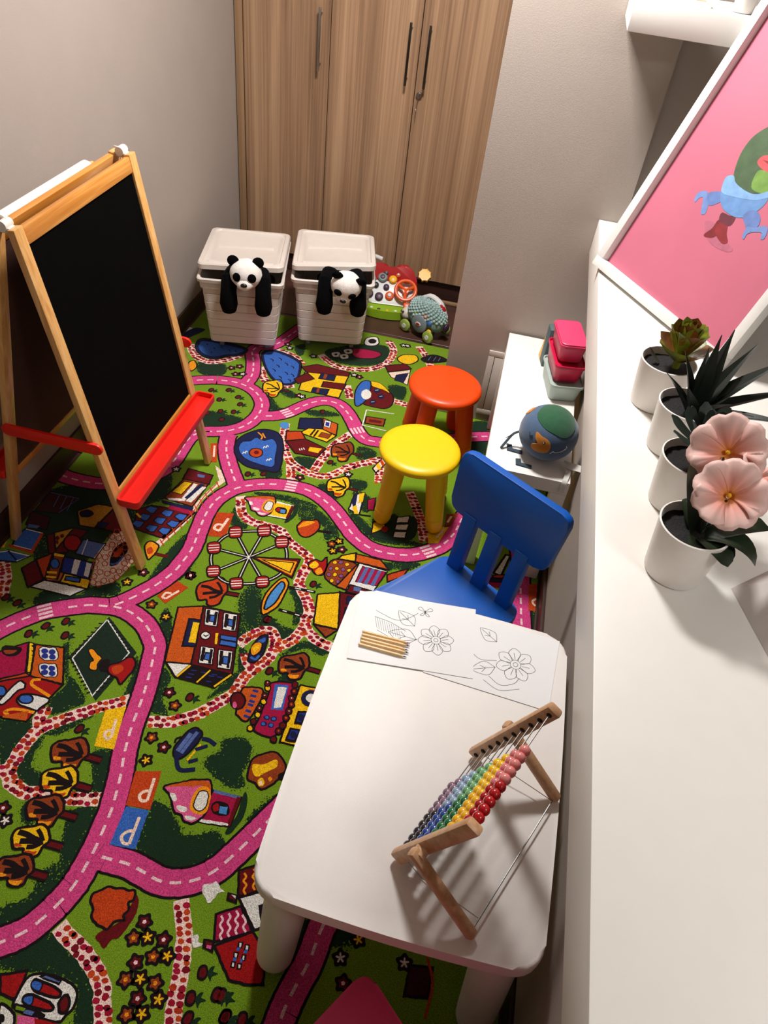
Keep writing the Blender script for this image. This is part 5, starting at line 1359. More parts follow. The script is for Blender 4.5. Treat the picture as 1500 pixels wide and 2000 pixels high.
 ('bush_tree',0,[('f','maroon',[(-.596,-.291),(-.58,-.315),(-.581,-.349),(-.592,-.385),(-.607,-.396),(-.614,-.414),(-.631,-.406),(-.644,-.399),(-.635,-.382),(-.607,-.356),(-.599,-.32)],1,0),('f','rust',[(-.691,-.332),(-.694,-.315),(-.68,-.303),(-.665,-.291),(-.648,-.291),(-.633,-.285),(-.619,-.288),(-.603,-.285),(-.597,-.303),(-.606,-.313),(-.598,-.327),(-.604,-.34),(-.599,-.35),(-.615,-.356),(-.622,-.367),(-.625,-.377),(-.642,-.376),(-.657,-.372),(-.673,-.361),(-.678,-.344)],1,.006)]),
 ('white_mark',0,[('f','white',[(-.454,-.232),(-.436,-.224),(-.426,-.216),(-.412,-.228),(-.399,-.234),(-.412,-.24),(-.418,-.257),(-.426,-.268),(-.437,-.258),(-.446,-.251)],1,0)]),
 ('white_mark',0,[('f','white',[(-.434,-.345),(-.423,-.337),(-.415,-.351),(-.404,-.352),(-.413,-.362),(-.425,-.363)],1,0)]),
 ('house',0,[('f','maroon',[(-.383,-.179),(-.326,-.142),(-.298,-.198),(-.363,-.237)],0,.006),('s','amber',[(-.369,-.181),(-.361,-.188),(-.364,-.199),(-.354,-.206),(-.356,-.219),(-.348,-.227)],.005,1),('s','amber',[(-.35,-.166),(-.343,-.172),(-.346,-.184),(-.336,-.191),(-.338,-.204),(-.33,-.212)],.005,1),('s','amber',[(-.33,-.154),(-.323,-.161),(-.326,-.172),(-.316,-.18),(-.318,-.193),(-.31,-.201)],.005,1),('f','white',[(-.361,-.238),(-.304,-.205),(-.265,-.268),(-.302,-.297)],0,.006),('f','navy',[(-.307,-.244),(-.29,-.232),(-.278,-.256),(-.295,-.268)],0,.006),('f','crimson',[(-.4,-.286),(-.35,-.255),(-.304,-.301),(-.382,-.343)],0,.006),('s','pinkwhite',[(-.387,-.286),(-.38,-.294),(-.382,-.306),(-.372,-.315),(-.374,-.326),(-.367,-.334)],.005,1),('s','pinkwhite',[(-.372,-.277),(-.365,-.284),(-.367,-.296),(-.357,-.305),(-.359,-.317),(-.352,-.324)],.005,1),('s','pinkwhite',[(-.357,-.267),(-.349,-.275),(-.352,-.287),(-.342,-.295),(-.344,-.307),(-.337,-.315)],.005,1),('s','pinkwhite',[(-.34,-.272),(-.327,-.284),(-.329,-.296),(-.319,-.305)],.005,1),('f','red',[(-.379,-.35),(-.304,-.301),(-.26,-.334),(-.246,-.397),(-.279,-.406),(-.322,-.406)],0,.006),('f','white',[(-.327,-.329),(-.318,-.328),(-.318,-.339),(-.326,-.34)],0,.003),('f','white',[(-.31,-.33),(-.301,-.33),(-.301,-.34),(-.309,-.341)],0,.003),('f','white',[(-.329,-.351),(-.32,-.351),(-.32,-.361),(-.327,-.362)],0,.003),('f','white',[(-.31,-.352),(-.302,-.351),(-.301,-.362),(-.309,-.362)],0,.003),('f','white',[(-.328,-.371),(-.32,-.37),(-.319,-.381),(-.327,-.381)],0,.003),('f','white',[(-.314,-.371),(-.305,-.37),(-.304,-.38),(-.312,-.381)],0,.003),('f','blue',[(-.327,-.34),(-.32,-.339),(-.32,-.346),(-.327,-.347)],0,0),('f','blue',[(-.309,-.341),(-.302,-.34),(-.302,-.347),(-.309,-.348)],0,0),('f','blue',[(-.327,-.362),(-.32,-.361),(-.32,-.368),(-.327,-.369)],0,0),('f','blue',[(-.312,-.361),(-.305,-.361),(-.305,-.367),(-.311,-.368)],0,0),('f','maroon',[(-.388,-.235),(-.368,-.236),(-.365,-.251),(-.385,-.248)],0,.006),('f','white',[(-.381,-.236),(-.369,-.236),(-.368,-.242)],0,0),('f','maroon',[(-.404,-.343),(-.383,-.343),(-.379,-.36),(-.4,-.358)],0,.006),('f','pink',[(-.396,-.352),(-.384,-.352),(-.383,-.358),(-.394,-.358)],0,0)]),
 ('dog_house',0,[('f','red',[(-.803,-.516),(-.752,-.495),(-.745,-.551),(-.783,-.547)],0,.006),('f','white',[(-.742,-.504),(-.698,-.491),(-.656,-.494),(-.629,-.506),(-.622,-.534),(-.631,-.552),(-.639,-.566),(-.68,-.569),(-.732,-.566),(-.747,-.555)],1,.006),('f','slate',[(-.72,-.5),(-.709,-.492),(-.673,-.495),(-.673,-.502)],0,.004),('f','red',[(-.729,-.509),(-.709,-.506),(-.665,-.513),(-.666,-.526),(-.717,-.526)],1,.006),('f','blue',[(-.73,-.51),(-.712,-.507),(-.706,-.515),(-.708,-.525),(-.725,-.523)],1,.003),('f','red',[(-.732,-.541),(-.716,-.534),(-.667,-.54),(-.668,-.552),(-.721,-.553)],1,.006),('f','blue',[(-.732,-.542),(-.716,-.535),(-.709,-.544),(-.711,-.552),(-.727,-.551)],1,.003),('f','maroon',[(-.632,-.534),(-.632,-.542),(-.635,-.548),(-.641,-.55),(-.647,-.548),(-.652,-.542),(-.655,-.534),(-.655,-.526),(-.652,-.519),(-.646,-.517),(-.64,-.52),(-.635,-.526)],0,.006),('f','black',[(-.747,-.558),(-.716,-.554),(-.674,-.559),(-.677,-.568),(-.723,-.568)],1,0),('f','green',[(-.738,-.56),(-.717,-.559),(-.717,-.565),(-.736,-.566)],0,0),('f','slate',[(-.716,-.561),(-.696,-.561),(-.698,-.568),(-.716,-.568)],0,0),('f','white',[(-.772,-.566),(-.747,-.568),(-.73,-.579),(-.725,-.597),(-.748,-.602)],1,.006),('f','black',[(-.748,-.585),(-.746,-.589),(-.747,-.592),(-.75,-.594),(-.754,-.593),(-.758,-.592),(-.761,-.588),(-.762,-.585),(-.761,-.582),(-.759,-.58),(-.755,-.58),(-.751,-.582)],0,0),('f','pink',[(-.727,-.574),(-.683,-.569),(-.668,-.583),(-.716,-.595)],0,0),('f','red',[(-.69,-.571),(-.641,-.569),(-.641,-.576),(-.678,-.585)],0,0)]),
 ('cottage',0,[('f','crimson',[(-1.298,.221),(-1.222,.29),(-1.171,.188),(-1.246,.141)],0,.006),('f','black',[(-1.28,.241),(-1.279,.26),(-1.229,.264),(-1.229,.236),(-1.258,.227)],1,0),('f','brown',[(-1.273,.243),(-1.239,.253),(-1.244,.239),(-1.262,.234)],1,0),('f','yellow',[(-1.22,.29),(-1.204,.289),(-1.154,.195),(-1.17,.193)],0,.004),('f','black',[(-1.202,.286),(-1.208,.28),(-1.197,.274)],0,0),('f','black',[(-1.192,.27),(-1.199,.264),(-1.188,.259)],0,0),('f','black',[(-1.183,.255),(-1.189,.249),(-1.179,.244)],0,0),('f','black',[(-1.174,.239),(-1.18,.234),(-1.17,.229)],0,0),('f','black',[(-1.165,.225),(-1.171,.219),(-1.161,.214)],0,0),('f','black',[(-1.156,.21),(-1.162,.204),(-1.152,.199)],0,0),('f','orange',[(-1.198,.287),(-1.114,.301),(-1.052,.184),(-1.153,.183)],0,.006),('f','white',[(-1.179,.276),(-1.172,.287),(-1.155,.288),(-1.138,.293),(-1.119,.276),(-1.111,.255),(-1.127,.248),(-1.147,.244),(-1.167,.256)],1,.003),('f','dkblue',[(-1.151,.276),(-1.15,.271),(-1.152,.267),(-1.156,.265),(-1.161,.264),(-1.167,.266),(-1.171,.27),(-1.172,.275),(-1.17,.28),(-1.166,.282),(-1.161,.282),(-1.155,.28)],0,0),('f','dkblue',[(-1.129,.279),(-1.128,.274),(-1.13,.27),(-1.134,.267),(-1.139,.267),(-1.145,.269),(-1.149,.273),(-1.15,.278),(-1.148,.282),(-1.144,.285),(-1.138,.285),(-1.133,.283)],0,0),('f','dkblue',[(-1.141,.26),(-1.14,.255),(-1.141,.251),(-1.145,.248),(-1.151,.248),(-1.156,.25),(-1.16,.254),(-1.161,.259),(-1.16,.263),(-1.156,.266),(-1.15,.266),(-1.145,.264)],0,0),('f','dkblue',[(-1.119,.263),(-1.117,.259),(-1.119,.254),(-1.123,.252),(-1.129,.251),(-1.134,.254),(-1.138,.258),(-1.139,.262),(-1.137,.267),(-1.133,.269),(-1.128,.27),(-1.122,.267)],0,0),('f','white',[(-1.149,.223),(-1.141,.234),(-1.125,.235),(-1.108,.24),(-1.09,.223),(-1.083,.203),(-1.098,.196),(-1.117,.193),(-1.137,.204)],1,.003),('f','dkblue',[(-1.122,.224),(-1.121,.219),(-1.122,.215),(-1.126,.213),(-1.132,.212),(-1.137,.214),(-1.141,.218),(-1.142,.223),(-1.14,.227),(-1.136,.23),(-1.131,.23),(-1.125,.228)],0,0),('f','dkblue',[(-1.1,.226),(-1.099,.222),(-1.101,.218),(-1.105,.215),(-1.11,.215),(-1.115,.217),(-1.119,.221),(-1.12,.225),(-1.119,.23),(-1.114,.232),(-1.109,.232),(-1.104,.23)],0,0),('f','dkblue',[(-1.112,.208),(-1.111,.203),(-1.112,.199),(-1.116,.197),(-1.122,.197),(-1.127,.199),(-1.131,.202),(-1.132,.207),(-1.13,.211),(-1.126,.214),(-1.121,.214),(-1.115,.212)],0,0),('f','dkblue',[(-1.09,.211),(-1.089,.207),(-1.09,.203),(-1.094,.2),(-1.1,.2),(-1.105,.202),(-1.109,.206),(-1.11,.21),(-1.108,.215),(-1.104,.217),(-1.099,.217),(-1.093,.215)],0,0),('f','rust',[(-1.244,.137),(-1.169,.189),(-1.153,.183),(-1.239,.129)],0,.004),('f','red',[(-1.241,.133),(-1.153,.183),(-1.051,.182),(-1.062,.136),(-1.077,.084),(-1.082,.051),(-1.181,.04)],0,.006),('f','white',[(-1.188,.083),(-1.185,.112),(-1.178,.147),(-1.169,.16),(-1.151,.155),(-1.146,.14),(-1.159,.129),(-1.166,.094),(-1.175,.076)],1,.006),('f','white',[(-1.147,.107),(-1.129,.128),(-1.062,.129),(-1.07,.099),(-1.076,.086),(-1.109,.088),(-1.131,.091)],1,.006),('f','blue',[(-1.104,.117),(-1.103,.109),(-1.107,.103),(-1.115,.098),(-1.125,.097),(-1.135,.1),(-1.141,.106),(-1.143,.114),(-1.139,.12),(-1.131,.125),(-1.121,.126),(-1.111,.123)],0,.005),('f','blue',[(-1.188,.12),(-1.185,.112),(-1.187,.105),(-1.193,.101),(-1.202,.101),(-1.211,.104),(-1.217,.111),(-1.22,.119),(-1.218,.126),(-1.212,.13),(-1.203,.13),(-1.194,.126)],0,.005),('s','amber',[(-1.118,.18),(-1.137,.173),(-1.132,.158),(-1.098,.147),(-1.065,.137)],.009,1),('s','amber',[(-1.141,.054),(-1.154,.059),(-1.143,.071),(-1.118,.077),(-1.078,.079)],.009,1),('f','orange',[(-1.153,.048),(-1.095,.079),(-1.085,.05),(-1.15,.043)],0,0)]),
 ('dog_yard',0,[('f','dkgreen2',[(-1.044,.446),(-.903,.344),(-.938,.16),(-1.085,.274)],0,0),('s','white',[(-1.044,.434),(-.924,.338),(-.955,.172),(-1.072,.273),(-1.044,.434)],.004,0),('s','black',[(-1.048,.416),(-1.062,.413)],.004,0),('s','black',[(-1.051,.397),(-1.065,.394)],.004,0),('s','black',[(-1.054,.379),(-1.068,.376)],.004,0),('s','black',[(-1.057,.361),(-1.071,.358)],.004,0),('s','black',[(-1.06,.343),(-1.074,.34)],.004,0),('s','black',[(-1.063,.325),(-1.077,.322)],.004,0),('s','black',[(-1.067,.308),(-1.08,.305)],.004,0),('s','black',[(-1.069,.29),(-1.083,.287)],.004,0),('s','black',[(-1.073,.273),(-1.086,.27)],.004,0),('s','black',[(-1.032,.424),(-1.021,.431)],.004,0),('s','black',[(-1.02,.415),(-1.009,.421)],.004,0),('s','black',[(-1.007,.405),(-.996,.411)],.004,0),('s','black',[(-.995,.395),(-.984,.402)],.004,0),('s','black',[(-.983,.385),(-.972,.392)],.004,0),('s','black',[(-.971,.376),(-.96,.382)],.004,0),('s','black',[(-.959,.366),(-.948,.372)],.004,0),('s','black',[(-.948,.356),(-.936,.363)],.004,0),('s','black',[(-.936,.347),(-.925,.353)],.004,0),('s','black',[(-.952,.188),(-.939,.19)],.004,0),('s','black',[(-.949,.204),(-.936,.206)],.004,0),('s','black',[(-.946,.22),(-.933,.222)],.004,0),('s','black',[(-.943,.236),(-.929,.238)],.004,0),('s','black',[(-.94,.253),(-.926,.255)],.004,0),('s','black',[(-.937,.269),(-.923,.271)],.004,0),('s','black',[(-.934,.286),(-.92,.288)],.004,0),('s','black',[(-.93,.303),(-.917,.305)],.004,0),('s','black',[(-.927,.32),(-.913,.322)],.004,0),('s','black',[(-1.06,.262),(-1.068,.257)],.004,0),('s','black',[(-1.048,.252),(-1.056,.246)],.004,0),('s','black',[(-1.036,.242),(-1.044,.236)],.004,0),('s','black',[(-1.024,.232),(-1.032,.226)],.004,0),('s','black',[(-1.012,.221),(-1.02,.216)],.004,0),('s','black',[(-1,.211),(-1.009,.206)],.004,0),('s','black',[(-.989,.201),(-.997,.196)],.004,0),('s','black',[(-.978,.192),(-.986,.186)],.004,0),('s','black',[(-.966,.182),(-.974,.176)],.004,0),('f','amber',[(-1.042,.315),(-1.029,.319),(-1.01,.307),(-.991,.297),(-.993,.276),(-.986,.26),(-.991,.251),(-1.007,.254),(-1.015,.272),(-1.01,.283),(-1.029,.298)],1,.003),('f','black',[(-.988,.282),(-.968,.299),(-.954,.262),(-.976,.256)],1,0),('f','red',[(-.958,.279),(-.933,.299),(-.915,.324),(-.894,.316),(-.885,.293),(-.889,.262),(-.898,.229),(-.917,.246),(-.947,.254)],1,.006),('f','rust',[(-.947,.274),(-.925,.291),(-.912,.275),(-.928,.255)],1,0)]),
 ('parking_bay',0,[('f','yellow',[(-.898,.14),(-.849,.168),(-.82,.035),(-.875,.032)],0,0),('s','cream',[(-.857,.122),(-.844,.071)],.008,1),('s','cream',[(-.85,.086),(-.861,.083),(-.865,.071),(-.851,.059),(-.844,.071)],.008,1)]),
 ('parking_bay',0,[('f','rust',[(-.737,-.0067),(-.671,.0118),(-.654,-.094),(-.719,-.098)],0,0),('s','cream',[(-.681,-.0108),(-.672,-.073)],.008,1),('s','cream',[(-.678,-.047),(-.691,-.053),(-.697,-.066),(-.686,-.077),(-.672,-.073)],.008,1)]),
 ('parking_bay',0,[('f','blue',[(-.717,-.101),(-.657,-.096),(-.646,-.195),(-.711,-.201)],0,0),('s','cream',[(-.672,-.118),(-.666,-.187)],.008,1),('s','cream',[(-.669,-.154),(-.683,-.159),(-.692,-.174),(-.681,-.188),(-.666,-.187)],.008,1)]),
 ('parking_bay',0,[('f','rust',[(-.904,.646),(-.86,.631),(-.902,.545),(-.941,.569)],0,0),('s','cream',[(-.883,.609),(-.909,.566)],.008,1),('s','cream',[(-.901,.591),(-.919,.588),(-.922,.569),(-.909,.566)],.008,1)]),
 ('parking_bay',0,[('f','rust',[(-.905,.997),(-.846,1.011),(-.831,.886),(-.891,.874)],0,0),('s','cream',[(-.855,.98),(-.862,.91)],.01,1),('s','cream',[(-.86,.942),(-.882,.937),(-.883,.915),(-.862,.91)],.01,1)]),
 ('parking_bay',0,[('f','rust',[(-1.08,1.368),(-1.054,1.377),(-1.013,1.264),(-1.034,1.257)],0,0),('s','cream',[(-1.059,1.358),(-1.035,1.29)],.008,1)]),
 ('parking_bay',0,[('f','rust',[(.249,.996),(.301,1.017),(.309,.884),(.259,.876)],0,0),('s','cream',[(.288,.981),(.291,.91)],.008,1),('s','cream',[(.289,.938),(.276,.932),(.269,.92),(.277,.906),(.291,.91)],.008,1)]),
 ('parking_bay',0,[('f','yellow',[(-.141,1.155),(-.067,1.203),(-.093,1.098),(-.129,1.084)],0,0),('s','cream',[(-.083,1.18),(-.105,1.122)],.008,1)]),
 ('parking_bay',0,[('f','brown',[(-.088,1.261),(-.043,1.282),(-.062,1.199),(-.084,1.186)],0,0),('s','cream',[(-.067,1.256),(-.077,1.217)],.008,1)]),
 ('brick_walk',0,[('f','cream',[(-1.012,1.244),(-.978,1.223),(-.939,1.166),(-.963,1.111),(-.979,1.045),(-.982,.991),(-.981,.943),(-.996,.877),(-1.016,.806),(-1.025,.772),(-1.048,.785),(-1.029,.858),(-1.007,.948),(-.998,1.009),(-.984,1.083),(-.963,1.164)],0,0),('s','rust',[(-.972,1.155),(-.945,1.124)],.004,0),('s','rust',[(-.982,1.117),(-.955,1.087)],.004,0),('s','rust',[(-.987,1.082),(-.961,1.052)],.004,0),('s','rust',[(-.992,1.044),(-.966,1.014)],.004,0),('s','rust',[(-.997,1.007),(-.971,.978)],.004,0),('s','rust',[(-1.001,.971),(-.975,.942)],.004,0),('s','rust',[(-1.007,.94),(-.982,.912)],.004,0),('s','rust',[(-1.017,.908),(-.992,.881)],.004,0),('s','rust',[(-1.025,.873),(-.999,.846)],.004,0),('s','rust',[(-1.032,.838),(-1.007,.812)],.004,0),('s','rust',[(-1.039,.806),(-1.014,.781)],.004,0),('s','rust',[(-.963,1.152),(-.981,1.066),(-.985,.999),(-.992,.951),(-1.014,.866),(-1.03,.791)],.004,1)]),
 ('tree',0,[('s','black',[(-.894,-.0024),(-.865,-.0022),(-.836,-.0026)],.024,1),('s','maroon',[(-.894,-.0024),(-.865,-.0022),(-.837,-.0024)],.012,1),('f','brown',[(-.978,-.0065),(-.974,.0159),(-.943,.032),(-.917,.045),(-.894,.033),(-.878,.0059),(-.885,-.0146),(-.886,-.039),(-.903,-.05),(-.921,-.049),(-.933,-.034),(-.957,-.038)],1,.007),('f','amber',[(-.925,-.036),(-.906,-.034),(-.894,-.029),(-.896,-.042),(-.911,-.046),(-.921,-.044)],1,0),('f','amber',[(-.96,-.025),(-.945,-.022),(-.939,-.028),(-.954,-.033)],1,0),('s','black',[(-.891,-.0025),(-.92,.0005),(-.944,.0076),(-.968,.0073)],.014,1),('s','black',[(-.891,-.0025),(-.921,-.0077),(-.952,-.0162)],.014,1),('s','black',[(-.891,-.0025),(-.908,-.0196),(-.925,-.026)],.012,1),('s','black',[(-.893,.0002),(-.908,.0164),(-.923,.028)],.01,1)]),
 ('tree',.0004,[('s','black',[(-.879,-.083),(-.851,-.082),(-.822,-.083)],.024,1),('s','maroon',[(-.879,-.083),(-.851,-.082),(-.824,-.082)],.012,1),('f','yellow',[(-.96,-.087),(-.957,-.066),(-.926,-.05),(-.901,-.037),(-.879,-.049),(-.864,-.075),(-.87,-.094),(-.871,-.117),(-.888,-.127),(-.906,-.127),(-.917,-.112),(-.94,-.116)],1,.007),('f','rust',[(-.91,-.115),(-.891,-.113),(-.879,-.108),(-.881,-.12),(-.896,-.124),(-.905,-.122)],1,0),('f','rust',[(-.943,-.104),(-.929,-.101),(-.923,-.107),(-.937,-.112)],1,0),('s','black',[(-.876,-.083),(-.904,-.08),(-.928,-.073),(-.951,-.074)],.014,1),('s','black',[(-.876,-.083),(-.905,-.087),(-.935,-.096)],.014,1),('s','black',[(-.876,-.083),(-.893,-.099),(-.909,-.105)],.012,1),('s','black',[(-.878,-.08),(-.892,-.065),(-.907,-.054)],.01,1)]),
 ('tree',.0008,[('s','black',[(-.875,-.161),(-.847,-.16),(-.819,-.16)],.024,1),('s','maroon',[(-.875,-.161),(-.847,-.16),(-.821,-.16)],.012,1),('f','brown',[(-.953,-.165),(-.95,-.145),(-.92,-.131),(-.896,-.118),(-.874,-.129),(-.86,-.153),(-.866,-.171),(-.867,-.193),(-.883,-.203),(-.9,-.202),(-.911,-.189),(-.934,-.192)],1,.007),('f','amber',[(-.904,-.191),(-.886,-.189),(-.875,-.184),(-.877,-.196),(-.891,-.2),(-.9,-.198)],1,0),('f','amber',[(-.937,-.181),(-.923,-.178),(-.917,-.184),(-.931,-.188)],1,0),('s','black',[(-.872,-.161),(-.898,-.158),(-.922,-.152),(-.944,-.152)],.014,1),('s','black',[(-.872,-.161),(-.9,-.165),(-.929,-.173)],.014,1),('s','black',[(-.872,-.161),(-.888,-.176),(-.904,-.182)],.012,1),('s','black',[(-.873,-.158),(-.887,-.144),(-.901,-.134)],.01,1)]),
 ('tree',.0012,[('s','black',[(-.869,-.236),(-.843,-.236),(-.816,-.236)],.024,1),('s','maroon',[(-.869,-.236),(-.843,-.236),(-.817,-.236)],.012,1),('f','yellow',[(-.945,-.241),(-.942,-.222),(-.913,-.208),(-.89,-.197),(-.869,-.207),(-.854,-.229),(-.861,-.246),(-.862,-.267),(-.878,-.276),(-.894,-.276),(-.904,-.263),(-.927,-.267)],1,.007),('f','rust',[(-.898,-.265),(-.88,-.263),(-.869,-.259),(-.871,-.27),(-.885,-.273),(-.894,-.272)],1,0),('f','rust',[(-.929,-.256),(-.916,-.254),(-.91,-.258),(-.924,-.263)],1,0),('s','black',[(-.867,-.236),(-.892,-.234),(-.915,-.229),(-.936,-.229)],.014,1),('s','black',[(-.867,-.236),(-.894,-.241),(-.921,-.248)],.014,1),('s','black',[(-.867,-.236),(-.882,-.251),(-.898,-.257)],.012,1),('s','black',[(-.868,-.234),(-.881,-.221),(-.895,-.211)],.01,1)]),
 ('tree',.0016,[('s','black',[(-.866,-.308),(-.84,-.308),(-.814,-.308)],.024,1),('s','maroon',[(-.866,-.308),(-.84,-.308),(-.815,-.308)],.012,1),('f','brown',[(-.94,-.313),(-.937,-.295),(-.909,-.282),(-.886,-.271),(-.866,-.281),(-.852,-.302),(-.858,-.318),(-.859,-.338),(-.875,-.346),(-.89,-.346),(-.9,-.334),(-.922,-.337)],1,.007),('f','amber',[(-.894,-.336),(-.877,-.334),(-.866,-.33),(-.868,-.34),(-.881,-.343),(-.89,-.342)],1,0),('f','amber',[(-.925,-.327),(-.911,-.325),(-.906,-.329),(-.919,-.334)],1,0),('s','black',[(-.864,-.309),(-.889,-.307),(-.91,-.301),(-.931,-.302)],.014,1),('s','black',[(-.864,-.309),(-.89,-.313),(-.917,-.32)],.014,1),('s','black',[(-.864,-.309),(-.879,-.322),(-.894,-.328)],.012,1),('s','black',[(-.865,-.306),(-.878,-.294),(-.891,-.285)],.01,1)]),
 ('tree',0,[('s','black',[(-.406,.436),(-.379,.436),(-.352,.435)],.0198,1),('s','maroon',[(-.406,.436),(-.379,.436),(-.353,.435)],.0099,1),('f','brown',[(-.483,.433),(-.476,.458),(-.445,.474),(-.419,.489),(-.4,.475),(-.39,.445),(-.399,.423),(-.404,.396),(-.422,.385),(-.438,.386),(-.446,.403),(-.469,.399)],1,.007),('f','amber',[(-.44,.4),(-.422,.402),(-.41,.407),(-.414,.393),(-.428,.389),(-.437,.391)],1,0),('f','amber',[(-.47,.413),(-.456,.416),(-.451,.409),(-.465,.404)],1,0),('s','black',[(-.403,.436),(-.428,.44),(-.45,.448),(-.472,.448)],.0116,1),('s','black',[(-.403,.436),(-.431,.431),(-.461,.422)],.0116,1),('s','black',[(-.403,.436),(-.421,.418),(-.438,.411)],.0099,1),('s','black',[(-.404,.439),(-.415,.457),(-.427,.47)],.0083,1)]),
 ('tree',0,[('s','black',[(-.75,.644),(-.72,.647),(-.691,.649)],.02,1),('s','maroon',[(-.75,.644),(-.72,.647),(-.692,.649)],.0101,1),('f','rust',[(-.832,.631),(-.83,.66),(-.8,.684),(-.775,.704),(-.751,.69),(-.734,.656),(-.739,.629),(-.739,.597),(-.756,.581),(-.774,.581),(-.786,.599),(-.81,.592)],1,.007),('f','rust',[(-.778,.597),(-.759,.601),(-.748,.609),(-.749,.592),(-.764,.585),(-.773,.587)],1,0),('f','rust',[(-.813,.609),(-.799,.613),(-.792,.606),(-.807,.598)],1,0),('s','black',[(-.747,.644),(-.775,.645),(-.8,.652),(-.823,.649)],.0118,1),('s','black',[(-.747,.644),(-.776,.634),(-.806,.62)],.0118,1),('s','black',[(-.747,.644),(-.763,.62),(-.779,.61)],.0101,1),('s','black',[(-.748,.647),(-.764,.667),(-.78,.681)],.0084,1)]),
 ('tree',0,[('s','black',[(-.945,1.832),(-.918,1.83),(-.891,1.827)],.013,1),('s','maroon',[(-.945,1.832),(-.918,1.83),(-.893,1.828)],.0065,1),('f','yellow',[(-1.02,1.832),(-1.017,1.865),(-.989,1.887),(-.966,1.905),(-.945,1.885),(-.93,1.843),(-.936,1.813),(-.936,1.776),(-.952,1.761),(-.968,1.764),(-.979,1.787),(-1,1.784)],1,.007),('f','rust',[(-.972,1.783),(-.955,1.785),(-.944,1.791),(-.946,1.773),(-.959,1.767),(-.968,1.771)],1,0),('f','rust',[(-1.003,1.803),(-.99,1.806),(-.984,1.797),(-.998,1.79)],1,0),('s','black',[(-.942,1.831),(-.967,1.838),(-.99,1.851),(-1.011,1.852)],.0076,1),('s','black',[(-.942,1.831),(-.969,1.826),(-.996,1.815)],.0076,1),('s','black',[(-.942,1.831),(-.957,1.807),(-.972,1.798)],.0065,1),('s','black',[(-.943,1.836),(-.957,1.861),(-.971,1.879)],.0054,1)]),
 ('tree',0,[('s','black',[(-.534,1.499),(-.507,1.497),(-.48,1.495)],.0144,1),('s','maroon',[(-.534,1.499),(-.507,1.497),(-.482,1.495)],.0072,1),('f','brown',[(-.609,1.498),(-.603,1.53),(-.573,1.55),(-.549,1.568),(-.529,1.549),(-.518,1.51),(-.526,1.481),(-.53,1.446),(-.547,1.432),(-.563,1.435),(-.572,1.456),(-.594,1.453)],1,.007),('f','amber',[(-.566,1.452),(-.548,1.454),(-.537,1.461),(-.54,1.443),(-.554,1.438),(-.563,1.441)],1,0),('f','amber',[(-.595,1.471),(-.582,1.474),(-.577,1.465),(-.591,1.459)],1,0),('s','black',[(-.531,1.499),(-.556,1.504),(-.577,1.516),(-.599,1.517)],.0084,1),('s','black',[(-.531,1.499),(-.558,1.493),(-.587,1.483)],.0084,1),('s','black',[(-.531,1.499),(-.548,1.475),(-.564,1.467)],.0072,1),('s','black',[(-.532,1.502),(-.543,1.526),(-.556,1.544)],.006,1)]),
 ('tree',0,[('s','black',[(-.494,1.284),(-.468,1.283),(-.442,1.281)],.0149,1),('s','maroon',[(-.494,1.284),(-.468,1.283),(-.444,1.281)],.0074,1),('f','yellow',[(-.568,1.283),(-.562,1.312),(-.532,1.332),(-.508,1.348),(-.489,1.331),(-.479,1.294),(-.487,1.268),(-.491,1.235),(-.508,1.222),(-.524,1.224),(-.532,1.245),(-.554,1.241)],1,.007),('f','rust',[(-.526,1.241),(-.509,1.243),(-.498,1.249),(-.501,1.232),(-.515,1.227),(-.523,1.23)],1,0),('f','rust',[(-.555,1.258),(-.542,1.261),(-.537,1.253),(-.55,1.247)],1,0),('s','black',[(-.492,1.284),(-.516,1.289),(-.537,1.3),(-.558,1.301)],.0087,1),('s','black',[(-.492,1.284),(-.518,1.279),(-.546,1.269)],.0087,1),('s','black',[(-.492,1.284),(-.509,1.262),(-.524,1.254)],.0074,1),('s','black',[(-.492,1.288),(-.503,1.31),(-.515,1.326)],.0062,1)]),
 ('tree',0,[('f','rust',[(-.607,1.017),(-.595,1.055),(-.573,1.06),(-.546,1.074),(-.528,1.044),(-.534,1.008),(-.556,.977),(-.583,.979)],1,.006),('f','amber',[(-.602,1.013),(-.587,1.052),(-.55,1.061),(-.573,1.034)],1,0),('s','black',[(-.53,1.02),(-.478,1.027)],.012,1)]),
 ('tree',0,[('f','amber',[(-1.074,.759),(-1.068,.789),(-1.033,.779),(-1.026,.754),(-1.03,.719),(-1.04,.709)],1,.006),('f','rust',[(-1.062,.75),(-1.051,.763),(-1.035,.741),(-1.048,.73)],1,0),('s','maroon',[(-1.024,.738),(-.98,.739)],.014,1)]),
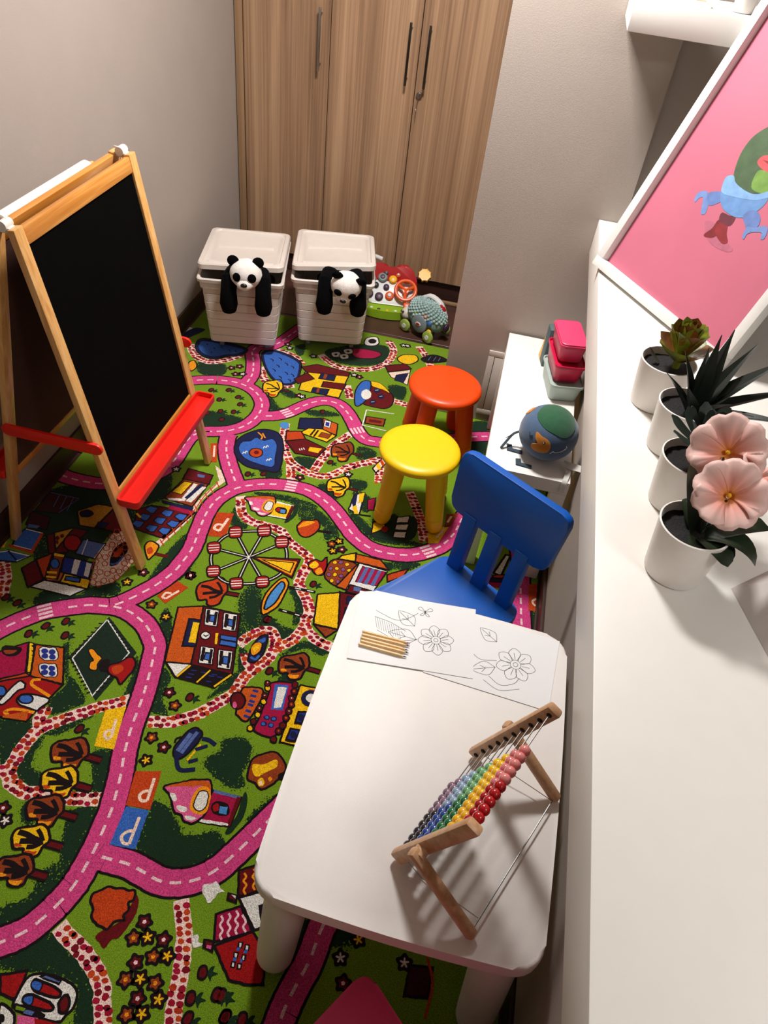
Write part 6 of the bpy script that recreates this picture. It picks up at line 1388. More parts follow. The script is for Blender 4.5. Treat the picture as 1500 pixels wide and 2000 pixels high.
 ('ferris_wheel',0,[('s','black',[(-.719,.82),(-.807,.923)],.0145,0),('s','black',[(-.719,.82),(-.711,.955)],.0145,0),('s','black',[(-.719,.82),(-.848,.824)],.0145,0),('s','black',[(-.719,.82),(-.807,.722)],.0145,0),('s','black',[(-.719,.82),(-.716,.693)],.0145,0),('s','black',[(-.719,.82),(-.635,.728)],.0145,0),('s','black',[(-.719,.82),(-.63,.922)],.0145,0),('s','white',[(-.719,.82),(-.807,.923)],.003,0),('s','white',[(-.719,.82),(-.711,.955)],.003,0),('s','white',[(-.719,.82),(-.848,.824)],.003,0),('s','white',[(-.719,.82),(-.807,.722)],.003,0),('s','white',[(-.719,.82),(-.716,.693)],.003,0),('s','white',[(-.719,.82),(-.635,.728)],.003,0),('s','white',[(-.719,.82),(-.63,.922)],.003,0),('s','black',[(-.807,.923),(-.711,.955),(-.64,.929),(-.601,.879),(-.588,.792),(-.635,.728),(-.716,.693),(-.763,.692),(-.807,.722),(-.838,.771),(-.848,.824),(-.837,.881),(-.807,.923)],.015,1),('s','white',[(-.807,.923),(-.711,.955),(-.64,.929),(-.601,.879),(-.588,.792),(-.635,.728),(-.716,.693),(-.763,.692),(-.807,.722),(-.838,.771),(-.848,.824),(-.837,.881),(-.807,.923)],.003,1),('f','maroon',[(-.713,.824),(-.548,.865),(-.549,.773)],0,.006),('f','amber',[(-.691,.824),(-.555,.85),(-.554,.783)],0,0),('f','yellow',[(-.672,.823),(-.563,.842),(-.563,.795)],0,.004),('f','red',[(-.832,.938),(-.802,.952),(-.786,.933),(-.781,.905),(-.811,.89),(-.827,.911)],1,.005),('s','white',[(-.827,.927),(-.794,.94)],.004,0),('s','white',[(-.824,.913),(-.789,.928)],.004,0),('s','white',[(-.817,.902),(-.787,.916)],.004,0),('f','red',[(-.738,.976),(-.707,.991),(-.691,.972),(-.688,.942),(-.718,.928),(-.733,.949)],1,.005),('s','white',[(-.732,.965),(-.7,.978)],.004,0),('s','white',[(-.731,.951),(-.694,.966)],.004,0),('s','white',[(-.724,.94),(-.693,.953)],.004,0),('f','red',[(-.659,.942),(-.628,.956),(-.613,.937),(-.61,.908),(-.64,.894),(-.655,.915)],1,.005),('s','white',[(-.654,.93),(-.621,.943)],.004,0),('s','white',[(-.652,.917),(-.616,.932)],.004,0),('s','white',[(-.646,.906),(-.615,.919)],.004,0),('f','red',[(-.874,.841),(-.845,.855),(-.829,.837),(-.824,.809),(-.853,.796),(-.869,.816)],1,.005),('s','white',[(-.869,.83),(-.837,.843)],.004,0),('s','white',[(-.866,.817),(-.832,.832)],.004,0),('s','white',[(-.859,.807),(-.83,.82)],.004,0),('f','red',[(-.834,.736),(-.806,.75),(-.79,.733),(-.786,.707),(-.814,.694),(-.829,.713)],1,.005),('s','white',[(-.829,.726),(-.798,.738)],.004,0),('s','white',[(-.827,.714),(-.793,.728)],.004,0),('s','white',[(-.82,.705),(-.791,.717)],.004,0),('f','red',[(-.741,.708),(-.712,.721),(-.698,.704),(-.694,.679),(-.722,.666),(-.736,.684)],1,.005),('s','white',[(-.736,.698),(-.705,.71)],.004,0),('s','white',[(-.734,.686),(-.7,.7)],.004,0),('s','white',[(-.728,.677),(-.699,.689)],.004,0),('f','red',[(-.661,.741),(-.632,.754),(-.618,.737),(-.615,.712),(-.643,.699),(-.657,.717)],1,.005),('s','white',[(-.656,.731),(-.625,.743)],.004,0),('s','white',[(-.655,.719),(-.621,.733)],.004,0),('s','white',[(-.648,.709),(-.62,.721)],.004,0)]),
 ('boating_pond',0,[('s','black',[(-.547,.732),(-.455,.737)],.012,0),('s','white',[(-.526,.734),(-.505,.735)],.004,0),('s','white',[(-.484,.736),(-.462,.737)],.004,0),('s','black',[(-.549,.63),(-.472,.627)],.012,0),('s','white',[(-.535,.63),(-.521,.629)],.004,0),('s','white',[(-.492,.627),(-.477,.626)],.004,0),('f','amber',[(-.573,.767),(-.551,.745),(-.55,.698),(-.556,.641),(-.589,.595),(-.608,.629),(-.61,.684),(-.593,.741)],1,.006),('f','sky',[(-.574,.748),(-.561,.732),(-.563,.694),(-.57,.65),(-.59,.617),(-.598,.641),(-.597,.683),(-.586,.729)],1,.006)]),
 ('barn',0,[('f','maroon',[(-.377,.762),(-.299,.767),(-.298,.676),(-.305,.596),(-.342,.608)],0,.006),('f','yellow',[(-.446,.731),(-.376,.76),(-.342,.608),(-.424,.607)],0,.006),('f','brown',[(-.423,.604),(-.342,.606),(-.371,.565)],0,.006),('f','navy',[(-.343,.703),(-.313,.708),(-.311,.645),(-.335,.638)],0,.004),('f','blue',[(-.331,.697),(-.316,.699),(-.318,.666),(-.331,.664)],0,0),('f','navy',[(-.349,.752),(-.322,.756),(-.321,.723),(-.344,.718)],0,.003),('f','blue',[(-.343,.584),(-.312,.623),(-.32,.574),(-.345,.567)],0,.004)]),
 ('shop',0,[('f','brown',[(-.436,.901),(-.346,.897),(-.356,.795),(-.397,.784),(-.446,.817)],1,.006),('f','yellow',[(-.421,.89),(-.421,.886),(-.423,.882),(-.426,.88),(-.43,.88),(-.434,.882),(-.436,.886),(-.436,.89),(-.434,.894),(-.431,.897),(-.427,.897),(-.423,.894)],0,.002),('f','mauve',[(-.401,.897),(-.401,.893),(-.403,.889),(-.406,.886),(-.41,.886),(-.414,.888),(-.416,.892),(-.416,.897),(-.414,.901),(-.41,.903),(-.406,.903),(-.403,.901)],0,.002),('f','yellow',[(-.378,.894),(-.378,.89),(-.38,.886),(-.383,.883),(-.387,.883),(-.391,.886),(-.393,.889),(-.393,.894),(-.391,.898),(-.387,.9),(-.383,.9),(-.38,.898)],0,.002),('f','mauve',[(-.427,.858),(-.427,.854),(-.429,.85),(-.432,.847),(-.436,.847),(-.44,.85),(-.442,.853),(-.442,.858),(-.44,.862),(-.437,.864),(-.433,.864),(-.429,.862)],0,.002),('f','yellow',[(-.407,.865),(-.407,.86),(-.409,.856),(-.412,.854),(-.416,.854),(-.42,.856),(-.422,.86),(-.422,.864),(-.42,.868),(-.417,.871),(-.413,.871),(-.409,.869)],0,.002),('f','mauve',[(-.385,.867),(-.385,.862),(-.387,.858),(-.391,.856),(-.395,.856),(-.398,.858),(-.4,.862),(-.4,.866),(-.398,.87),(-.395,.873),(-.391,.873),(-.387,.87)],0,.002),('f','yellow',[(-.364,.868),(-.364,.864),(-.366,.86),(-.369,.858),(-.373,.858),(-.377,.86),(-.379,.864),(-.379,.868),(-.377,.872),(-.373,.874),(-.369,.875),(-.366,.872)],0,.002),('f','mauve',[(-.426,.828),(-.426,.824),(-.428,.82),(-.431,.818),(-.435,.818),(-.439,.82),(-.441,.824),(-.441,.828),(-.44,.832),(-.436,.834),(-.432,.834),(-.428,.832)],0,.002),('f','yellow',[(-.406,.835),(-.406,.83),(-.408,.827),(-.411,.824),(-.415,.824),(-.419,.826),(-.421,.83),(-.421,.835),(-.419,.838),(-.416,.841),(-.412,.841),(-.408,.839)],0,.002),('f','mauve',[(-.384,.835),(-.384,.831),(-.386,.827),(-.39,.824),(-.394,.824),(-.397,.826),(-.399,.83),(-.399,.835),(-.397,.839),(-.394,.841),(-.39,.841),(-.386,.839)],0,.002),('f','yellow',[(-.409,.804),(-.409,.8),(-.411,.796),(-.414,.794),(-.418,.794),(-.421,.796),(-.424,.8),(-.424,.804),(-.422,.808),(-.418,.81),(-.414,.81),(-.411,.808)],0,.002),('f','mauve',[(-.388,.806),(-.388,.802),(-.39,.798),(-.393,.796),(-.397,.796),(-.4,.798),(-.402,.802),(-.403,.806),(-.401,.81),(-.397,.812),(-.393,.812),(-.39,.81)],0,.002),('f','yellow',[(-.368,.813),(-.368,.808),(-.369,.805),(-.373,.802),(-.377,.802),(-.38,.804),(-.382,.808),(-.382,.812),(-.381,.816),(-.377,.819),(-.373,.819),(-.37,.817)],0,.002),('f','orange',[(-.353,.895),(-.345,.91),(-.359,.777),(-.396,.782)],0,.006),('f','white',[(-.345,.91),(-.242,.902),(-.27,.795),(-.36,.776)],0,.004),('f','crimson',[(-.331,.899),(-.246,.896),(-.263,.825),(-.338,.822)],0,.003),('f','slate',[(-.32,.898),(-.308,.897),(-.318,.821),(-.331,.821)],0,0),('f','slate',[(-.298,.898),(-.286,.897),(-.296,.821),(-.309,.821)],0,0),('f','slate',[(-.274,.897),(-.262,.897),(-.272,.821),(-.285,.821)],0,0),('f','orange',[(-.366,.95),(-.276,.948),(-.24,.911),(-.363,.912)],0,.006),('f','yellow',[(-.413,.927),(-.369,.954),(-.361,.913),(-.423,.907)],0,.006),('f','maroon',[(-.351,.803),(-.278,.798),(-.289,.77),(-.357,.768)],0,.006),('f','slate',[(-.336,.799),(-.311,.8),(-.314,.782),(-.335,.78)],0,0)]),
 ('barn',0,[('f','rust',[(-.24,.888),(-.174,.939),(-.184,.896),(-.233,.855)],0,.006)]),
 ('signpost',0,[('f','red',[(-.516,.855),(-.497,.881),(-.474,.878),(-.463,.903),(-.45,.856),(-.454,.82),(-.478,.815),(-.499,.835)],1,.006),('f','yellow',[(-.51,.847),(-.495,.872),(-.479,.857),(-.492,.837)],1,0),('f','amber',[(-.483,.83),(-.47,.85),(-.457,.829),(-.471,.814)],1,0)]),
 ('heart_pool',0,[('f','navy',[(-.962,1.482),(-.917,1.526),(-.855,1.529),(-.813,1.482),(-.787,1.406),(-.767,1.294),(-.822,1.278),(-.889,1.277),(-.943,1.309),(-.979,1.365),(-.986,1.427)],1,.006),('f','blue',[(-.936,1.435),(-.921,1.463),(-.884,1.456),(-.856,1.478),(-.826,1.446),(-.808,1.371),(-.799,1.309),(-.867,1.309),(-.924,1.327),(-.962,1.371),(-.964,1.416)],1,.003),('f','rust',[(-.863,1.379),(-.862,1.363),(-.867,1.35),(-.878,1.342),(-.892,1.341),(-.905,1.348),(-.914,1.361),(-.915,1.376),(-.91,1.39),(-.898,1.398),(-.884,1.399),(-.871,1.392)],0,.005),('f','maroon',[(-.878,1.376),(-.877,1.37),(-.879,1.365),(-.884,1.362),(-.889,1.361),(-.894,1.364),(-.898,1.369),(-.898,1.375),(-.896,1.381),(-.892,1.384),(-.886,1.384),(-.881,1.381)],0,0),('s','white',[(-.936,1.346),(-.936,1.358),(-.928,1.353),(-.929,1.367),(-.921,1.362)],.004,1),('s','white',[(-.87,1.407),(-.87,1.42),(-.862,1.415),(-.862,1.429),(-.854,1.424)],.004,1),('s','white',[(-.832,1.335),(-.832,1.347),(-.824,1.342),(-.824,1.355),(-.817,1.351)],.004,1),('s','amber',[(-.926,1.5),(-.901,1.48),(-.898,1.459)],.006,1),('s','amber',[(-.906,1.5),(-.885,1.473)],.006,1)]),
 ('farmhouse',0,[('f','navy',[(-.792,1.656),(-.706,1.688),(-.676,1.609),(-.778,1.581)],0,.006),('f','orange',[(-.699,1.691),(-.628,1.67),(-.614,1.592),(-.679,1.613)],0,.006),('f','white',[(-.689,1.679),(-.659,1.677),(-.651,1.631),(-.681,1.635)],0,.003),('f','dkblue',[(-.68,1.669),(-.664,1.669),(-.659,1.64),(-.676,1.642)],0,0),('f','yellow',[(-.738,1.599),(-.679,1.613),(-.613,1.588),(-.639,1.534),(-.762,1.557)],0,.006),('f','brown',[(-.678,1.591),(-.633,1.592),(-.64,1.557),(-.682,1.559)],0,.003),('s','black',[(-.708,1.602),(-.716,1.554)],.008,0),('s','black',[(-.694,1.6),(-.7,1.55)],.008,0),('f','rust',[(-.817,1.547),(-.76,1.568),(-.728,1.525),(-.801,1.484)],0,.006),('f','maroon',[(-.797,1.481),(-.728,1.525),(-.63,1.491),(-.648,1.425),(-.741,1.42)],0,.006),('f','yellow',[(-.696,1.478),(-.646,1.485),(-.653,1.451),(-.694,1.451)],0,0),('s','white',[(-.733,1.454),(-.726,1.443)],.004,0),('s','white',[(-.726,1.46),(-.719,1.448)],.004,0),('s','white',[(-.719,1.465),(-.711,1.454)],.004,0),('f','sky',[(-.86,1.584),(-.845,1.605),(-.824,1.598),(-.819,1.569),(-.838,1.559)],1,0)]),
 ('lake',0,[('f','navy',[(-1.428,2.045),(-1.409,2.113),(-1.206,2.106),(-1.192,2.042),(-1.259,1.992),(-1.295,1.956),(-1.357,1.96),(-1.402,1.996)],1,.006),('f','blue',[(-1.411,2.047),(-1.394,2.089),(-1.216,2.087),(-1.212,2.05),(-1.267,2.012),(-1.304,1.978),(-1.355,1.98),(-1.393,2.01)],1,0),('s','navy',[(-1.383,2.073),(-1.373,2.059)],.005,1),('s','navy',[(-1.338,2.051),(-1.329,2.038)],.005,1),('s','navy',[(-1.311,2.073),(-1.301,2.059)],.005,1),('s','navy',[(-1.266,2.061),(-1.256,2.047)],.005,1),('s','navy',[(-1.338,2.012),(-1.328,1.999)],.005,1),('s','navy',[(-1.236,2.063),(-1.227,2.05)],.005,1)]),
 ('lake',0,[('f','navy',[(-1.113,2.09),(-1.057,2.136),(-.929,2.09),(-.897,2.005),(-.89,1.909),(-.93,1.869),(-.991,1.89),(-1.063,1.98)],1,.006),('f','blue',[(-1.1,2.087),(-1.052,2.119),(-.936,2.075),(-.908,2.004),(-.901,1.919),(-.935,1.885),(-.988,1.903),(-1.055,1.986)],1,0),('s','navy',[(-1.061,2.056),(-1.047,2.05),(-1.041,2.038)],.006,1),('s','navy',[(-1.028,2.079),(-1.014,2.073),(-1.008,2.06)],.006,1),('s','navy',[(-1.018,2.017),(-1.004,2.011),(-.998,1.998)],.006,1),('s','navy',[(-.988,2.047),(-.974,2.042),(-.968,2.029)],.006,1),('s','navy',[(-.953,2.033),(-.939,2.027),(-.933,2.014)],.006,1),('s','navy',[(-1.024,1.977),(-1.01,1.971),(-1.004,1.959)],.006,1),('s','navy',[(-.964,1.973),(-.95,1.967),(-.944,1.955)],.006,1),('s','navy',[(-.932,1.967),(-.918,1.961),(-.913,1.949)],.006,1),('s','navy',[(-.979,1.93),(-.966,1.925),(-.96,1.913)],.006,1),('s','navy',[(-.932,1.921),(-.919,1.916),(-.913,1.904)],.006,1)]),
 ('yellow_house',0,[('f','maroon',[(-.906,2.042),(-.841,2.091),(-.678,2.08),(-.677,2.039),(-.865,2.006)],0,.006),('f','yellow',[(-.876,2.007),(-.677,2.045),(-.674,1.861),(-.861,1.858)],0,.006),('f','maroon',[(-.906,1.932),(-.865,2.006),(-.819,1.966),(-.878,1.903)],0,.006),('f','navy',[(-.802,2.027),(-.733,2.027),(-.731,1.982),(-.802,1.976)],0,.004),('f','navy',[(-.805,1.9),(-.733,1.91),(-.731,1.865),(-.804,1.859)],0,.004),('f','maroon',[(-.774,1.962),(-.671,1.978),(-.673,1.93),(-.771,1.917)],0,.006),('f','brown',[(-.787,2.024),(-.772,2.024),(-.769,1.985),(-.783,1.985)],0,0),('f','brown',[(-.785,1.899),(-.774,1.9),(-.77,1.865),(-.782,1.864)],0,0)]),
 ('submarine',0,[('f','maroon',[(-.569,1.995),(-.484,2.006),(-.438,1.937),(-.452,1.861),(-.525,1.85),(-.573,1.872)],1,.006),('f','yellow',[(-.574,2.04),(-.521,2.042),(-.464,1.982),(-.501,1.996),(-.552,2.007)],1,.003),('f','blue',[(-.617,1.934),(-.609,2.021),(-.58,2.045),(-.561,2.012),(-.554,1.893),(-.587,1.827)],1,.006),('f','white',[(-.543,1.94),(-.541,1.919),(-.546,1.902),(-.556,1.892),(-.568,1.893),(-.579,1.905),(-.587,1.923),(-.589,1.944),(-.584,1.962),(-.575,1.972),(-.562,1.97),(-.551,1.959)],0,0),('f','navy',[(-.512,1.987),(-.512,1.976),(-.516,1.967),(-.522,1.962),(-.53,1.962),(-.537,1.967),(-.541,1.976),(-.541,1.986),(-.537,1.995),(-.531,2.001),(-.523,2.001),(-.516,1.996)],0,0),('s','white',[(-.534,1.978),(-.52,1.987)],.003,1),('f','navy',[(-.484,1.945),(-.484,1.935),(-.487,1.926),(-.494,1.921),(-.501,1.921),(-.508,1.926),(-.512,1.935),(-.512,1.945),(-.509,1.954),(-.502,1.959),(-.495,1.959),(-.488,1.954)],0,0),('s','white',[(-.505,1.937),(-.492,1.946)],.003,1),('f','navy',[(-.509,1.889),(-.509,1.879),(-.513,1.871),(-.519,1.866),(-.527,1.865),(-.533,1.87),(-.537,1.879),(-.538,1.889),(-.534,1.898),(-.528,1.903),(-.52,1.903),(-.513,1.898)],0,0),('s','white',[(-.53,1.881),(-.517,1.89)],.003,1)]),
 ('swing',0,[('s','white',[(-.536,1.816),(-.526,1.7),(-.421,1.697)],.005,0),('s','white',[(-.536,1.816),(-.413,1.83)],.005,0),('f','brown',[(-.524,1.769),(-.441,1.777),(-.439,1.724),(-.521,1.718)],0,.006),('f','maroon',[(-.507,1.754),(-.453,1.759),(-.453,1.738),(-.507,1.734)],0,0)]),
 ('market_tent',0,[('f','white',[(-.451,1.168),(-.45,1.254),(-.415,1.278),(-.405,1.152)],0,.006),('f','navy',[(-.451,1.21),(-.447,1.255),(-.439,1.26),(-.425,1.165)],0,0),('f','yellow',[(-.433,1.266),(-.415,1.278),(-.41,1.224),(-.424,1.213)],0,0),('f','yellow',[(-.441,1.184),(-.429,1.2),(-.409,1.155),(-.424,1.15)],0,0),('s','black',[(-.405,1.152),(-.362,1.157)],.008,0),('f','crimson',[(-.394,1.242),(-.367,1.264),(-.359,1.193),(-.381,1.186)],0,.004)]),
 ('awning',0,[('f','dkgreen2',[(-.347,1.093),(-.207,1.209),(-.19,1.083),(-.339,1.056)],1,0),('f','white',[(-.265,1.183),(-.221,1.207),(-.22,1.169),(-.265,1.152)],0,.005),('f','white',[(-.261,1.144),(-.216,1.161),(-.216,1.127),(-.262,1.114)],0,.005),('f','white',[(-.26,1.105),(-.216,1.118),(-.215,1.083),(-.26,1.074)],0,.005),('f','yellow',[(-.346,1.127),(-.305,1.155),(-.296,1.109),(-.339,1.066)],0,.006),('f','red',[(-.286,1.111),(-.286,1.103),(-.289,1.096),(-.294,1.092),(-.3,1.092),(-.306,1.096),(-.309,1.103),(-.309,1.111),(-.306,1.118),(-.301,1.122),(-.294,1.121),(-.289,1.117)],0,0)]),
 ('awning',0,[('f','cream',[(-.419,1.434),(-.393,1.516),(-.374,1.484),(-.4,1.407)],0,.006),('f','yellow',[(-.411,1.454),(-.404,1.476),(-.386,1.445),(-.392,1.429)],0,0),('f','rust',[(-.401,1.485),(-.396,1.501),(-.378,1.474),(-.383,1.458)],0,0)]),
 ('cow_field',0,[('f','crimson',[(-.717,2.294),(-.602,2.311),(-.575,2.281),(-.615,2.235),(-.694,2.223)],1,.006),('f','white',[(-.678,2.415),(-.632,2.444),(-.609,2.39),(-.632,2.354),(-.674,2.353)],1,.006),('f','black',[(-.625,2.405),(-.625,2.392),(-.63,2.381),(-.639,2.374),(-.649,2.373),(-.658,2.378),(-.664,2.389),(-.664,2.401),(-.659,2.413),(-.65,2.42),(-.64,2.421),(-.63,2.415)],0,0),('f','white',[(-.806,2.214),(-.774,2.235),(-.758,2.202),(-.787,2.182)],1,.004),('f','black',[(-.775,2.211),(-.774,2.206),(-.776,2.201),(-.78,2.199),(-.784,2.198),(-.787,2.201),(-.789,2.205),(-.79,2.21),(-.788,2.214),(-.784,2.217),(-.78,2.217),(-.777,2.215)],0,0),('f','white',[(-.764,2.211),(-.732,2.232),(-.716,2.199),(-.746,2.179)],1,.004),('f','black',[(-.733,2.208),(-.733,2.203),(-.735,2.198),(-.738,2.196),(-.742,2.196),(-.746,2.198),(-.748,2.202),(-.748,2.207),(-.746,2.211),(-.743,2.214),(-.739,2.214),(-.735,2.212)],0,0),('f','white',[(-.758,2.264),(-.725,2.285),(-.709,2.251),(-.739,2.231)],1,.004),('f','black',[(-.726,2.26),(-.726,2.255),(-.728,2.251),(-.731,2.248),(-.735,2.248),(-.739,2.25),(-.741,2.254),(-.741,2.259),(-.739,2.264),(-.736,2.267),(-.732,2.267),(-.728,2.264)],0,0)]),
 ('cottage',0,[('f','maroon',[(-.536,2.199),(-.446,2.254),(-.409,2.22),(-.51,2.151)],0,.006),('f','cream',[(-.509,2.146),(-.412,2.209),(-.401,2.075),(-.487,2.114)],0,.004),('f','navy',[(-.468,2.14),(-.416,2.179),(-.423,2.088),(-.468,2.094)],0,.003),('f','yellow',[(-.493,2.284),(-.471,2.329),(-.413,2.347),(-.394,2.304),(-.426,2.256),(-.467,2.255)],1,.006),('f','black',[(-.384,2.328),(-.337,2.387),(-.274,2.382),(-.259,2.348),(-.343,2.301)],1,0),('s','slate',[(-.347,2.323),(-.339,2.366)],.003,1),('s','slate',[(-.322,2.329),(-.314,2.372)],.003,1),('s','slate',[(-.298,2.338),(-.293,2.373)],.003,1)]),
 ('fountain',0,[('f','navy',[(-.551,.522),(-.543,.501),(-.539,.453),(-.552,.415),(-.57,.41),(-.578,.425),(-.58,.468),(-.571,.506)],1,.006),('f','blue',[(-.554,.51),(-.549,.496),(-.559,.485),(-.57,.49)],1,0),('f','black',[(-.578,.463),(-.569,.488),(-.549,.483),(-.547,.451),(-.568,.434)],1,0),('f','amber',[(-.581,.459),(-.572,.484),(-.556,.483),(-.553,.455),(-.568,.436)],1,0),('f','yellow',[(-.575,.461),(-.567,.476),(-.559,.472),(-.562,.457),(-.568,.447)],1,0),('s','blue',[(-.572,.427),(-.555,.423),(-.548,.44)],.008,1)]),
 ('tent',0,[('f','blue',[(-1.5,.675),(-1.488,.715),(-1.427,.713),(-1.41,.626),(-1.487,.631)],0,.006),('s','cream',[(-1.487,.712),(-1.427,.711),(-1.412,.63),(-1.485,.631)],.004,0),('s','rust',[(-1.5,.627),(-1.411,.619),(-1.425,.71)],.01,0),('f','blue',[(-1.521,.583),(-1.486,.606),(-1.406,.604),(-1.433,.566),(-1.502,.553)],0,.006),('s','white',[(-1.513,.586),(-1.485,.603),(-1.409,.603),(-1.435,.57)],.005,0),('s','navy',[(-1.485,.603),(-1.438,.574)],.006,0),('f','yellow',[(-1.519,.61),(-1.517,.655),(-1.505,.612)],0,0)]),
 ('house',0,[('f','maroon',[(-1.403,.547),(-1.38,.594),(-1.314,.525),(-1.339,.48)],0,.006),('f','rust',[(-1.379,.594),(-1.345,.637),(-1.311,.532),(-1.315,.528)],0,.006),('f','white',[(-1.337,.484),(-1.306,.524),(-1.165,.528),(-1.198,.485)],0,.006),('f','orange',[(-1.309,.53),(-1.281,.573),(-1.259,.568),(-1.253,.532),(-1.301,.523)],0,.006),('f','yellow',[(-1.265,.569),(-1.171,.567),(-1.161,.529),(-1.257,.529)],0,.006),('f','dkblue',[(-1.304,.634),(-1.195,.638),(-1.177,.567),(-1.276,.57)],0,.006),('f','white',[(-1.264,.633),(-1.242,.634),(-1.225,.575),(-1.243,.574)],0,0),('f','white',[(-1.22,.633),(-1.201,.632),(-1.184,.576),(-1.201,.577)],0,0),('f','brown',[(-1.307,.533),(-1.34,.642),(-1.304,.644),(-1.271,.538)],0,.006),('f','blue',[(-1.299,.601),(-1.295,.59),(-1.296,.582),(-1.302,.577),(-1.31,.577),(-1.319,.583),(-1.327,.592),(-1.331,.602),(-1.33,.611),(-1.324,.616),(-1.316,.616),(-1.307,.61)],0,.004),('f','yellow',[(-1.339,.639),(-1.305,.641),(-1.302,.631),(-1.335,.628)],0,0),('f','yellow',[(-1.319,.56),(-1.288,.567),(-1.284,.558),(-1.316,.551)],0,0),('f','yellow',[(-1.311,.541),(-1.28,.547),(-1.277,.539),(-1.308,.533)],0,0),('f','blue',[(-1.252,.558),(-1.204,.563),(-1.198,.546),(-1.247,.541)],0,.005)]),
 ('house',0,[('f','maroon',[(-1.407,.705),(-1.35,.766),(-1.288,.769),(-1.303,.654),(-1.355,.632)],0,.006),('f','ochre',[(-1.39,.725),(-1.34,.766),(-1.342,.65)],0,.006),('f','maroon',[(-1.359,.707),(-1.358,.702),(-1.358,.698),(-1.361,.695),(-1.365,.696),(-1.369,.698),(-1.373,.703),(-1.375,.707),(-1.374,.712),(-1.372,.714),(-1.367,.714),(-1.363,.711)],0,0),('f','maroon',[(-1.35,.721),(-1.348,.716),(-1.349,.712),(-1.352,.71),(-1.356,.71),(-1.36,.712),(-1.363,.716),(-1.365,.721),(-1.364,.724),(-1.361,.727),(-1.357,.727),(-1.353,.725)],0,0),('f','maroon',[(-1.353,.689),(-1.351,.684),(-1.351,.681),(-1.354,.678),(-1.357,.679),(-1.361,.681),(-1.364,.685),(-1.366,.689),(-1.365,.693),(-1.363,.695),(-1.359,.695),(-1.356,.692)],0,0),('f','red',[(-1.28,.709),(-1.275,.691),(-1.278,.675),(-1.29,.666),(-1.306,.666),(-1.323,.675),(-1.336,.691),(-1.342,.709),(-1.339,.724),(-1.327,.734),(-1.31,.734),(-1.293,.725)],0,.006),('f','slate',[(-1.283,.727),(-1.203,.729),(-1.204,.655),(-1.276,.658)],0,.006),('s','white',[(-1.269,.73),(-1.252,.66)],.003,0),('s','white',[(-1.205,.727),(-1.206,.657)],.003,0)]),
 ('house',0,[('f','ochre',[(-1.372,.847),(-1.32,.903),(-1.258,.907),(-1.275,.788),(-1.329,.784)],0,.006),('f','navy',[(-1.357,.845),(-1.34,.862),(-1.314,.852),(-1.32,.833),(-1.343,.827)],1,.006),('f','maroon',[(-1.272,.792),(-1.258,.893),(-1.179,.809),(-1.19,.791)],0,.006),('f','navy',[(-1.277,.82),(-1.238,.825),(-1.243,.795),(-1.274,.795)],0,.003)]),
 ('office',0,[('f','maroon',[(-1.181,.919),(-1.141,.957),(-.979,.971),(-1.026,.813),(-1.147,.827)],0,.006),('f','crimson',[(-1.081,.976),(-.982,.979),(-.987,.954),(-1.08,.961)],0,0),('f','blue',[(-1.153,.929),(-1.145,.95),(-1.113,.952),(-1.115,.921),(-1.128,.917)],0,.004),('f','blue',[(-1.093,.929),(-1.085,.95),(-1.052,.952),(-1.055,.921),(-1.067,.917)],0,.004),('f','blue',[(-1.04,.927),(-1.032,.948),(-.999,.95),(-1.002,.919),(-1.015,.915)],0,.004),('f','blue',[(-1.159,.886),(-1.151,.907),(-1.119,.908),(-1.121,.878),(-1.133,.874)],0,.004),('f','blue',[(-1.102,.886),(-1.094,.907),(-1.061,.909),(-1.064,.878),(-1.077,.874)],0,.004),('f','blue',[(-1.051,.885),(-1.042,.906),(-1.01,.907),(-1.013,.877),(-1.026,.873)],0,.004),('f','blue',[(-1.166,.847),(-1.158,.867),(-1.126,.869),(-1.128,.839),(-1.14,.835)],0,.004),('f','blue',[(-1.112,.841),(-1.104,.862),(-1.072,.863),(-1.074,.834),(-1.087,.83)],0,.004),('f','blue',[(-1.064,.843),(-1.056,.863),(-1.024,.865),(-1.027,.835),(-1.039,.831)],0,.004),('s','yellow',[(-1.172,.9),(-1.149,.885)],.008,0)]),
 ('cafe',0,[('f','brown',[(-1.116,1.007),(-1.09,1.131),(-.993,1.135),(-1,.996)],0,.006),('f','yellow',[(-1.105,1.047),(-1.084,1.118),(-1.052,1.119),(-1.064,1.045)],0,.004),('f','white',[(-1.105,1.011),(-1.055,1.024),(-1.046,1.117),(-1.03,1.118),(-1.04,1.015),(-1.093,1.002)],0,0),('f','navy',[(-1.047,1.031),(-1.022,1.125),(-1.004,1.123),(-1.024,1.027)],0,0),('f','white',[(-1.035,1.017),(-1.01,1.111),(-.994,1.111),(-1.013,1.015)],0,0),('f','maroon',[(-1.095,1.129),(-1.099,1.192),(-.996,1.185),(-.991,1.131)],0,.006),('f','slate',[(-1.053,1.173),(-1.025,1.175),(-1.022,1.159),(-1.049,1.158)],0,0),('f','navy',[(-1.121,.994),(-.994,.994),(-.991,.976),(-1.109,.978)],0,0)]),
 ('plaza',0,[('f','cream',[(-1.198,.796),(-1.155,.802),(-1.085,.715),(-1.08,.67),(-1.087,.615),(-1.108,.572),(-1.158,.547),(-1.176,.594),(-1.196,.652),(-1.202,.721)],1,0)]),
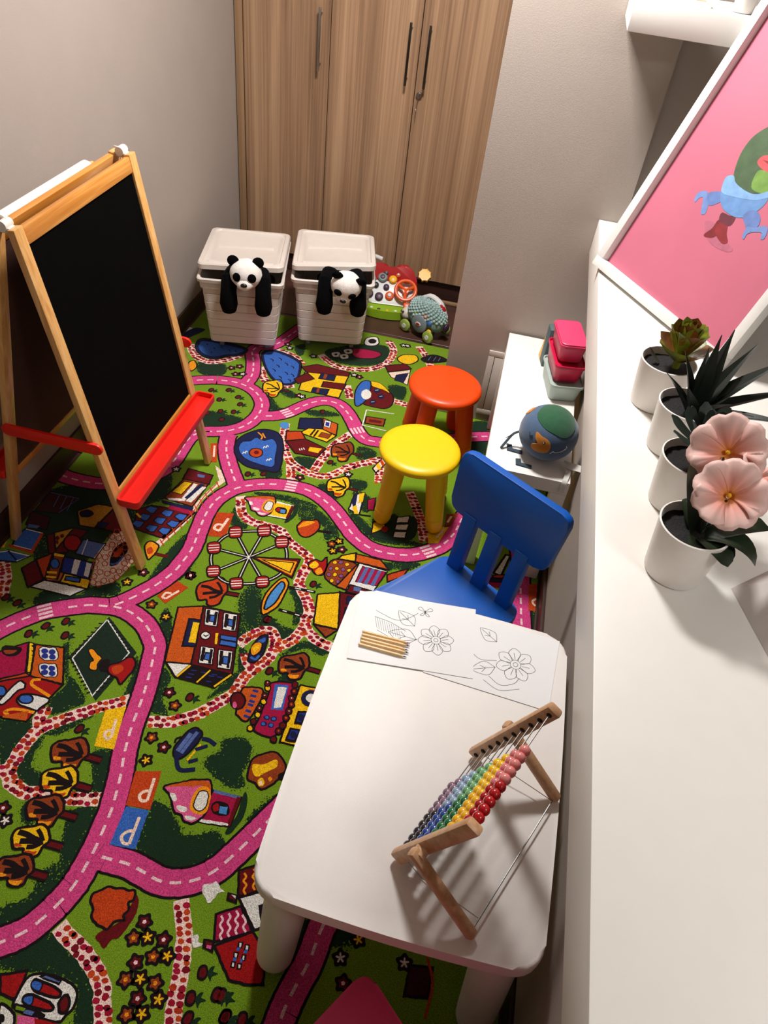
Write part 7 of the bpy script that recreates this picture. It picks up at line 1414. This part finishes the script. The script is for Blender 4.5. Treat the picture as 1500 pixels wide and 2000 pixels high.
 ('plaza_joint',.0001,[('s','rust',[(-1.104,.618),(-1.113,.627),(-1.111,.638),(-1.101,.639),(-1.092,.629),(-1.094,.619),(-1.104,.618)],.0028,0),('s','rust',[(-1.19,.743),(-1.18,.745),(-1.17,.735),(-1.17,.723),(-1.181,.721),(-1.191,.731),(-1.19,.743)],.0028,0),('s','rust',[(-1.136,.652),(-1.143,.664),(-1.139,.673),(-1.128,.671),(-1.121,.66),(-1.125,.65),(-1.136,.652)],.0028,0),('s','rust',[(-1.14,.575),(-1.138,.586),(-1.128,.587),(-1.119,.577),(-1.121,.566),(-1.132,.566),(-1.14,.575)],.0028,0),('s','rust',[(-1.137,.762),(-1.146,.754),(-1.159,.764),(-1.158,.778),(-1.144,.777),(-1.137,.762)],.0028,0),('s','rust',[(-1.178,.781),(-1.164,.773),(-1.163,.758),(-1.177,.757),(-1.186,.771),(-1.178,.781)],.0028,0),('s','rust',[(-1.126,.743),(-1.119,.753),(-1.105,.745),(-1.105,.731),(-1.118,.73),(-1.126,.743)],.0028,0),('s','rust',[(-1.173,.646),(-1.168,.657),(-1.154,.651),(-1.151,.637),(-1.163,.634),(-1.173,.646)],.0028,0),('s','rust',[(-1.196,.703),(-1.203,.715),(-1.198,.724),(-1.186,.722),(-1.179,.71),(-1.184,.701),(-1.196,.703)],.0028,0),('s','rust',[(-1.116,.696),(-1.11,.707),(-1.096,.702),(-1.094,.687),(-1.106,.684),(-1.116,.696)],.0028,0),('s','rust',[(-1.172,.66),(-1.183,.667),(-1.185,.68),(-1.176,.685),(-1.165,.677),(-1.163,.665),(-1.172,.66)],.0028,0),('s','rust',[(-1.155,.595),(-1.168,.603),(-1.168,.616),(-1.155,.617),(-1.147,.604),(-1.155,.595)],.0028,0),('s','rust',[(-1.149,.551),(-1.159,.549),(-1.169,.557),(-1.169,.568),(-1.159,.571),(-1.149,.562),(-1.149,.551)],.0028,0),('s','rust',[(-1.151,.695),(-1.151,.683),(-1.162,.68),(-1.172,.69),(-1.172,.701),(-1.161,.704),(-1.151,.695)],.0028,0),('s','rust',[(-1.08,.696),(-1.093,.702),(-1.096,.716),(-1.084,.72),(-1.074,.708),(-1.08,.696)],.0028,0),('s','rust',[(-1.129,.619),(-1.133,.63),(-1.126,.637),(-1.115,.632),(-1.111,.62),(-1.118,.613),(-1.129,.619)],.0028,0),('s','rust',[(-1.122,.608),(-1.127,.596),(-1.14,.6),(-1.144,.614),(-1.133,.619),(-1.122,.608)],.0028,0),('s','rust',[(-1.093,.637),(-1.098,.649),(-1.092,.657),(-1.081,.653),(-1.075,.641),(-1.082,.633),(-1.093,.637)],.0028,0),('s','rust',[(-1.143,.711),(-1.13,.713),(-1.121,.7),(-1.128,.69),(-1.141,.696),(-1.143,.711)],.0028,0),('s','rust',[(-1.149,.705),(-1.16,.704),(-1.17,.714),(-1.168,.726),(-1.157,.727),(-1.148,.716),(-1.149,.705)],.0028,0),('s','rust',[(-1.183,.647),(-1.184,.634),(-1.197,.635),(-1.204,.649),(-1.195,.657),(-1.183,.647)],.0028,0),('s','rust',[(-1.14,.746),(-1.129,.744),(-1.121,.732),(-1.126,.722),(-1.137,.724),(-1.145,.736),(-1.14,.746)],.0028,0),('s','rust',[(-1.1,.678),(-1.091,.667),(-1.094,.656),(-1.105,.656),(-1.113,.667),(-1.111,.678),(-1.1,.678)],.0028,0),('s','rust',[(-1.109,.574),(-1.117,.586),(-1.11,.595),(-1.097,.588),(-1.097,.575),(-1.109,.574)],.0028,0),('s','rust',[(-1.169,.574),(-1.179,.586),(-1.172,.596),(-1.159,.589),(-1.157,.576),(-1.169,.574)],.0028,0),('s','rust',[(-1.204,.78),(-1.192,.775),(-1.186,.762),(-1.193,.754),(-1.205,.759),(-1.21,.772),(-1.204,.78)],.0028,0),('s','rust',[(-1.195,.682),(-1.186,.672),(-1.188,.661),(-1.198,.66),(-1.208,.67),(-1.206,.681),(-1.195,.682)],.0028,0),('s','rust',[(-1.144,.787),(-1.158,.789),(-1.164,.804),(-1.154,.812),(-1.141,.801),(-1.144,.787)],.0028,0),('s','rust',[(-1.076,.671),(-1.09,.674),(-1.094,.689),(-1.083,.694),(-1.072,.683),(-1.076,.671)],.0028,0),('s','rust',[(-1.183,.795),(-1.188,.783),(-1.202,.788),(-1.206,.804),(-1.194,.808),(-1.183,.795)],.0028,0),('s','rust',[(-1.184,.803),(-1.174,.806),(-1.163,.797),(-1.162,.784),(-1.172,.781),(-1.183,.79),(-1.184,.803)],.0028,0),('s','rust',[(-1.104,.597),(-1.107,.608),(-1.099,.614),(-1.088,.608),(-1.085,.597),(-1.093,.591),(-1.104,.597)],.0028,0),('s','rust',[(-1.162,.754),(-1.15,.751),(-1.143,.739),(-1.149,.729),(-1.16,.732),(-1.167,.744),(-1.162,.754)],.0028,0),('s','rust',[(-1.173,.613),(-1.183,.607),(-1.194,.618),(-1.192,.63),(-1.178,.627),(-1.173,.613)],.0028,0),('s','rust',[(-1.136,.567),(-1.127,.555),(-1.134,.546),(-1.147,.552),(-1.148,.566),(-1.136,.567)],.0028,0)]),
 ('fountain',.0003,[('f','black',[(-1.147,.648),(-1.164,.709),(-1.152,.754),(-1.129,.755),(-1.117,.704),(-1.128,.648)],1,0),('f','blue',[(-1.147,.652),(-1.129,.661),(-1.121,.703),(-1.119,.67),(-1.133,.648)],1,0),('f','rust',[(-1.155,.692),(-1.148,.728),(-1.133,.716),(-1.137,.685)],1,0)]),
 ('dark_house',0,[('f','dkmaroon',[(-1.509,.908),(-1.397,.907),(-1.424,.815),(-1.509,.801)],0,.006),('s','slate',[(-1.472,.909),(-1.459,.84)],.003,0),('s','slate',[(-1.444,.907),(-1.432,.838)],.003,0),('s','slate',[(-1.417,.905),(-1.405,.836)],.003,0),('s','slate',[(-1.507,.905),(-1.397,.907),(-1.426,.818)],.003,0),('f','dkmaroon',[(-1.518,.798),(-1.439,.787),(-1.421,.729),(-1.499,.731)],0,.006),('f','slate',[(-1.492,.737),(-1.452,.74),(-1.454,.725),(-1.487,.721)],0,0)]),
 ('awning',0,[('f','white',[(-1.521,2.118),(-1.517,2.183),(-1.491,2.178),(-1.502,2.116)],0,.002),('f','navy',[(-1.519,2.108),(-1.491,2.183),(-1.44,2.188),(-1.457,2.134),(-1.493,2.078)],1,0)]),
 ('tree',0,[('f','amber',[(-1.395,1.885),(-1.377,1.911),(-1.348,1.867),(-1.36,1.825)],1,.006)]),
 ('cafe',0,[('f','white',[(.122,1.013),(.156,1.116),(.174,1.118),(.15,1.005)],0,.008),('f','rust',[(.118,.999),(.163,1.018),(.159,.996),(.125,.989)],0,.006),('f','navy',[(.111,.985),(.165,.994),(.164,.977),(.11,.964)],0,.006),('f','crimson',[(.107,.963),(.165,.974),(.158,.948),(.104,.942)],0,0)]),
 ('garden_bed',0,[('f','dkmaroon',[(.067,-.279),(.12,-.271),(.119,-.334),(.067,-.342)],0,.006),('s','rust',[(.104,-.253),(.125,-.302),(.12,-.374)],.006,1)]),
]

# ------------------------------------------------------------------ printed play rug
def carpet_material():
    m = bpy.data.materials.new('printed_carpet_pile')
    m.use_nodes = True
    nt = m.node_tree
    n = nt.nodes
    b = n['Principled BSDF']
    b.inputs['Roughness'].default_value = 0.95
    b.inputs['Specular IOR Level'].default_value = 0.15
    b.inputs['Sheen Weight'].default_value = 0.08
    at = n.new('ShaderNodeAttribute')
    at.attribute_name = 'Col'
    tc = n.new('ShaderNodeNewGeometry')
    t1 = n.new('ShaderNodeTexNoise')
    t1.inputs['Scale'].default_value = 420
    t1.inputs['Detail'].default_value = 3
    nt.links.new(tc.outputs['Position'], t1.inputs['Vector'])
    mr = n.new('ShaderNodeMapRange')
    mr.inputs['From Min'].default_value = 0.3
    mr.inputs['From Max'].default_value = 0.7
    mr.inputs['To Min'].default_value = 0.50
    mr.inputs['To Max'].default_value = 1.50
    nt.links.new(t1.outputs['Fac'], mr.inputs['Value'])
    mx = n.new('ShaderNodeVectorMath')
    mx.operation = 'SCALE'
    nt.links.new(at.outputs['Color'], mx.inputs[0])
    nt.links.new(mr.outputs[0], mx.inputs['Scale'])
    nt.links.new(mx.outputs[0], b.inputs['Base Color'])
    bp = n.new('ShaderNodeBump')
    bp.inputs['Strength'].default_value = 0.6
    bp.inputs['Distance'].default_value = 0.003
    t2 = n.new('ShaderNodeTexNoise')
    t2.inputs['Scale'].default_value = 650
    nt.links.new(tc.outputs['Position'], t2.inputs['Vector'])
    nt.links.new(t2.outputs['Fac'], bp.inputs['Height'])
    nt.links.new(bp.outputs[0], b.inputs['Normal'])
    return m


CARPET = carpet_material()
PAL = {'green': (112, 146, 26), 'dkgreen': (20, 46, 26), 'dkgreen2': (22, 40, 28), 'road': (206, 64, 126), 'black': (22, 10, 14), 'pinkwhite': (240, 200, 206), 'pink': (218, 88, 140), 'white': (226, 222, 214),
       'cream': (240, 208, 186), 'orange': (196, 84, 20), 'rust': (188, 62, 18), 'brown': (142, 58, 22), 'maroon': (98, 10, 16), 'dkmaroon': (62, 10, 18), 'crimson': (160, 14, 62), 'red': (158, 16, 18), 'yellow': (238, 186, 16),
       'amber': (236, 146, 20), 'ochre': (188, 130, 30), 'navy': (22, 26, 66), 'dkblue': (34, 48, 130), 'blue': (52, 98, 180), 'sky': (74, 136, 196), 'slate': (84, 104, 158), 'mauve': (130, 74, 126)}
PAL = {k: rgb(*v) for k, v in PAL.items()}
RX0, RX1, RY0, RY1 = -1.515, 0.281, -1.05, 2.47


class Print:
    """flat printed shapes, every face with its own colour"""

    def __init__(self):
        self.v, self.f, self.c = [], [], []

    def tri(self, pts, z, col, faces):
        k = len(self.v)
        self.v += [(p[0], p[1], z) for p in pts]
        for f in faces:
            self.f.append([k + i for i in f])
            self.c.append(col)

    def poly(self, pts, z, col):
        pts = [(min(max(p[0], RX0), RX1), min(max(p[1], RY0), RY1)) for p in pts]
        tr = geometry.tessellate_polygon([[Vector((p[0], p[1], 0)) for p in pts]])
        self.tri(pts, z, col, tr)

    def ribbon(self, pts, w, z, col, closed=False):
        n = len(pts)
        L, R = [], []
        for i, p in enumerate(pts):
            a = pts[i - 1] if (i > 0 or closed) else p
            b = pts[(i + 1) % n] if (i < n - 1 or closed) else p
            d = Vector((b[0] - a[0], b[1] - a[1]))
            if d.length < 1e-7:
                d = Vector((1, 0))
            d.normalize()
            k = 1.0
            if (0 < i < n - 1) or closed:
                e = Vector((p[0] - a[0], p[1] - a[1]))
                if e.length > 1e-7:
                    k = min(2.0, 1 / max(0.35, abs(d.dot(e.normalized()))))
            nx, ny = -d.y * w / 2 * k, d.x * w / 2 * k
            L.append((p[0] + nx, p[1] + ny))
            R.append((p[0] - nx, p[1] - ny))
        pts2 = [(min(max(q[0], RX0), RX1), min(max(q[1], RY0), RY1)) for q in L + R]
        fs = [(i, n + i, n + (i + 1) % n, (i + 1) % n) for i in range(n if closed else n - 1)]
        self.tri(pts2, z, col, fs)

    def mesh(self, name):
        me = bpy.data.meshes.new(name)
        me.from_pydata(self.v, [], self.f)
        ca = me.color_attributes.new('Col', 'FLOAT_COLOR', 'CORNER')
        buf = []
        for p in me.polygons:
            buf += list(self.c[p.index]) * p.loop_total
        ca.data.foreach_set('color', buf)
        me.materials.append(CARPET)
        return me

    def build(self, name, parent):
        return link(name, self.mesh(name), parent)


def wob(pts, amp, fr=60.0, seed=0.0):
    """uneven pile edge"""
    return [(p[0] + amp * noise.noise(Vector((p[0] * fr, p[1] * fr, seed))), p[1] + amp * noise.noise(Vector((p[0] * fr, p[1] * fr, seed + 9)))) for p in pts]


rug = thing('play_rug', 'green play rug printed with pink roads and little houses', 'rug', (0, 0, 0))
pb = Print()
bm = MB().box(((RX0 + RX1) / 2, (RY0 + RY1) / 2, -0.00125), (RX1 - RX0, RY1 - RY0, 0.0025))
me = bm.mesh('pile', CARPET)
ca = me.color_attributes.new('Col', 'FLOAT_COLOR', 'CORNER')
ca.data.foreach_set('color', list(PAL['green']) * len(me.loops))
link('pile', me, rug)
rug.location.z = 0.0
ZB, ZPA, ZRO, ZMO, DZ = 0.00012, 0.00030, 0.00060, 0.00110, 0.000045

random.seed(21)
for k, poly in enumerate(BUSHES):
    q = Print()
    pl = [(v.x, v.y) for v in spline(poly, 8, True)]
    cx, cy = sum(p[0] for p in pl) / len(pl), sum(p[1] for p in pl) / len(pl)
    dense = []
    for a, b in zip(pl, pl[1:] + pl[:1]):
        m = max(1, int(math.hypot(b[0] - a[0], b[1] - a[1]) / 0.003))
        for i in range(m):
            t = i / m
            dense.append((a[0] + (b[0] - a[0]) * t + random.gauss(0, 0.0016), a[1] + (b[1] - a[1]) * t + random.gauss(0, 0.0016)))
    q.poly(dense, ZB + 0.000002 * k, PAL['dkgreen'])
    for _ in range(int(len(dense) * 2.2)):      # stray tufts across the soft edge
        a = random.choice(dense)
        s = random.gauss(0, 0.006)
        x, y, r = a[0] + random.gauss(0, 0.006), a[1] + s, random.uniform(0.0012, 0.0028)
        if not (RX0 < x - r and x + r < RX1 and RY0 < y - r and y + r < RY1):
            continue
        inside = random.random() < 0.5
        th = random.random() * 6
        q.tri([(x + r * math.cos(th + i * 2.1), y + r * math.sin(th + i * 2.1)) for i in range(3)], ZB + 0.00013 + 0.000002 * k, PAL['green'] if inside else PAL['dkgreen'], [(0, 1, 2)])
    q.build('printed_bush', rug)

STC = [rgb(164, 16, 52), rgb(150, 14, 40), rgb(192, 66, 22), rgb(176, 48, 22), rgb(120, 10, 30)]
for k, cl in enumerate(PATHS):
    q = Print()
    pl = [(v.x, v.y) for v in spline(cl, 8)]
    PW = 0.037
    q.ribbon(wob(pl, 0.003, 80, k), PW, ZPA + 0.000003 * k, rgb(242, 208, 196))
    # irregular stones in staggered rows
    L, acc, row = 0.0, 0.0, 0
    for a, b in zip(pl, pl[1:]):
        seg = math.hypot(b[0] - a[0], b[1] - a[1])
        if seg < 1e-6:
            continue
        dx, dy = (b[0] - a[0]) / seg, (b[1] - a[1]) / seg
        acc += seg
        while acc > 0.0152:
            acc -= 0.0152
            row += 1
            for s in ((-0.29, 0.23) if row % 2 else (-0.22, 0.31)):
                o = (s + random.uniform(-0.06, 0.06)) * PW
                cx, cy = b[0] - dy * o + dx * random.uniform(-0.003, 0.003), b[1] + dx * o + dy * random.uniform(-0.003, 0.003)
                r = random.uniform(0.0078, 0.0104) * (0.7 if abs(s) > 0.42 else 1)
                if not (RX0 < cx - r and cx + r < RX1 and RY0 < cy - r and cy + r < RY1):
                    continue
                th, ra = random.random() * 6, random.uniform(0.7, 1.0)
                q.tri([(cx + r * random.uniform(0.8, 1.1) * math.cos(th + i * PI / 3.5), cy + r * ra * random.uniform(0.8, 1.1) * math.sin(th + i * PI / 3.5)) for i in range(7)], ZPA + 0.00008 + 0.000003 * k, random.choice(STC), [(0, 1, 2, 3, 4, 5, 6)])
    q.build('printed_path', rug)

RW = 0.062
cents, roads = [], []
for k, cl in enumerate(ROADS):
    pl = [(v.x, v.y) for v in spline(cl, 8)]
    cents.append(pl)
    outl, surf = Print(), Print()
    outl.ribbon(wob(pl, 0.0016, 90, k), RW + 0.013, ZRO + 0.000003 * k, PAL['black'])
    surf.ribbon(wob(pl, 0.0016, 90, k), RW, ZRO + 0.00008 + 0.000003 * k, PAL['road'])
    outl.build('printed_road_edge', rug)
    road = surf.build('printed_road', rug)
    roads.append(road)
    step, dl, acc = 0.046, 0.027, 0.012
    cum = [0.0]
    for a, b in zip(pl, pl[1:]):
        cum.append(cum[-1] + math.hypot(b[0] - a[0], b[1] - a[1]))

    def at_len(s):
        s = min(max(s, 0), cum[-1] - 1e-6)
        for i in range(len(cum) - 1):
            if cum[i + 1] >= s:
                t = (s - cum[i]) / max(1e-9, cum[i + 1] - cum[i])
                return (pl[i][0] + (pl[i + 1][0] - pl[i][0]) * t, pl[i][1] + (pl[i + 1][1] - pl[i][1]) * t)
    s = 0.02
    while s + dl < cum[-1] - 0.01:
        mid = at_len(s + dl / 2)
        if min(math.hypot(mid[0] - c[0], mid[1] - c[1]) for c in CROSS) > 0.042:
            dash = Print()
            dash.ribbon([at_len(s + dl * i / 3) for i in range(4)], 0.0072, ZRO + 0.00018, PAL['pinkwhite'])
            dash.build('road_dash', road)
        s += step
for c in CROSS:
    best = min(((math.hypot(p[0] - c[0], p[1] - c[1]), pl, i, rd) for rd, pl in zip(roads, cents) for i, p in enumerate(pl)), key=lambda t: t[0])
    _, pl, i, road = best
    a, b = pl[max(0, i - 2)], pl[min(len(pl) - 1, i + 2)]
    d = Vector((b[0] - a[0], b[1] - a[1])).normalized()
    for s in (-0.0235, -0.008, 0.008, 0.0235):
        x, y = pl[i][0] - d.y * s, pl[i][1] + d.x * s
        dash = Print()
        dash.ribbon([(x - d.x * 0.021, y - d.y * 0.021), (x + d.x * 0.021, y + d.y * 0.021)], 0.0092, ZRO + 0.00018, PAL['pinkwhite'])
        dash.build('crossing_stripe', road)

for name, lift, prims in MOTIFS:
    q = Print()
    z = ZMO + lift
    for pr in prims:
        if pr[0] == 'f':
            _, col, pts, sm, ow = pr
            pl = [(v.x, v.y) for v in spline(pts, 5, True)] if sm else [tuple(p) for p in pts]
            d2 = []
            for a, b in zip(pl, pl[1:] + pl[:1]):
                m = max(1, int(math.hypot(b[0] - a[0], b[1] - a[1]) / 0.008))
                d2 += [(a[0] + (b[0] - a[0]) * i / m, a[1] + (b[1] - a[1]) * i / m) for i in range(m)]
            d2 = wob(d2, 0.0018, 110, 3.0)
            q.poly(d2, z, PAL[col])
            z += DZ
            if ow:
                q.ribbon(d2, ow, z, PAL['black'], True)
                z += DZ
        else:
            _, col, pts, w, sm = pr
            pl = [(v.x, v.y) for v in spline(pts, 5)] if sm and len(pts) > 2 else [tuple(p) for p in pts]
            q.ribbon(pl, w, z, PAL[col])
            z += DZ * 0.6
    q.build('printed_' + name, rug)

FCOL = {'r': ('maroon', 'pinkwhite'), 'o': ('brown', 'amber'), 'y': ('dkmaroon', 'yellow'), 'w': ('dkmaroon', 'white')}
fme = {}
for kk, (c1, c2) in FCOL.items():
    q = Print()
    blob = lambda R, dep: [((R * (1 - dep * (0.5 - 0.5 * math.cos(5 * t)))) * math.cos(t), (R * (1 - dep * (0.5 - 0.5 * math.cos(5 * t)))) * math.sin(t)) for t in [2 * PI * i / 40 for i in range(40)]]
    Q0 = (RX0, RX1, RY0, RY1)
    q.poly(blob(0.0212, 0.28), 0, PAL['black'])
    q.poly(blob(0.0128, 0.35), 0.00004, PAL[c1])
    if kk in 'yw':
        q.poly(blob(0.0115, 0.72), 0.00008, PAL[c2])
    else:
        q.poly(blob(0.0048, 0.2), 0.00008, PAL[c2])
    fme[kk] = q.mesh('printed_flower')
random.seed(8)
for x, y, kk in FLOWERS:
    o = link('printed_flower', fme[kk], rug)
    o.location = (x, y, ZMO)
    o.rotation_euler.z = random.random() * 6
q = Print()
q.poly([(v.x, v.y) for v in spline([(-0.018, -0.012), (-0.004, -0.016), (0.004, -0.004), (0.0, 0.012), (-0.010, 0.016), (-0.020, 0.008)], 4, True)], 0, PAL['black'])
q.poly([(v.x, v.y) for v in spline([(-0.014, -0.008), (-0.004, -0.010), (0.0, 0.0), (-0.006, 0.010), (-0.014, 0.006)], 4, True)], 0.00004, PAL['maroon'])
q.poly([(v.x, v.y) for v in spline([(0.002, 0.0), (0.008, 0.012), (0.016, 0.014), (0.014, 0.004), (0.026, 0.0), (0.014, -0.006), (0.012, -0.016), (0.006, -0.008)], 4, True)], 0.00002, PAL['dkgreen'])
tme = q.mesh('printed_tulip')
for x, y in TULIPS:
    o = link('printed_tulip', tme, rug)
    o.location = (x, y, ZMO)
    o.rotation_euler.z = random.uniform(-0.4, 0.2)
rug.location.z = -0.0022
